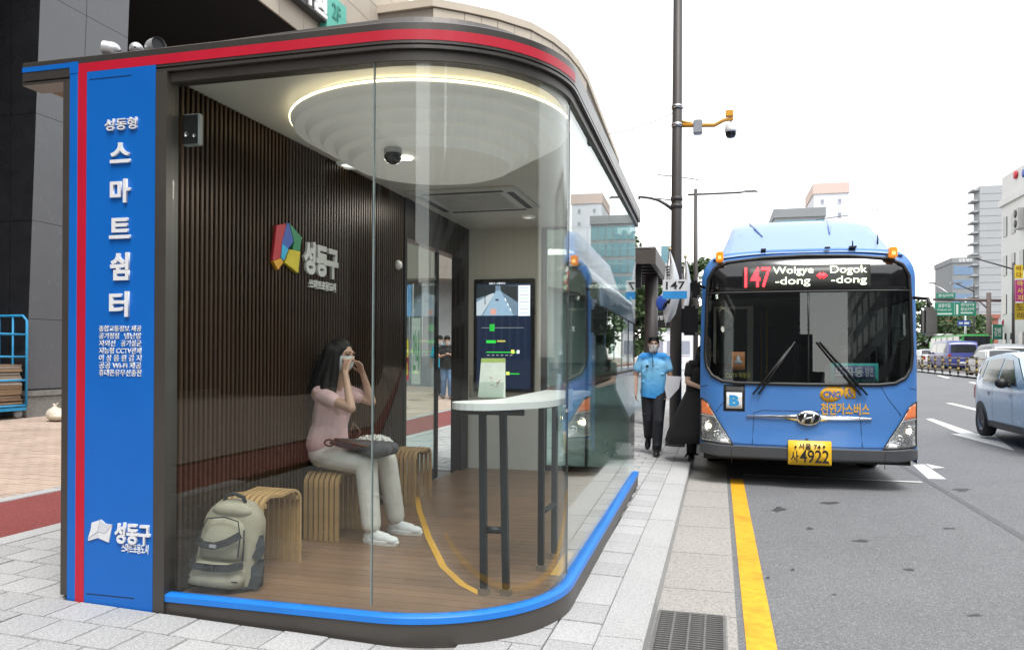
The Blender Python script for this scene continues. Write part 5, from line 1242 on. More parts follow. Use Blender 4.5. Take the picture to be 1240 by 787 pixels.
for y in ysr:
    for p in prof_:
        if y is None: vs.append((p.x, F(p.x, max(.47, p.y)), p.y))
        else:
            k = max(0, (y - BLEN + .12) / .12) * .05; vs.append((p.x * (1 - k), y, p.y - (.06 * k if p.y > 2 else 0)))
for i in range(len(ysr) - 1):
    for k in range(n - 1):
        q = (prof_[k] + prof_[k + 1]) / 2
        if ysr[i] is not None and hole(q.x, q.y, ysr[i], ysr[i + 1]): continue
        fs.append((i * n + k, i * n + k + 1, (i + 1) * n + k + 1, (i + 1) * n + k))
fs.append([(len(ysr) - 1) * n + k for k in range(n)])
MB().add(vs, fs, 0, False).build('shell', BUSB, bus)
for sx in (-1, 1):
    for a, b in wins + ([(.55, 1.62)] if sx > 0 else []):
        w_ = box((sx * 1.236 - .004, a + .02, 1.30), (sx * 1.236 + .004, b - .02, 2.28)).build('side_window', SGLS, bus)
        MB().box((sx * 1.237 - .01, a, 1.26), (sx * 1.237 + .01, b, 1.30)).box((sx * 1.237 - .01, a, 2.28), (sx * 1.237 + .01, b, 2.31)).box((sx * 1.237 - .01, a, 1.3001), (sx * 1.237 + .01, a + .02, 2.2799)).box((sx * 1.237 - .01, b - .02, 1.3001), (sx * 1.237 + .01, b, 2.2799)).build('frame', BLACK, w_)
# open door folded at the kerb side
CRM = M('door_frame_cream', (.62, .60, .52), .5, var=.05)
a = at(867, 455, 11.5) - BL; b = at(905, 374, 11.5) - BL; dr_ = box((a.x, 1.6, .42), (b.x, 1.608, b.z)).build('door_leaf', glassmat('door_leaf_glass', (.7, .74, .74), .05), bus)
MB().box((a.x - .04, 1.58, .41), (a.x - .001, 1.63, b.z + .04)).box((b.x + .001, 1.57, .41), (b.x + .08, 1.64, b.z + .04)).box((a.x, 1.585, b.z + .001), (b.x, 1.625, b.z + .035)).box((a.x, 1.585, 1.05), (b.x, 1.599, 1.09)).build('door_frame', CRM, dr_)
# underside, floor, dash, wheel, driver
INT = M('bus_interior', (.035, .035, .038), .7, var=.15)
box((-1.2, .28, .29), (1.2, BLEN - .1, .36)).build('floor_pan', M('underbody', (.02, .02, .02), .8), bus)
box((-1.19, .3, .3605), (1.19, 10.7, .40)).build('cabin_floor', INT, bus)
box((-1.18, .5, 2.31), (1.18, 10.7, 2.33)).build('cabin_ceiling', M('cabin_ceiling', (.06, .06, .06), .7), bus)
box((.02, 2.0, .41), (1.15, 2.05, 1.75)).build('driver_partition', INT, bus)
box((-1.1, .33, .41), (1.15, .62, 1.2), .04).build('dashboard', M('dash', (.02, .02, .022), .7), bus)
mb = MB(); MB_pts = [V((.62 + .24 * math.cos(t), .78 + .10 * math.sin(t), 1.28 + .22 * math.sin(t))) for t in [2 * math.pi * i / 24 for i in range(25)]]
MB().tube(MB_pts, .016, 8, cap=False).build('steering_wheel', BLACK, bus)
MB().tube([(.62, .78, 1.28), (.62, .62, 1.05)], .03, 8).build('steering_column', BLACK, bus)
for y in (3.2, 4.0, 4.8, 5.6, 6.4):
    for x in (-.75, .75):
        s_ = box((x - .38, y, .41), (x + .38, y + .42, .85), .03).build('seat', M('bus_seat', (.03, .06, .16), .8), bus); box((x - .38, y + .43, .6), (x + .38, y + .5, 1.45), .03).build('backrest', MATS['bus_seat'], s_)
for x, y in ((-.35, 1.9), (.35, 2.3), (-.35, 3.4)): MB().tube([(x, y, .41), (x, y, 2.3)], .017, 8).build('grab_pole', M('pole_yellow', (.55, .38, .05), .4), bus)
# wheels
tyre = MB().lathe([(.28, -.13), (.44, -.14), (.475, -.11), (.48, 0), (.475, .11), (.44, .14), (.28, .13)], (0, 0, 0), 32, axis='X').mesh('tyre')
rim = MB().lathe([(0, .06), (.10, .08), (.12, .1), (.2, .05), (.27, .09), (.285, .13), (.285, -.1), (0, -.1)], (0, 0, 0), 28, axis='X').mesh('rim')
for y in (2.35, 8.3):
    for sx in (-1, 1):
        t = link('wheel', tyre, RUBBER, bus, loc=(sx * 1.06, y, .48)); r_ = link('rim', rim, STEEL, t)
        if sx < 0: r_.rotation_euler.z = math.pi
    for sx in (-1, 1): MB().prism([(y + .56 * math.cos(t), .36 + .52 * math.sin(t)) for t in [math.pi * i / 14 for i in range(15)]], sx * 1.2452, sx * 1.2475, axis='X').build('wheel_arch', BLACK, bus)
# gas tank hood on the roof
sec = [(.22, 2.86, 1.10, 1.0), (.42, 2.96, 1.09, .98), (.75, 3.16, 1.07, .92), (1.1, 3.34, 1.05, .87), (1.5, 3.455, 1.04, .85), (2.0, 3.49, 1.03, .84), (6.2, 3.49, 1.03, .84), (6.8, 3.3, 1.03, .86), (7.2, 2.9, 1.03, .9)]
vs = []; fs = []; m_ = 22
for y, h, wb, wt in sec:
    for k in range(m_):
        u = -1 + 2 * k / (m_ - 1); a = abs(u); s_ = math.copysign(1, u)
        if a > .82: t = (1 - a) / .18; x = s_ * (wb + (wt - wb) * t ** .8); z = 2.80 + (h - .05 - 2.80) * t
        else: x = s_ * wt * a / .82; z = h - .05 * (a / .82) ** 3
        vs.append((x, y, z))
for i in range(len(sec) - 1):
    for k in range(m_ - 1): fs.append((i * m_ + k, i * m_ + k + 1, i * m_ + m_ + k + 1, i * m_ + m_ + k))
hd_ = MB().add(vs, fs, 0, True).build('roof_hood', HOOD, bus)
MB().tube([(-.62, 1.45, 3.445), (-.55, 1.0, 3.29), (-.48, .72, 3.15)], [.01, .022, .008], 6).build('hood_crease', HOOD, hd_); MB().tube([(.40, 1.45, 3.45), (.37, 1.0, 3.30), (.34, .72, 3.16)], [.01, .022, .008], 6).build('hood_crease', HOOD, hd_)
MB().tube([(.86, .5, 2.95), (.875, .55, 3.1), (.89, .62, 3.42)], [.012, .006, .003], 6).build('aerial', BLACK, bus); MB().tube([(.89, .62, 3.42), (.7, 1.4, 3.50), (.3, 1.8, 3.52)], .004, 4).build('cable', BLACK, bus)
MB().box((.5, .22, 2.90), (.58, .3, 2.925)).tube([(.54, .26, 2.92), (.54, .26, 2.99)], .008, 6).build('roof_fitting', BLACK, bus); box((-.52, .24, 2.90), (-.46, .3, 2.925)).build('roof_fitting', BLACK, bus); box((.22, .2, 2.90), (.28, .26, 2.92)).build('roof_fitting', BLACK, bus)
AMB = M('amber_lens', (.8, .25, .01), .25, var=.1, emit=.25)
for px, py in ((871.5, 307.6), (1083, 300.7)):
    q = bx_(px, py); x = q[0]; m = box((x - .045, .10, 2.76), (x + .045, .22, 2.885), .012).build('marker_lamp', AMB, bus); box((x - .018, .092, 2.79), (x + .018, .0995, 2.83), .003).build('lamp_core', M('amber_core', (.9, .6, .2), .2, emit=.5), m)
# mirrors
for sx, (x0, y0, x1, y1) in ((-1, (825.5, 371, 846, 406.5)), (1, (1112, 373, 1130.5, 407))):
    a = bx_(x0, y1); b = bx_(x1, y0); m = box((a[0], -.12, a[1]), (b[0], .0, b[1]), .035).build('mirror', GLOSSBLK, bus)
    box((a[0] + .02, .001, a[1] + .03), (b[0] - .02, .006, b[1] - .03)).build('mirror_glass', CHROME, m)
    xm = (a[0] + b[0]) / 2
    MB().tube([(xm, -.06, b[1] - .02), (xm + (.02 if sx < 0 else 0), -.08, b[1] + .12), (xm - sx * .06, -.02, b[1] + .27), (sx * 1.2, .16, b[1] + .24)] if sx < 0 else [(xm, -.06, b[1] - .02), (xm, -.03, b[1] + .1), (1.2, .18, b[1] + .13)], .02, 8).build('mirror_arm', BLACK, m)
    if sx < 0:
        a = bx_(836, 362); b = bx_(848, 341); box((a[0], -.1, a[1]), (b[0], .0, b[1]), .03).build('upper_mirror', GLOSSBLK, m)
bus.location = BL
# driver
dv_ = thing('person', 'bus driver in a white shirt behind the steering wheel', 'person', (1.65, 10.9, .2))
mb = MB(); o_ = BL
hdp = o_ + V((.62, 1.28, 1.72)); head(mb, hdp, (0, -1, 0)); cap(mb, hdp - V((0, 0, .2)), hdp - V((0, 0, .06)), .055, .05)
for k in (-1, 1):
    cap(mb, o_ + V((.62 + .07 * k, 1.32, .95)), o_ + V((.62 + .08 * k, 1.3, 1.38)), .11, .11); limb(mb, [o_ + V((.62 + .2 * k, 1.28, 1.43)), o_ + V((.62 + .29 * k, 1.12, 1.2)), o_ + V((.62 + .2 * k, .86, 1.32))], [.065, .05, .032])
    limb(mb, [o_ + V((.62 + .1 * k, 1.3, .9)), o_ + V((.62 + .13 * k, .92, .88)), o_ + V((.62 + .13 * k, .85, .45))], [.09, .07, .05]); hand(mb, o_ + V((.62 + .2 * k, .86, 1.32)), (0, -.9, .3), (0, -.3, -1), (1, 0, 0), 1, .9, -k)
def reg(c):
    z = c.z + .2 - ROAD; return 0 if z > 1.52 else 1
remesh('body', mb, [SKIN2, M('driver_shirt', (.42, .42, .45), .8)], dv_, .011, 3, regions=reg)
face_bits(dv_, hdp, (0, -1, 0), 1, MASKW); mb = MB(); short_hair(mb, hdp, frame(V((0, -1, 0)))); remesh('hair', mb, HAIR, dv_, .011, 2)
# ------------------------------------------------------------------ buildings on the left
GRAN = M('black_granite', (.02, .021, .024), .22, var=.2, scale=3); GRAN_SKY = M('granite_sky_sheen', (.11, .115, .125), .25, var=.04, scale=3)  # second granite carries the sky's reflection in its grey
TANT = M('tan_stone_tile', (.47, .41, .335), .7, var=.06, scale=1.2, rnd=.06); TJ = M('tile_joint', (.25, .22, .19), .9)
DGL = M('dark_window_glass', (.02, .026, .03), .08, var=.2, scale=.5, coat=.3)
lb = thing('granite_building', 'dark granite building with tan stone upper storeys behind the shelter', 'building', (-11.2, 12, .23))
# battered pillar: black face to the camera, road face coloured grey for the sky it reflects, with panel joints
def pil(z): return .36 * (1 - max(0, min(1, (z - .7) / 9.4)))       # batter of the near corner
xk, y0_, y1_ = -11.25, 10.85, 12.9
lev = [.72, 1.95, 3.65, 5.5, 7.6, 10.1]
for a, b in zip(lev[:-1], lev[1:]):
    g = .008
    for x0, x1, mt in ((-13.9, -11.98, GRAN), (-11.97, xk - .0, GRAN)):
        e0 = (xk - pil(a)) if x1 == xk else x1; e1 = (xk - pil(b) + .0) if x1 == xk else x1
        e0 = xk - .36 + pil(a) if x1 == xk else x1; e1 = xk - .36 + pil(b) if x1 == xk else x1
        e0 = xk - .36 + .36 * (a - .7) / 9.4 if x1 == xk else x1; e1 = xk - .36 + .36 * (b - .7) / 9.4 if x1 == xk else x1
        MB().add([(x0, y0_, a + g), (e0 - g, y0_, a + g), (e1 - g, y0_, b), (x0, y0_, b), (x0, y0_ + .04, a + g), (e0 - g, y0_ + .04, a + g), (e1 - g, y0_ + .04, b), (x0, y0_ + .04, b)], [(0, 1, 2, 3), (7, 6, 5, 4), (0, 4, 5, 1), (1, 5, 6, 2), (2, 6, 7, 3), (3, 7, 4, 0)]).build('granite_panel', mt, lb)
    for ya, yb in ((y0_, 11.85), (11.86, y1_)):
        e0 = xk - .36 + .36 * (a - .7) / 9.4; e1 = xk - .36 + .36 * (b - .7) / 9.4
        MB().add([(e0, ya, a + g), (e0, yb, a + g), (e1, yb, b), (e1, ya, b), (e0 - .04, ya + .041, a + g), (e0 - .04, yb, a + g), (e1 - .04, yb, b), (e1 - .04, ya + .041, b)], [(0, 1, 2, 3), (7, 6, 5, 4), (0, 4, 5, 1), (1, 5, 6, 2), (2, 6, 7, 3), (3, 7, 4, 0)]).build('granite_panel', GRAN_SKY, lb)
MB().add([(-13.9, y0_ + .05, .2), (xk - .42, y0_ + .05, .2), (xk - .06, y0_ + .05, 10.1), (-13.9, y0_ + .05, 10.1), (-13.9, y1_, .2), (xk - .42, y1_, .2), (xk - .06, y1_, 10.1), (-13.9, y1_, 10.1)], [(0, 1, 2, 3), (7, 6, 5, 4), (0, 4, 5, 1), (1, 5, 6, 2), (2, 6, 7, 3), (3, 7, 4, 0)]).build('pillar_core', BLACK, lb)
PLG = M('rough_granite', (.2, .195, .18), .85, var=.25, scale=14, bump=.4, bscale=60)
MB().box((-14, y0_ - .05, .1), (xk - .30, y1_ + .03, .60), 0, .01).box((-14, y0_ - .08, .601), (xk - .27, y1_ + .06, .70), 0, .01).build('plinth', PLG, lb)
# overhang soffit and tan upper wall
UX = -11.05
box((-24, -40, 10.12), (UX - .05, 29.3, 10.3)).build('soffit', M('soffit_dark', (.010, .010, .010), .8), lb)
box((-24, -40, 10.301), (UX - .06, 29.3, 24)).build('upper_core', TJ, lb)
ty = 7.0
tl = MB().box((-.05, .006, .006), (0, 1.194, .694), 0, .004).mesh('wall_tile')
for k in range(12):
    z = 10.13 + k * .7
    for i in range(19):
        yy = 6.5 + i * 1.2 - (.0 if k % 2 else .6)
        if yy + 1.2 > 29.35: continue
        if k > 4 and yy < 15: continue
        link('wall_tile', tl, TANT, lb, loc=V((UX, yy, z)) - ORG['granite_building'])
tl2 = MB().box((.006, -.05, .006), (1.194, 0, .694), 0, .004).mesh('wall_tile')
# recessed dark shop fronts under the overhang
box((-16.2, -40, .2), (-16, 29, 10.1)).build('shop_front', GRAN, lb)
for i in range(5):
    yy = 13.6 + i * 3.1; w_ = box((-15.99, yy, .4), (-15.96, yy + 2.8, 4.2)).build('shop_window', DGL, lb); MB().box((-15.985, yy - .08, .3), (-15.93, yy, 4.3)).box((-15.985, yy + 2.8, .3), (-15.93, yy + 2.88, 4.3)).box((-15.985, yy, 4.2), (-15.93, yy + 2.8, 4.3)).build('window_frame', STEEL, w_)
# more pillars, along the street behind the camera (seen in the glass)
for yy in (2.6, -6, -14, -22): box((-13.6, yy, .2), (xk - .2, yy + 2.1, 10.1)).build('pillar', GRAN, lb)
# white corner frames at the far end
for px in (499, 512, 524):
    p = atX(px, 10, UX + .1); MB().box((UX + .001, p.y - .12, 10.13), (UX + .09, p.y + .12, 18)).build('corner_mullion', WHITE, lb)
# wall sign
SGB = M('sign_backing', (.02, .02, .022), .4); SGW = M('sign_letter', (.8, .8, .8), .4, emit=.15); SGY = M('sign_letter_yellow', (.7, .6, .08), .4, emit=.15)
sg = thing('wall_sign', 'black wall sign with white letters on the tan building above the roof', 'sign', (UX + .1, 19, 11))
def wxt(txt, x0, yt0, x1, yt1, mat, par, X_=UX + .32, bold=.03):
    a = atX(x0, yt1, X_); b = atX(x1, yt0, X_)
    text_on('lettering', txt, lambda u, v, d: V((X_ + d, a.y + u, a.z + v)), b.y - a.y, b.z - a.z, mat, par, bold, .05)
a = atX(344, 30, UX + .3); b = atX(395.5, 30, UX + .3); zlo = atX(395.5, 27.5, UX + .3).z; zhi = zlo + .8
box((UX + .05, a.y, zlo), (UX + .3, b.y, zhi)).build('board', SGB, sg)
for ch, x0, x1, mt in (('혜', 345, 357.5, SGY), ('의', 359.5, 375.5, SGW), ('원', 377.5, 394.5, SGW)):
    ya = atX(x0, 20, UX + .3).y; yb = atX(x1, 20, UX + .3).y
    text_on('lettering', ch, lambda u, v, d, ya=ya: V((UX + .301 + d, ya + u, zlo + .06 + v)), yb - ya, .62, mt, sg, .03, .05)
tg = thing('wall_sign', 'teal wall sign next to the black sign on the tan building', 'sign', (UX + .1, 21, 11)); a2 = atX(396.5, 30, UX + .3); b2 = atX(420, 30, UX + .3)
box((UX + .05, a2.y, zlo - .1), (UX + .28, b2.y, zlo + .95)).build('board', M('sign_teal', (.10, .45, .36), .4), tg)
text_on('lettering', '2F', lambda u, v, d: V((UX + .281 + d, a2.y + .3 + u, zlo + .3 + v)), .5, .45, M('sign_green', (.02, .2, .15), .4), tg, .01, .02)
# second tan building with rounded corner, farther away
sb2 = thing('tan_building', 'farther tan tiled building with rounded corner above the shelter roof', 'building', (-10, 30, .3))
ZT = 13.0
fp = []
for px, py in ((524, 0), (562, 7), (602, 16), (642, 29), (668, 44), (686, 59), (699, 75), (709, 92)):
    d = ray(px, py); k = (ZT - CAM_H) / d.z; fp.append(V((d.x * k, d.y * k)))
fp += [fp[-1] + V((-.4, 14)), V((fp[-1].x - 16, fp[-1].y + 14)), V((fp[0].x - 6, fp[0].y + .2))]
MB().prism([(p.x, p.y) for p in fp], 3.9, ZT - .06, axis='Z').build('wall', TJ, sb2)
MB().prism([(p.x, p.y) for p in [q + (q - V((-14, 38))).normalized() * .12 for q in fp]], ZT - .25, ZT, axis='Z').build('coping', TANT, sb2)
for i in range(7):
    a, b = fp[i], fp[i + 1]; L_ = (b - a).length; nn = max(1, round(L_ / .8)); n_ = V(((b - a).y, -(b - a).x)).normalized()
    for j in range(nn):
        p, q = a.lerp(b, j / nn), a.lerp(b, (j + 1) / nn); dd = (q - p).normalized() * .008; p = p + dd; q = q - dd
        for k in range(6):
            z0, z1 = ZT - .28 - (k + 1) * .95, ZT - .29 - k * .95 + .0
            MB().add([(p.x, p.y, z0), (q.x, q.y, z0), (q.x, q.y, z1), (p.x, p.y, z1), (p.x + n_.x * .05, p.y + n_.y * .05, z0), (q.x + n_.x * .05, q.y + n_.y * .05, z0), (q.x + n_.x * .05, q.y + n_.y * .05, z1), (p.x + n_.x * .05, p.y + n_.y * .05, z1)], [(0, 1, 2, 3), (7, 6, 5, 4), (0, 4, 5, 1), (1, 5, 6, 2), (2, 6, 7, 3), (3, 7, 4, 0)]).build('wall_tile', TANT, sb2)
MB().prism([(p.x, p.y) for p in [V((-14, 38)).lerp(q, .93) for q in fp]], .1, 3.899, axis='Z').build('ground_floor', M('ground_floor_grey', (.26, .27, .27), .5, var=.15, scale=.5), sb2)
# its ground floor: white pillars, shop front, canopy seen through the shelter door
for px in (520, 551, 575, 600): p = atD(px, 440, 34); box((p.x - .35, p.y, .3), (p.x + .35, p.y + .7, 3.9)).build('pillar', M('pale_stone', (.5, .49, .46), .7), sb2)
p0 = atD(470, 440, 37); p1 = atD(640, 440, 37); box((p0.x, p0.y + 1, .3), (p1.x, p1.y + 1.4, 3.9)).build('shop_front', M('shop_grey', (.42, .43, .42), .5, var=.15), sb2)
for i in range(6):
    u = i / 6; a = p0.lerp(p1, u + .01); b = p0.lerp(p1, u + .15); MB().box((a.x, a.y + .7, 1.2), (b.x, b.y + .95, 2.9)).build('shop_window', DGL, sb2)
p = atD(536, 376, 31); box((p.x - .4, p.y, p.z - .2), (p.x + .45, p.y + 1.2, p.z + .12)).build('canopy', WHITE, sb2)
# blue sign and advertising boards seen through the door
p = atD(538, 416, 29); bs_ = box((p.x - .42, p.y, p.z - .14), (p.x + .42, p.y + .05, p.z + .34)).build('shop_sign', M('blue_sign', (.03, .2, .6), .4)); props(bs_, 'blue shop sign above the pedestrians seen through the shelter door', 'sign')
def board(name, lab, px0, py0, px1, py1, D, col, cat, txt=None, tcol=(.05, .04, .02)):
    a = atD(px0, py1, D); b = atD(px1, py0, D); t = thing(name, lab, cat, (a.x, a.y, a.z)); m = M('board_' + str(col), col, .5, var=.05)
    slab_ = box((a.x, a.y, a.z), (b.x, a.y + .06, b.z)).build('board', m, t)
    MB().box((a.x - .02, a.y - .01, a.z - .02), (a.x - .001, a.y + .07, b.z + .02)).box((b.x + .001, a.y - .01, a.z - .02), (b.x + .02, a.y + .07, b.z + .02)).build('frame', STEEL, t)
    if txt: text_front('lettering', txt, a.x + (b.x - a.x) * .15, a.x + (b.x - a.x) * .85, a.z + (b.z - a.z) * .2, a.z + (b.z - a.z) * .8, a.y - .002, M('ink' + str(tcol), tcol, .5), t, .02, .004)
    return t
board('advert_board', 'blue and white advert panel seen through the shelter door glass', 486, 345, 500, 383, 17, (.12, .3, .55), 'advert board')
board('advert_board', 'grey noticeboard below the blue panel behind the door glass', 486, 384, 495, 410, 17.2, (.35, .37, .38), 'noticeboard')
board('advert_board', 'yellow advert board behind the shelter door glass', 486, 411, 496, 432, 17, (.75, .58, .03), 'advert board', '노')
board('advert_board', 'red advert board with yellow lettering under the yellow board', 486, 433, 496, 460, 17.1, (.6, .03, .06), 'advert board', 'al', (.75, .6, .05))
board('banner_stand', 'pale banner stand beside the advert boards behind the door glass', 498, 385, 511, 465, 20, (.45, .5, .46), 'banner', '안내', (.08, .25, .1))

# ------------------------------------------------------------------ roll cage, rubbish bag
RCB = M('cage_blue', (.02, .27, .52), .45, var=.1)
gx, gy = -12.0, 10.3; gz0 = walk_z(gx, gy)
rc = thing('roll_cage', 'bright blue steel roll cage full of flattened cardboard by the granite pillar', 'roll cage', (gx, gy, gz0))
X0, X1, Y0, Y1, Z0, Z1 = gx - .62, atD(27, 450, 13.2).x, gy - .35, gy + .4, gz0 + .2, gz0 + 1.75
def rod(a, b, r_=.016, nm='bar'): return MB().tube([a, b], r_, 8).build(nm, RCB, rc)
for yy in (Y0, Y1):
    MB().tube([(X0, yy, Z0), (X0, yy, Z1 - .08), (X0 + .08, yy, Z1), (X1 - .08, yy, Z1), (X1, yy, Z1 - .08), (X1, yy, Z0)], .022, 8).build('hoop', RCB, rc)
    for u in (.25, .5, .75): rod((X0 + (X1 - X0) * u, yy, Z0), (X0 + (X1 - X0) * u, yy, Z1))
    for z in (.12, .55, .95, 1.33): rod((X0, yy, gz0 + z + .1), (X1, yy, gz0 + z + .1))
for z in (.12, .55, .95, 1.33): rod((X1, Y0, gz0 + z + .1), (X1, Y1, gz0 + z + .1)); rod((X0, Y0, gz0 + z + .1), (X0, Y1, gz0 + z + .1))
box((X0, Y0, Z0 - .06), (X1, Y1, Z0 - .01)).build('base_tray', RCB, rc)
for x in (X0 + .1, X1 - .1):
    for yy in (Y0 + .08, Y1 - .08):
        w_ = MB().lathe([(0, .03), (.07, .03), (.08, .015), (.08, -.015), (.07, -.03), (0, -.03)], (x, yy, gz0 + .08), 16, axis='X').build('caster', M('caster_grey', (.3, .3, .3), .6), rc); MB().tube([(x, yy, gz0 + .1), (x, yy, Z0 - .06)], .02, 6).build('fork', STEEL, w_)
zz = Z0; random.seed(11); cards = [M('cardboard_%d' % i, c, .9, var=.15, scale=5) for i, c in enumerate(((.30, .2, .12), (.22, .14, .085), (.42, .38, .33), (.36, .26, .17), (.5, .48, .45)))]
i = 0
while zz < gz0 + .92:
    h = random.uniform(.014, .034); a = random.uniform(0, .07)
    o = box((X0 + .03 + a, Y0 + .03 + random.uniform(0, .05), zz), (X1 - .03 - random.uniform(0, .06), Y1 - .05, zz + h * .85)).build('cardboard_sheet', random.choice(cards)); o['label'] = 'flattened cardboard sheet in the pile inside the blue roll cage'; o['category'] = 'cardboard'; o['group'] = 'flattened cardboard in the roll cage'
    zz += h; i += 1
mb = MB()
for k in range(9): ell(mb, V((X0 + .15 + k * .055, gy + random.uniform(-.1, .1), zz + .05 + random.uniform(0, .06))), (.1, .14, .07))
rg = remesh('rubbish_bag', mb, M('white_plastic', (.6, .6, .58), .5, var=.08, bump=.5, bscale=20), None, .012, 1); props(rg, 'crumpled white plastic bag on top of the cardboard in the roll cage', 'rubbish bag')
p = on_ground(67, 508, walk_z); p = V((p.x + .1, 10.6, walk_z(-11, 10.6))); d_ = ray(67, 500); p.x = d_.x * 10.6 / d_.y
mb = MB(); ell(mb, p + V((0, 0, .11)), (.15, .14, .12)); ell(mb, p + V((.03, 0, .08)), (.16, .14, .08)); cap(mb, p + V((0, 0, .2)), p + V((-.02, 0, .27)), .035, .02); cap(mb, p + V((0, 0, .25)), p + V((.05, 0, .30)), .02, .012); cap(mb, p + V((0, 0, .25)), p + V((-.05, 0, .29)), .02, .012)
rb = remesh('rubbish_bag', mb, M('cream_plastic', (.6, .55, .45), .45, var=.12, scale=12, bump=.5, bscale=25), None, .012, 1); props(rb, 'knotted cream rubbish bag on the ground by the pillar plinth', 'rubbish bag')

# ------------------------------------------------------------------ poles, stop sign, flags, second shelter
POLE = M('pole_brown', (.055, .048, .045), .5, var=.08, scale=2, dirt=.2)
pb_ = on_ground(817, 532, walk_z); pY = 12.9; pX = at(818, 470, pY).x
tp = thing('utility_pole', 'tall dark steel pole with camera arm at the kerb behind the man', 'pole', (pX, pY, walk_z(pX)))
MB().tube([(pX, pY, walk_z(pX) - .02), (pX, pY, 3), (pX, pY, 9.5)], [.10, .088, .062], 16).build('shaft', POLE, tp)
MB().lathe([(.16, .0), (.16, .06), (.11, .10), (.1, .1)], (pX, pY, walk_z(pX)), 16).build('foot', POLE, tp)
for py in (130, 152): z = at(819, py, pY).z; MB().lathe([(.08, z - .03), (.092, z - .03), (.092, z + .03), (.08, z + .03)], (pX, pY, 0), 16).build('clamp', STEEL, tp)
for py in (241, 250): z = at(819, py, pY).z; MB().lathe([(.08, z - .03), (.095, z - .03), (.095, z + .03), (.08, z + .03)], (pX, pY, 0), 16).build('clamp', POLE, tp)
OR_ = M('camera_arm_orange', (.62, .30, .03), .45, var=.08)
def lp(px, py, dy=0): return at(px, py, pY + dy)
MB().tube([V((pX + .06, pY, lp(826, 152).z)), lp(845, 152), lp(865, 152), lp(876, 146), lp(888, 144)], [.035, .035, .032, .03, .028], 8).build('camera_arm', OR_, tp)
MB().tube([V((pX + .06, pY, lp(826, 147).z)), lp(838, 150)], .02, 6).build('arm_brace', OR_, tp)
a, b = lp(839.5, 163), lp(850.5, 146); box((a.x, pY - .08, a.z), (b.x, pY + .08, b.z), .015).build('control_box', M('box_grey', (.3, .32, .34), .5), tp)
a, b = lp(878.5, 142), lp(888, 134); box((a.x, pY - .05, a.z), (b.x, pY + .05, b.z), .008).build('strobe', M('strobe_orange', (.75, .36, .02), .4), tp)
c = lp(885, 158)
cm = thing('dome_camera', 'white dome traffic camera hanging from the orange arm', 'camera', lp(885, 150)); MB().lathe([(0, .12), (.05, .115), (.085, .08), (.092, .0), (.09, -.03), (.0, -.03)], c, 20).build('hood', WHITE, cm); MB().lathe([(.08, -.031), (.084, -.07), (.06, -.115), (.0, -.13)], c, 20).build('dome', M('dome_dark', (.01, .012, .02), .08), cm); MB().tube([c + V((0, 0, .12)), c + V((0, 0, .2))], .02, 8).build('stem', STEEL, cm)
MB().tube([V((pX - .06, pY, lp(812, 254).z)), lp(806, 247.5), lp(797, 242.5), lp(787, 240), lp(774, 238.5)], [.028, .026, .024, .02, .018], 8).build('flag_arm', POLE, tp)
MB().tube([V((pX - .06, pY, lp(812, 243).z)), lp(800, 241), lp(793, 240.5)], .009, 6).build('arm_stay', POLE, tp)
for px in (774, ): MB().tube([lp(774, 238), lp(774, 241.5)], .016, 6).build('arm_tip', POLE, tp)
WIRE = M('wire_grey', (.3, .3, .3), .6)
o = MB().tube([lp(736, 163), lp(760, 158), lp(785, 150), lp(805, 142), lp(825, 132)], .006, 5).build('cable', WIRE, tp)
MB().tube([lp(825, 131), lp(845, 136), lp(872, 141)], .005, 5).build('cable', WIRE, tp)
o = MB().tube([at(796, 212, 16), at(820, 214, 16), at(846, 218, 16)], .012, 5).build('overhead_wire', WIRE); props(o, 'short overhead wire crossing behind the tall dark pole', 'wire')
# lamp post behind
qx = at(843, 400, 24); lz = walk_z(qx.x, 24)
lpst = thing('street_lamp', 'slim grey street lamp with a long arm behind the bus', 'street lamp', (qx.x, 24, lz))
def l2(px, py): return at(px, py, 24)
MB().tube([(qx.x, 24, lz), l2(842.5, 229)], [.085, .05], 10).build('post', POLE, lpst); MB().tube([l2(833, 236), l2(860, 235), l2(898, 233.2)], .03, 6).build('arm', POLE, lpst)
MB().tube([l2(896, 233.5), l2(905, 231.5), l2(914, 231), l2(918, 233)], [.03, .09, .09, .02], 10, flat=.5).build('lamp_head', STEEL, lpst)
# bus stop sign
ss = thing('bus_stop_sign', 'white and blue bus stop sign reading 147 on the pole side', 'bus stop sign', (at(820, 350, 12.25).x, 12.25, 2.1))
a, b = at(802.5, 362, 12.25), at(832, 338.5, 12.25); m_ = at(802.5, 353, 12.25).z
box((a.x, 12.23, m_ + .001), (b.x, 12.27, b.z)).build('white_field', M('sign_white', (.66, .67, .67), .4), ss); box((a.x, 12.23, a.z), (b.x, 12.27, m_)).build('blue_field', M('sign_skyblue', (.03, .27, .62), .4), ss)
text_front('lettering', '147', at(806.5, 345, 12.23).x, at(829.5, 345, 12.23).x, at(806, 350.5, 12.23).z, at(806, 341, 12.23).z, 12.229, PBK, ss, .015, .004)
MB().tube([V((b.x - .05, 12.27, (a.z + b.z) / 2)), V((pX, pY, (a.z + b.z) / 2))], .015, 6).build('bracket', STEEL, ss)
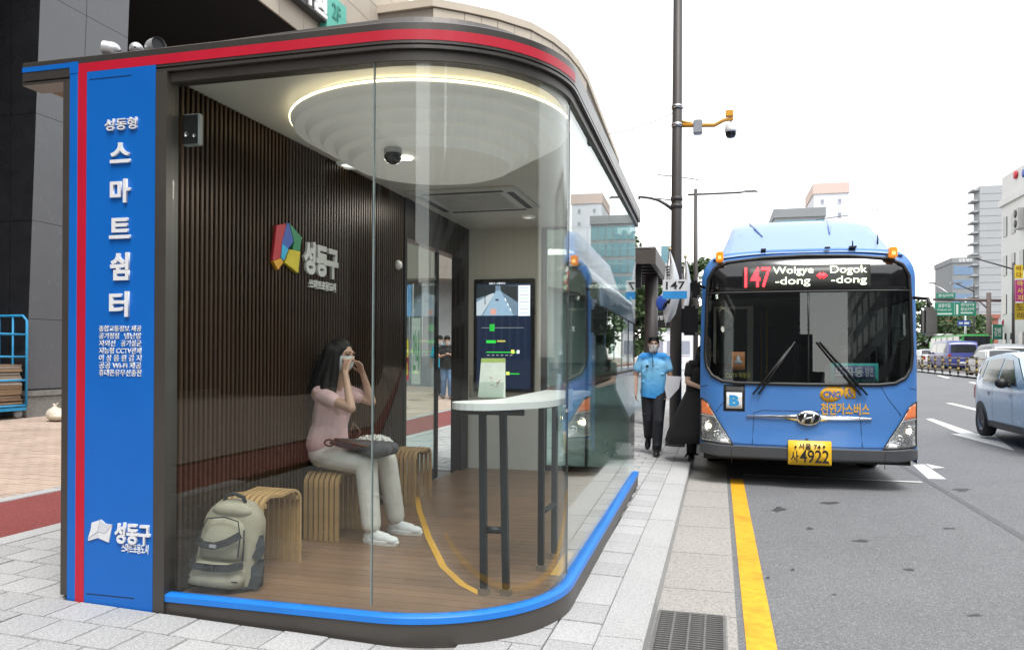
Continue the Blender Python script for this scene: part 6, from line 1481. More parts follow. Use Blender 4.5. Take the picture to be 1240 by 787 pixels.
# flags
FW = M('flag_white', (.7, .7, .7), .9, var=.04); FB = M('flag_blue', (.03, .08, .38), .9); FR = M('flag_red', (.5, .03, .05), .9); FK = M('flag_black', (.02, .02, .02), .9)
def flag(lab, base, top, poly, Y, sc=1):
    t = thing('flag', lab, 'flag', at(*base, Y), 'national flags hanging by the pole')
    MB().tube([at(*base, Y), at(*top, Y)], .013, 6).build('staff', STEEL, t); MB().sphere(at(top[0], top[1], Y), .03, 8, 0, 6).build('finial', M('finial', (.5, .4, .2), .3), t)
    n = 10; P = poly; vs = []; fs = []
    L0, L1 = P   # left edge polyline, right edge polyline with equal counts
    m = 7
    for i in range(len(L0)):
        for j in range(m):
            u = j / (m - 1); x = L0[i][0] + (L1[i][0] - L0[i][0]) * u; y = L0[i][1] + (L1[i][1] - L0[i][1]) * u; vs.append(at(x, y, Y + .05 * math.sin(u * 6 + i * .5)))
    for i in range(len(L0) - 1):
        for j in range(m - 1): fs.append((i * m + j, i * m + j + 1, (i + 1) * m + j + 1, (i + 1) * m + j))
    MB().add(vs, fs, 0, True).build('cloth', FW, t); return t
fl = flag('white national flag hanging left of the tall pole above the man', (806.5, 395), (811, 301.5), ([(810, 305), (807, 320), (804, 340), (801, 360), (803, 378), (805, 391)], [(812, 305), (817, 318), (822, 335), (824, 358), (818, 380), (811, 390)]), 12.55)
for q in range(4): MB().tube([at(806.5 + q * .2, 324 + q * 3.2, 12.46), at(810.3 + q * .2, 323 + q * 3.2, 12.45)], .014, 5).build('flag_bar', FK, fl)
for q in range(3): MB().tube([at(803 + q * 3.2, 374 - q * 3, 12.46), at(805.5 + q * 3.2, 366 - q * 2.5, 12.45)], .016, 5).build('flag_bar', FK, fl)
MB().sphere(at(801, 367, 12.52), (.085, .02, .12), 14, 0, 8).build('flag_disc', FB, fl)
flag('second white national flag hanging between the tall pole and the bus mirror', (826, 395), (830, 311), ([(829, 314), (827, 330), (825, 345), (824, 362), (824, 380), (826, 392)], [(831, 314), (834, 326), (836.5, 340), (837, 358), (835, 376), (831, 390)]), 13.4)
# second shelter beyond, with ribbed canopy and round column
s2 = thing('far_shelter', 'bronze canopy shelter with ribbed roof and round column beyond the man', 'bus shelter', (-1.9, 16, .02))
cx_ = at(788.5, 380, 16.2); MB().tube([(cx_.x, 16.2, walk_z(cx_.x, 16.2)), (cx_.x, 16.2, 3.05)], .135, 18).build('column', M('column_brown', (.075, .062, .058), .5, var=.08), s2)
BR = M('canopy_bronze', (.10, .085, .075), .45, metal=.3)
zc0 = at(794, 320, 14.5).z; x1_ = at(794, 320, 14.5).x; x0_ = x1_ - 1.6
box((x1_ - .09, 14.5, zc0), (x1_, 19.5, zc0 + .3)).build('edge_beam', BR, s2); box((x0_, 14.5, zc0), (x0_ + .09, 19.5, zc0 + .3)).build('edge_beam', BR, s2); box((x0_ + .091, 14.5, zc0 + .02), (x1_ - .091, 14.62, zc0 + .28)).build('front_beam', BR, s2); box((x0_ + .01, 14.52, zc0 + .301), (x1_ - .01, 19.48, zc0 + .33)).build('roof', M('canopy_grey', (.3, .3, .3), .5), s2)
for i in range(8): box((x0_ + .091, 15.0 + i * .55, zc0 + .02), (x1_ - .091, 15.09 + i * .55, zc0 + .2)).build('rib', BLACK, s2)
a, b = at(769, 349, 15), at(776.5, 323, 15); box((a.x - .3, 15.0, a.z), (b.x, 15.1, b.z)).build('hanging_screen', BLACK, s2)
box((x0_ - 1.5, 19.6, .05), (x1_ - .6, 19.64, 1.2)).build('glass_pane', glassmat('far_glass', (.75, .82, .85), .06), s2)
a, b = at(792, 397, 21), at(813, 378, 21); nb = box((a.x, 21, a.z), (b.x, 21.08, b.z)).build('dark_sign', BLACK); props(nb, 'dark shop sign with white writing behind the man\'s head', 'sign')
text_front('lettering', '정형외과', at(794, 386, 21).x, at(812, 386, 21).x, at(794, 387.5, 21).z, at(794, 382, 21).z, 20.999, WHITE, nb, .01, .004)
# white building far behind the flags
# ------------------------------------------------------------------ trees
BARK = M('bark', (.06, .048, .038), .9, var=.3, scale=6, bump=.5, bscale=20)
LEAFS = [M('leaf_a', (.065, .115, .04), .55, var=.25, scale=3), M('leaf_b', (.105, .165, .06), .55, var=.25, scale=3), M('leaf_c', (.04, .075, .03), .55, var=.25, scale=3)]
def tree(lab, x, y, h, rw, seed, n=5000, tr=.4, gz=None, leaf=.16, group=None):
    rnd = random.Random(seed); gz = walk_z(x, y) if gz is None else gz
    t = thing('tree', lab, 'tree', (x, y, gz), group); base = V((x, y, gz))
    mb = MB(); top = base + V((rnd.uniform(-.2, .2), 0, h * tr)); mb.tube([base, base.lerp(top, .5) + V((rnd.uniform(-.1, .1), 0, 0)), top], [h * .026, h * .021, h * .016], 10); ends = []
    for i in range(9):
        a = rnd.uniform(0, 6.28); e = top + V((math.cos(a) * rw * rnd.uniform(.3, .8), math.sin(a) * rw * rnd.uniform(.3, .8), h * (1 - tr) * rnd.uniform(.15, .8))); st_ = base.lerp(top, rnd.uniform(.75, 1)); mb.tube([st_, st_.lerp(e, .5) + V((0, 0, h * .03)), e], [h * .011, h * .007, h * .003], 6); ends.append(e)
    mb.build('trunk', BARK, t)
    cl = []
    for i in range(38):
        u = rnd.uniform(-.2, 1); a = rnd.uniform(0, 6.28); r_ = rw * math.sqrt(max(.05, 1 - ((u - .42) / .65) ** 2)) * rnd.uniform(.3, 1); cl.append((top + V((math.cos(a) * r_, math.sin(a) * r_, h * (1 - tr) * max(-.05, u) * .95)), rw * rnd.uniform(.2, .38)))
    for e in ends: cl.append((e, rw * .32))
    mb = MB(); vs = []; fs = []; mi = []
    for i in range(n):
        c, r_ = rnd.choice(cl); d = V((rnd.gauss(0, 1), rnd.gauss(0, 1), rnd.gauss(0, 1))).normalized() * r_ * rnd.random() ** .45; d.z *= .75; p = c + d
        a = V((rnd.gauss(0, 1), rnd.gauss(0, 1), rnd.gauss(0, .5))).normalized() * leaf * rnd.uniform(.6, 1.2); b = a.cross(V((rnd.gauss(0, 1), rnd.gauss(0, 1), rnd.gauss(0, 1)))).normalized() * leaf * .55
        k = len(vs); vs += [p - a, p + b, p + a, p - b]; fs.append((k, k + 1, k + 2, k + 3)); mi.append(rnd.choice((0, 0, 1, 1, 2)))
    mb.v = vs; mb.f = [list(f) for f in fs]; mb.mi = mi; mb.sm = [False] * len(fs); mb.build('crown', LEAFS, t, fix=False)
p = atD(776, 400, 40); tree('leafy street tree beyond the far shelter column', p.x - .6, p.y, 7.2, 2.2, 1, 5500, .25, leaf=.17)
p = atD(847, 400, 52); tree('round tree rising behind the bus left of its roof', p.x, p.y, 7.6, 1.9, 2, 4000, .4, leaf=.19)
p = atD(760, 400, 46); tree('dark tree behind the glass beside the far shelter', p.x - 1.2, p.y, 7.5, 2.6, 5, 4000, .3, leaf=.19)
# ------------------------------------------------------------------ cars
CARG = M('car_window', (.018, .022, .025), .06, var=.2, coat=.3)
def car(name, label, cat, loc, rz, W, prof, belt, wheels, wr, paint, side_win, front_win, rear_win, group=None, roofpaint=None, lights=True, mirrors=True, wscale=.78):
    t = thing(name, label, cat, group=group); L_ = max(p[0] for p in prof); Hh = max(p[1] for p in prof)
    def hw(y, z):
        e = min(y, L_ - y); k = 1 - .13 * max(0, 1 - e / .45) ** 2
        if z > belt: k *= 1 - (1 - wscale) * ((z - belt) / (Hh - belt)) ** 1.15
        else: k *= 1 - .05 * ((belt - .25 - z) / .5) ** 2
        return W / 2 * k
    n = 13; vs = []; fs = []; P = []
    for i in range(len(prof) - 1):
        a, b = V(prof[i]), V(prof[i + 1]); m = max(1, int((b - a).length / .16))
        for j in range(m): P.append(a.lerp(b, j / m))
    P.append(V(prof[-1]))
    for p in P:
        w_ = hw(p.x, p.y)
        for k in range(n):
            u = -1 + 2 * k / (n - 1); vs.append((u * w_, p.x, p.y - (.05 * abs(u) ** 4 if p.y > .5 else 0)))
    for i in range(len(P) - 1):
        for k in range(n - 1): fs.append((i * n + k, i * n + k + 1, (i + 1) * n + k + 1, (i + 1) * n + k))
    MB().add(vs, fs, 0, True).build('body_top', paint, t)
    def sidep(poly, sx, off, nm, mat, par, ny=16, nz=8, th=None):
        bm = bmesh.new(); bm.faces.new([bm.verts.new((0, y, z)) for y, z in poly]); ys = [q[0] for q in poly]; zs = [q[1] for q in poly]
        for i in range(1, ny): bmesh.ops.bisect_plane(bm, geom=bm.verts[:] + bm.edges[:] + bm.faces[:], plane_co=(0, min(ys) + (max(ys) - min(ys)) * i / ny, 0), plane_no=(0, 1, 0))
        for i in range(1, nz): bmesh.ops.bisect_plane(bm, geom=bm.verts[:] + bm.edges[:] + bm.faces[:], plane_co=(0, 0, min(zs) + (max(zs) - min(zs)) * i / nz), plane_no=(0, 0, 1))
        for v in bm.verts: v.co.x = sx * (hw(v.co.y, v.co.z) + off)
        me = bpy.data.meshes.new(nm); bm.to_mesh(me); bm.free()
        for q in me.polygons: q.use_smooth = True
        return link(nm, me, mat, par)
    cont = [(p.x, p.y - (.05 if p.y > .5 else 0)) for p in P]
    for sx in (-1, 1):
        sd = sidep(cont, sx, 0, 'body_side', paint, t)
        for w_ in side_win: sidep(w_, sx, .006, 'side_window', CARG, t, 5, 3)
        for y in wheels:
            sidep([(y + (wr + .07) * math.cos(a), wr + (wr + .07) * math.sin(a)) for a in [R(-12 + 204 * i / 16) for i in range(17)]], sx, .003, 'wheel_arch', BLACK, t, 4, 3)
        if mirrors:
            mm = MB(); ym = front_win[0][0] + .62; ell(mm, V((sx * (W / 2 + .11), ym, belt + .07)), (.10, .07, .085)); cap(mm, V((sx * (W / 2 - .03), ym, belt + .02)), V((sx * (W / 2 + .06), ym, belt + .05)), .03, .03, 8); mm.build('mirror', BLACK, t)
        sidep([(L_ * .42, belt - .13), (L_ * .42 + .12, belt - .13), (L_ * .42 + .12, belt - .16), (L_ * .42, belt - .16)], sx, .012, 'door_handle', paint, t, 1, 1)
        sidep([(L_ * .70, belt - .10), (L_ * .70 + .05, belt - .10), (L_ * .70 + .05, belt - .17), (L_ * .70, belt - .17)], sx, .012, 'door_handle', BLACK, t, 1, 1)
        for yy in (L_ * .40, L_ * .66): sidep([(yy, .28), (yy + .008, .28), (yy + .008, belt), (yy, belt)], sx, .002, 'door_gap', BLACK, t, 1, 4)
        sidep([(wheels[0] + wr + .1, .22), (wheels[1] - wr - .1, .22), (wheels[1] - wr - .1, .32), (wheels[0] + wr + .1, .32)], sx, .012, 'sill', BLACK if roofpaint is None else paint, t, 4, 1)
    def cross(a, b, nm, mat, inset=.1, off=.006, z0=None):
        vs = []; fs = []; a, b = V(a), V(b); m = 4; d = (b - a).normalized(); nn = V((-d.y, d.x)); nn = nn if nn.y > 0 or (abs(nn.y) < .3 and nn.x * (1 if a.x > L_ / 2 else -1) > 0) else -nn
        for i in range(m + 1):
            p = a.lerp(b, i / m) ; w_ = hw(p.x, p.y) - inset; q = p + nn * off
            for k in range(9): u = -1 + 2 * k / 8; vs.append((u * w_, q.x, q.y - .05 * abs(u * w_ / (w_ + inset)) ** 4))
        for i in range(m):
            for k in range(8): fs.append((i * 9 + k, i * 9 + k + 1, i * 9 + 9 + k + 1, i * 9 + 9 + k))
        return MB().add(vs, fs, 0, True).build(nm, mat, t)
    cross(front_win[0], front_win[1], 'windscreen', CARG, .07, .008); cross(rear_win[0], rear_win[1], 'rear_window', CARG, .10, .008)
    box((-W / 2 + .12, .1, .18), (W / 2 - .12, L_ - .1, .26)).build('underbody', BLACK, t)
    ty = MB().lathe([(wr * .6, -.09), (wr * .93, -.1), (wr, -.07), (wr, .07), (wr * .93, .1), (wr * .6, .09)], (0, 0, 0), 24, axis='X').mesh('tyre'); rm = MB().lathe([(0, .07), (wr * .16, .075), (wr * .2, .06), (wr * .5, .05), (wr * .58, .09), (wr * .62, .09), (wr * .62, -.08), (0, -.08)], (0, 0, 0), 20, axis='X').mesh('rim')
    for y in wheels:
        for sx in (-1, 1):
            w_ = link('wheel', ty, RUBBER, t, loc=(sx * (W / 2 - .10), y, wr)); r_ = link('rim', rm, M('hub_grey', (.35, .36, .37), .35, metal=.4), w_)
            for k in range(5):
                a = 2 * math.pi * k / 5; MB().tube([(.062, wr * .36 * math.cos(a), wr * .36 * math.sin(a)), (.078, wr * .36 * math.cos(a), wr * .36 * math.sin(a))], wr * .09, 8).build('hub_hole', BLACK, r_) if cat == 'car' and group is None else None
            if sx < 0: r_.rotation_euler.z = math.pi
    if lights:
        for sx in (-1, 1):
            zl = belt - .12; w_ = hw(L_ - .08, zl); box((sx * (w_ - .08) - .09, L_ - .14, zl - .16), (sx * (w_ - .08) + .09, L_ + .012, zl + .1), .02).build('tail_lamp', M('tail_red', (.4, .015, .015), .25), t)
            zf = .66; w_ = hw(.1, zf); box((sx * (w_ - .12) - .12, -.012, zf - .07), (sx * (w_ - .12) + .12, .12, zf + .07), .02).build('head_lamp', M('head_lamp_white', (.7, .72, .74), .15), t)
        box((-.26, L_ + .001, .50), (.26, L_ + .012, .61)).build('number_plate', M('plate_white', (.7, .7, .7), .5), t); box((-.26, -.014, .36), (.26, -.001, .47)).build('number_plate', MATS['plate_white'], t)
    t.location = loc; t.rotation_euler.z = rz
    return t
HATCH = [(3.5, .22), (3.6, .32), (3.62, .55), (3.60, .8), (3.54, .98), (3.36, 1.32), (3.2, 1.46), (2.6, 1.53), (2.0, 1.53), (1.6, 1.46), (.92, 1.03), (.4, .92), (.1, .76), (0, .5), (.06, .22)]
PBL = M('pale_blue_paint', (.40, .58, .71), .25, var=.03, coat=.6, dirt=.05)
wg = on_ground(1207, 530, road_z)
carx = wg.x + .8 - .26
car('small_car', 'pale blue small hatchback at the right edge driving towards the camera', 'car', (carx, wg.y - 3.02, road_z(carx, wg.y)), 0, 1.62, HATCH, .93, (.62, 3.02), .285, PBL,
    [[(1.25, .97), (2.12, .97), (2.12, 1.40), (1.78, 1.38)], [(2.2, .97), (2.95, 1.0), (2.9, 1.38), (2.2, 1.41)], [(3.02, 1.06), (3.30, 1.14), (3.12, 1.36), (2.98, 1.37)]], ((.96, 1.05), (1.56, 1.43)), ((3.53, 1.0), (3.38, 1.28)))
SEDAN = [(4.4, .25), (4.48, .5), (4.45, .85), (4.3, 1.0), (3.75, 1.06), (3.2, 1.40), (2.4, 1.46), (1.9, 1.42), (1.2, 1.02), (.4, .88), (.08, .7), (0, .45), (.08, .25)]
VAN = [(4.9, .3), (5.0, .5), (5.0, 1.1), (4.9, 1.75), (4.75, 1.95), (3.0, 2.02), (1.6, 1.98), (1.1, 1.85), (.45, 1.15), (.1, 1.0), (0, .6), (.06, .3)]
SUV = [(4.5, .35), (4.6, .6), (4.58, 1.0), (4.4, 1.55), (4.2, 1.72), (3.0, 1.78), (2.0, 1.76), (1.5, 1.65), (.95, 1.12), (.3, 1.02), (.05, .85), (0, .5), (.06, .35)]
VP = M('violet_van_paint', (.05, .065, .26), .3, coat=.4); WP = M('white_car_paint', (.62, .63, .64), .3, coat=.4); GP = M('grey_suv_paint', (.24, .26, .28), .3, coat=.4)
def vehicle(kind, lab, px, Y, facing, paint, cat, nm, W=None):
    p = at(px, 430, Y); pr = dict(SEDAN=SEDAN, VAN=VAN, SUV=SUV)[kind]; L_ = max(q[0] for q in pr)
    z = road_z(p.x, Y)
    kw = dict(SEDAN=([[(1.3, 1.02), (3.4, 1.05), (3.05, 1.32), (1.85, 1.34)]], ((1.22, 1.04), (1.88, 1.40)), ((3.72, 1.08), (3.22, 1.38)), .98, (.8, 3.6), .31, 1.8, .76),
              VAN=([[(.9, 1.2), (2.3, 1.2), (2.3, 1.8), (1.3, 1.76)], [(2.4, 1.2), (4.7, 1.2), (4.6, 1.8), (2.4, 1.82)]], ((.5, 1.2), (1.08, 1.82)), ((4.985, 1.2), (4.91, 1.72)), 1.12, (.9, 4.1), .34, 1.92, .88),
              SUV=([[(1.35, 1.12), (4.1, 1.15), (3.95, 1.6), (1.7, 1.6)]], ((1.0, 1.16), (1.48, 1.62)), ((4.54, 1.12), (4.42, 1.5)), 1.08, (.85, 3.7), .36, 1.86, .84))[kind]
    if facing == 'away': loc = (p.x, Y - 0, z); rz = 0; loc = (p.x, Y - L_ + L_, z)
    t = car(nm, lab, cat, (0, 0, 0), 0, W or kw[6], pr, kw[3], kw[4], kw[5], paint, kw[0], kw[1], kw[2], 'vehicles beyond the median railing', wscale=kw[7])
    if facing == 'away': t.rotation_euler.z = math.pi; t.location = (p.x, Y + L_, z)      # tail towards the camera
    else: t.location = (p.x, Y, z)
    return t
vehicle('VAN', 'violet van driving away beyond the median railing', 1167, 56, 'away', VP, 'van', 'van')
vehicle('SUV', 'grey and dark van with rear window, right of the gantry post', 1226, 50, 'away', GP, 'van', 'van', 1.95)
vehicle('SEDAN', 'white car half hidden behind the small blue car and railing', 1226, 42.5, 'away', WP, 'car', 'car')
vehicle('SEDAN', 'white car left of the violet van behind the railing', 1133, 62, 'away', WP, 'car', 'car')
vehicle('SEDAN', 'white car beside the bus mirror, farthest behind the railing', 1119, 70, 'away', WP, 'car', 'car')
def farbus(lab, px, Y, W, Hh, L_, paint, roof, towards=False):
    p = at(px, 430, Y); z = road_z(p.x, Y); t = thing('far_bus', lab, 'bus', (p.x, Y, z), 'buses far down the road')
    x, y = p.x, Y
    MB().box((x - W / 2, y, z + .35), (x + W / 2, y + L_, z + Hh - .25), 0, .12).build('body', paint, t); MB().box((x - W / 2 + .1, y + .1, z + Hh - .2499), (x + W / 2 - .1, y + L_ - .1, z + Hh), 0, .1).build('roof', roof, t)
    box((x - W / 2 + .15, y - .012, z + 1.3), (x + W / 2 - .15, y - .001, z + 2.4)).build('rear_window', CARG, t)
    for sx in (-1, 1):
        for i in range(5): box((x + sx * W / 2 - .012, y + .6 + i * 1.6, z + 1.4), (x + sx * W / 2 + .012, y + 2.0 + i * 1.6, z + 2.4)).build('side_window', CARG, t)
        box((x + sx * (W / 2 - .2) - .1, y - .014, z + .8), (x + sx * (W / 2 - .2) + .1, y - .001, z + 1.1)).build('tail_lamp', M('tail_red', (.4, .015, .015), .25), t)
        for yy in (1.8, L_ - 2): MB().lathe([(0, .12), (.45, .12), (.48, .0), (.45, -.12), (0, -.12)], (x + sx * (W / 2 - .14), y + yy, z + .48), 20, axis='X').build('wheel', RUBBER, t)
farbus('green bus just right of the violet van', 1183, 63, 2.0, 2.55, 9, M('green_bus', (.05, .36, .07), .35, coat=.3), M('green_bus_roof', (.1, .4, .12), .4))
farbus('white roofed bus rising above the violet van', 1150, 84, 2.45, 3.2, 11, M('pale_green_bus', (.3, .42, .36), .4), WHITE)
farbus('red bus in the distance beside the bus mirror', 1126, 100, 2.45, 3.1, 11, M('red_bus', (.45, .05, .05), .4), M('red_bus_roof', (.5, .12, .12), .4))
# ------------------------------------------------------------------ median railing
rl = thing('median_railing', 'low railing with black and yellow posts along the road median', 'railing', (12.2, 45, road_z(12.2, 45)))
PB_ = M('post_black', (.025, .022, .02), .5); PYL = M('post_band', (.5, .36, .1), .5); RBN = M('rail_brown', (.26, .19, .13), .6, var=.15)
y = 32.0; prev = None
while y < 75:
    z = road_z(12.2, y); q = MB().tube([(12.2, y, z), (12.2, y, z + 1.05)], .055, 8).build('post', PB_, rl)
    for zz in (.35, .75): MB().tube([(12.2, y, z + zz), (12.2, y, z + zz + .12)], .058, 8).build('reflective_band', PYL, q)
    if prev is not None:
        for zz in (.28, .62, .96): MB().tube([(12.2, prev, road_z(12.2, prev) + zz), (12.2, y, z + zz)], .03, 6).build('rail', RBN, rl)
    prev = y; y += 1.5
sheet('median', [11.9, 12.5], [28, 30, 40, 50, 60, 62, 90], lambda x, y: road_z(12, y) + .10, KERB)
# ------------------------------------------------------------------ gantry and road signs
GRN_ = M('sign_road_green', (.015, .20, .13), .5, var=.06); SWT = M('sign_text', (.62, .66, .64), .5)
gp_ = at(1197, 420, 66); gn = thing('sign_gantry', 'brown gantry post with long arm carrying the green road signs', 'gantry', (gp_.x, 66, rise(66)))
def g_(px, py, dy=0): return at(px, py, 66 + dy)
GBR = M('gantry_brown', (.16, .12, .11), .6)
MB().tube([(gp_.x, 66, rise(66)), g_(1197.3, 354.5)], .17, 10).build('post', GBR, gn); MB().tube([g_(1130, 362.5), g_(1212, 364)], .11, 8).build('arm', GBR, gn); MB().tube([g_(1184, 363), g_(1196, 374)], .05, 6).build('brace', GBR, gn)
def rsign(lab, x0, y0, x1, y1, mat, marks, dy=-.3, nm='road_sign'):
    a, b = g_(x0, y1, dy), g_(x1, y0, dy); t = thing(nm, lab, 'road sign', (a.x, a.y, a.z)); box((a.x, a.y, a.z), (b.x, a.y + .08, b.z)).build('panel', mat, t)
    for (u0, v0, u1, v1, kind) in marks:
        X0_, X1_, Z0_, Z1_ = a.x + (b.x - a.x) * u0, a.x + (b.x - a.x) * u1, a.z + (b.z - a.z) * v0, a.z + (b.z - a.z) * v1
        if kind: text_front('lettering', kind, X0_, X1_, Z0_, Z1_, a.y - .001, SWT, t, .01, .01)
        else: box((X0_, a.y - .012, Z0_), (X1_, a.y - .001, Z1_)).build('mark', SWT, t)
    return t
rsign('large green road sign with white Korean destinations on the gantry', 1132, 366, 1182, 382.5, GRN_, [(.08, .62, .38, .92, '살곶이길'), (.06, .38, .40, .52, 'Salgoji-gil'), (.06, .1, .42, .2, None), (.52, .1, .57, .85, None), (.63, .70, .95, .92, '한양대'), (.63, .36, .95, .62, '왕십리역'), (.63, .16, .92, .26, None), (.475, .05, .482, .95, None)])
rsign('small green road sign above the large one on the gantry', 1134, 354.5, 1157, 361.5, GRN_, [(.1, .25, .88, .8, '왕십리역')])
rsign('small blue road sign below the gantry arm', 1160, 388, 1175, 394.5, M('sign_road_blue', (.03, .06, .35), .5), [(.1, .35, .4, .65, None), (.5, .3, .9, .7, None)])
# lamp posts on the far side
def far_lamp(lab, px, py0, py1, ax, ay, Y, col):
    z = rise(Y); b = at(px, py0, Y); t = thing('street_lamp', lab, 'street lamp', (b.x, Y, z), 'street lamps down the road')
    MB().tube([(b.x, Y, z), at(px, py1, Y)], [.11, .07], 8).build('post', col, t); MB().tube([at(px, py1 + 8, Y), at(ax, ay, Y)], .05, 6).build('arm', col, t); e = at(ax, ay, Y); MB().box((e.x - .4, Y - .12, e.z - .04), (e.x + .5, Y + .12, e.z + .08), 0, .03).build('lamp_head', STEEL, t)
far_lamp('dark street lamp with long arm in front of the white building', 1227, 440, 318, 1178, 312, 58, POLE)
far_lamp('grey street lamp with arm over the green road signs', 1179.5, 420, 345, 1157, 343, 74, POLE)
far_lamp('pale street lamp arm sloping behind the green signs', 1169, 420, 361, 1130, 343, 78, STEEL)
# ------------------------------------------------------------------ buildings on the right and far away
def tower(name, lab, x0, x1, y0, y1, z0, z1, wall, glass, rows, cols_f, cols_s=0, side=-1, ww=.7, wh=.6, cap_=None, group=None, band=False):
    t = thing(name, lab, 'building', ((x0 + x1) / 2, y0, z0), group)
    box((x0, y0, z0), (x1, y1, z1)).build('wall', wall, t)
    if cap_: box((x0 - .2, y0 - .2, z1 + .001), (x1 + .2, y1 + .2, z1 + cap_[0])).build('parapet', cap_[1], t)
    fh = (z1 - z0 - 1) / rows
    def lay(n, L_, fn):
        if not n: return
        cw = L_ / n; me = None
        for r_ in range(rows):
            for c in range(n): fn(c * cw + cw * (1 - ww) / 2, cw * ww, z0 + .8 + r_ * fh + fh * (1 - wh) / 2, fh * wh)
    meF = {}
    def wf(u, w_, z, h):
        if 'f' not in meF: meF['f'] = MB().box((0, -.06, 0), (w_, .0, h)).mesh('window'); meF['s'] = MB().box((-.08, -.1, -.1), (w_ + .08, 0, -.001)).mesh('sill')
        o = link('window', meF['f'], glass, t, loc=V((x0 + u, y0, z)) - ORG[t.name])
        if not band: link('sill', meF['s'], wall, o)
    def wsd(u, w_, z, h):
        xs_ = x0 if side < 0 else x1
        if 'g' not in meF: meF['g'] = MB().box((-.06, 0, 0), (.06, w_, h)).mesh('window')
        link('window', meF['g'], glass, t, loc=V((xs_, y0 + u, z)) - ORG[t.name])
    lay(cols_f, x1 - x0, wf); lay(cols_s, y1 - y0, wsd); return t
WB = M('white_wall', (.66, .66, .65), .7, var=.04, scale=.3, dirt=.12); GB = M('grey_panel_wall', (.33, .345, .36), .6, var=.05, scale=.2); BRK = M('red_brick', (.30, .11, .085), .8, var=.12, scale=2)
TG = M('teal_glass', (.10, .22, .26), .1, var=.15, scale=.2, coat=.3); BG_ = M('blue_glass', (.12, .2, .32), .12, var=.15, scale=.2); CON = M('concrete_grey', (.22, .23, .24), .7, var=.08, scale=.2); LWL = M('pale_lilac_wall', (.60, .61, .66), .7, var=.04, scale=.2); TERR = M('terracotta_hazed', (.56, .44, .40), .7)  # terracotta colour paled to stand in for distance haze
wb = tower('white_building', 'white office building with vertical shop signs at the right edge', 22, 40, 46, 70.6, .3, 13.6, WB, DGL, 4, 0, 14, -1, .45, .5, (.5, WB))
for (px, py, cc_) in ((1230.5, 212, (.55, .03, .05)), (1241, 210, (.05, .1, .4))):
    p = atX(px, py, 21.9); d = MB().lathe([(0, -.12), (.3, -.12), (.3, .0), (0, .0)], p, 20, axis='X').build('round_emblem', M('emb' + str(cc_), cc_, .5), wb); d.location.z += 0
box((21.95, 60, 14.101), (30, 70.4, 15.9)).build('roof_storey', WB, wb)
for py in (259, 271):
    p = atX(1237, py, 21.7); q = box((21.3, p.y - .5, p.z - .4), (21.9, p.y + .5, p.z + .4), .03).build('air_conditioner_unit', M('ac_cream', (.5, .5, .48), .6), wb); MB().lathe([(0, -.02), (.3, -.02), (.3, .0)], (21.29, p.y, p.z), 16, axis='X').build('fan', BLACK, q)
def vsign(lab, x0, y0, x1, y1, D, col, txt, tcol):
    a = atD(x0, y1, D); b = atD(x1, y0, D); t = thing('shop_sign', lab, 'sign', (a.x, a.y, a.z), 'vertical shop signs'); box((a.x, a.y, a.z), (b.x, a.y + .25, b.z)).build('panel', M('vs' + str(col), col, .5, emit=.05), t); n = len(txt); h = (b.z - a.z) / n
    for i, ch in enumerate(txt): text_front('lettering', ch, a.x + (b.x - a.x) * .18, b.x - (b.x - a.x) * .18, b.z - (i + 1) * h + h * .12, b.z - i * h - h * .12, a.y - .001, M('vt' + str(tcol), tcol, .5), t, .02, .01)
vsign('yellow vertical shop sign, topmost beside the street lamp', 1229, 321, 1238, 337, 55, (.7, .52, .02), '바다', (.25, .03, .02)); vsign('magenta vertical shop sign in the middle of the column of signs', 1230, 339, 1240, 365, 54, (.38, .03, .16), '마사지', (.75, .6, .1)); vsign('ochre vertical shop sign, lowest of the column', 1229, 367, 1241, 387, 54.5, (.5, .36, .02), '노래', (.2, .12, .02))
a = atD(1220, 391, 62); rd = MB().lathe([(0, -.1), (.42, -.1), (.42, .0), (0, .0)], a, 18, axis='Y').build('round_sign', M('round_red', (.45, .02, .06), .5)); props(rd, 'small round red sign on the white building', 'sign'); MB().lathe([(0, -.105), (.25, -.105), (.25, -.101)], a, 14, axis='Y').build('round_mark', WHITE, rd)
gs_ = board('shop_sign', 'green roadside sign with white writing by the gantry foot', 1202, 393, 1213, 411, 62, (.02, .2, .12), 'sign', '강변', (.7, .72, .7))
gt = tower('grey_tower', 'tall grey panelled tower behind the white building', 37.6, 47, 130, 133, .3, 27.2, GB, DGL, 9, 0, 0)
for i in range(16): z = 26.6 - i * 1.6; box((36.7, 130.2, z), (37.599, 132.8, z + .25)).build('balcony_slab', GB, gt)
for i in range(22): z = 26 - i * 1.1; box((37.6, 129.97, z), (47, 129.999, z + .05)).build('panel_joint', CON, gt)
for z in (24.0, 20.0): box((43.4, 129.9, z), (46.5, 129.98, z + 2.0)).build('window', DGL, gt)
bt = tower('glass_office', 'blue glass office block with horizontal bands far down the road', 52.3, 58.2, 200, 215, .3, 23.6, CON, BG_, 7, 1, 0, band=True, ww=.94, wh=.62, cap_=(1.2, CON))
text_front('lettering', '성동세무서', 53.5, 57, 23.75, 24.5, 199.79, WHITE, bt, .01, .02)
tower('brick_building', 'low red brick building behind the gantry trees', 29.4, 34.6, 112, 120, .3, 6.6, BRK, DGL, 2, 3, 0, cap_=(.5, BRK))
tower('white_tower', 'white apartment tower with terracotta top behind the bus', 19.3, 26.1, 175, 190, .3, 36.0, LWL, M('tower_window', (.25, .27, .33), .3), 12, 2, 3, 1, .16, .28, (2.2, TERR))
lt = tower('glass_block', 'teal glass office block with dark roof frame behind the bus', 9.8, 18.4, 150, 165, .3, 27.0, CON, TG, 8, 6, 4, -1, .9, .8, (1.6, CON), band=True)
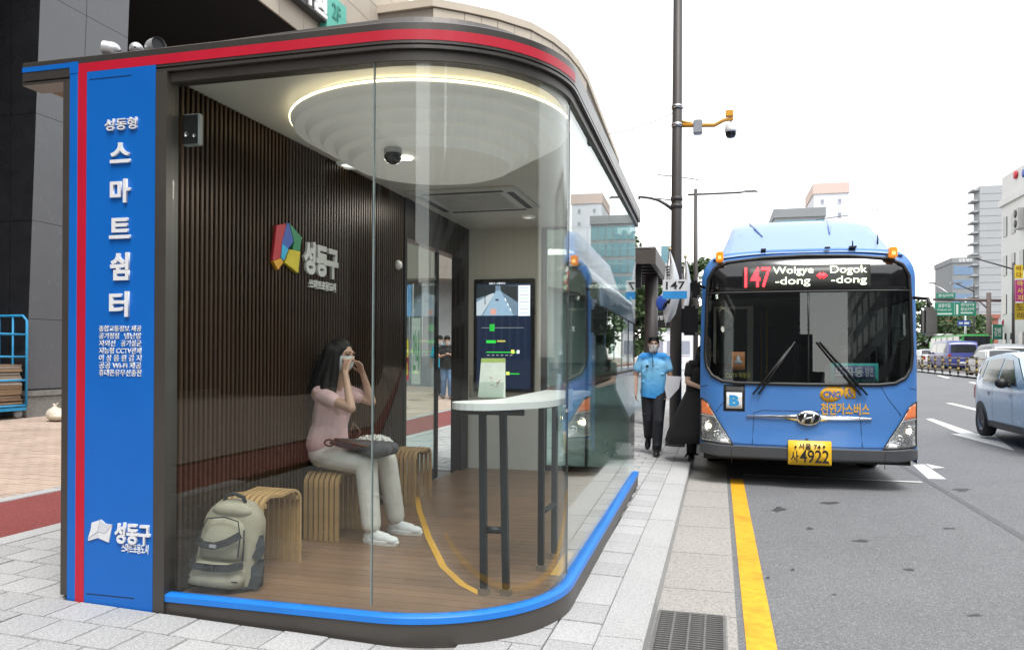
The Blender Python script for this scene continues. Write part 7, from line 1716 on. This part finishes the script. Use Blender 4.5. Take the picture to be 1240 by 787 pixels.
fw = tower('white_block', 'white low block behind the flags', -9.2, -3.6, 112, 126, .3, 14.2, LWL, M('tower_window', (.25, .27, .33), .3), 4, 3, 0, cap_=(.4, LWL)); box((-8.0, 112.5, 14.601), (-6.6, 115, 17.2)).build('roof_tank', TG, fw)
p = atD(1122, 400, 78); tree('yellowish tree left of the green road signs', p.x, p.y, 6.6, 2.0, 21, 2500, .3, rise(78), .22, 'trees by the gantry')
for i, (px, D, h, rw) in enumerate(((1150, 82, 4.6, 2.2), (1168, 76, 5.0, 2.6), (1188, 80, 5.2, 2.3))):
    p = atD(px, 400, D); tree(('low tree under the large green sign', 'broad low tree under the small blue sign', 'low tree beside the gantry post')[i], p.x, p.y, h, rw, 30 + i, 2600, .25, rise(D), .22, 'trees by the gantry')
# city behind the camera, mirrored in the glass and the windscreen
DK = M('dark_tower_wall', (.09, .095, .10), .4, var=.1, scale=.1)
GR_ = 'buildings mirrored in the glass'
tower('mirrored_tower', 'broad dark tower seen only mirrored in the left half of the bus windscreen', -34, 8, -96, -80, -.3, 40, DK, DGL, 9, 0, 4, 1, .8, .7, group=GR_)
tower('mirrored_tower', 'stepped dark block seen only mirrored low in the windscreen beside the broad tower', 9, 15, -112, -100, -.3, 17, DK, DGL, 5, 0, 3, 1, .8, .7, group=GR_)
tower('mirrored_tower', 'lower dark block seen only mirrored under the sky in the windscreen', 15.5, 21, -118, -105, -.3, 12, DK, DGL, 4, 0, 3, 1, .8, .7, group=GR_)
tower('mirrored_tower', 'dark slab tower seen only mirrored at the right side of the bus windscreen', 33, 46, -110, -85, -.3, 46, DK, DGL, 10, 0, 4, -1, .8, .7, group=GR_)
tower('mirrored_tower', 'dim block added out of view to close a pale gap mirrored in the rounded glass', 28, 44, -84, -47, -.3, 18, CON, DGL, 5, 0, 6, -1, .7, .6, group=GR_)  # added behind the camera to fill a bright gap in the reflections
tower('mirrored_tower', 'grey block across the road seen only mirrored in the rounded glass', 27, 42, -46, -15, -.3, 24, CON, DGL, 7, 0, 7, -1, .7, .6, group=GR_)
tower('mirrored_tower', 'pale block across the road seen only mirrored in the shelter glass', 27, 42, -14.8, 16, -.3, 19, M('pale_block', (.26, .26, .25), .7), DGL, 5, 0, 8, -1, .7, .6, group=GR_)
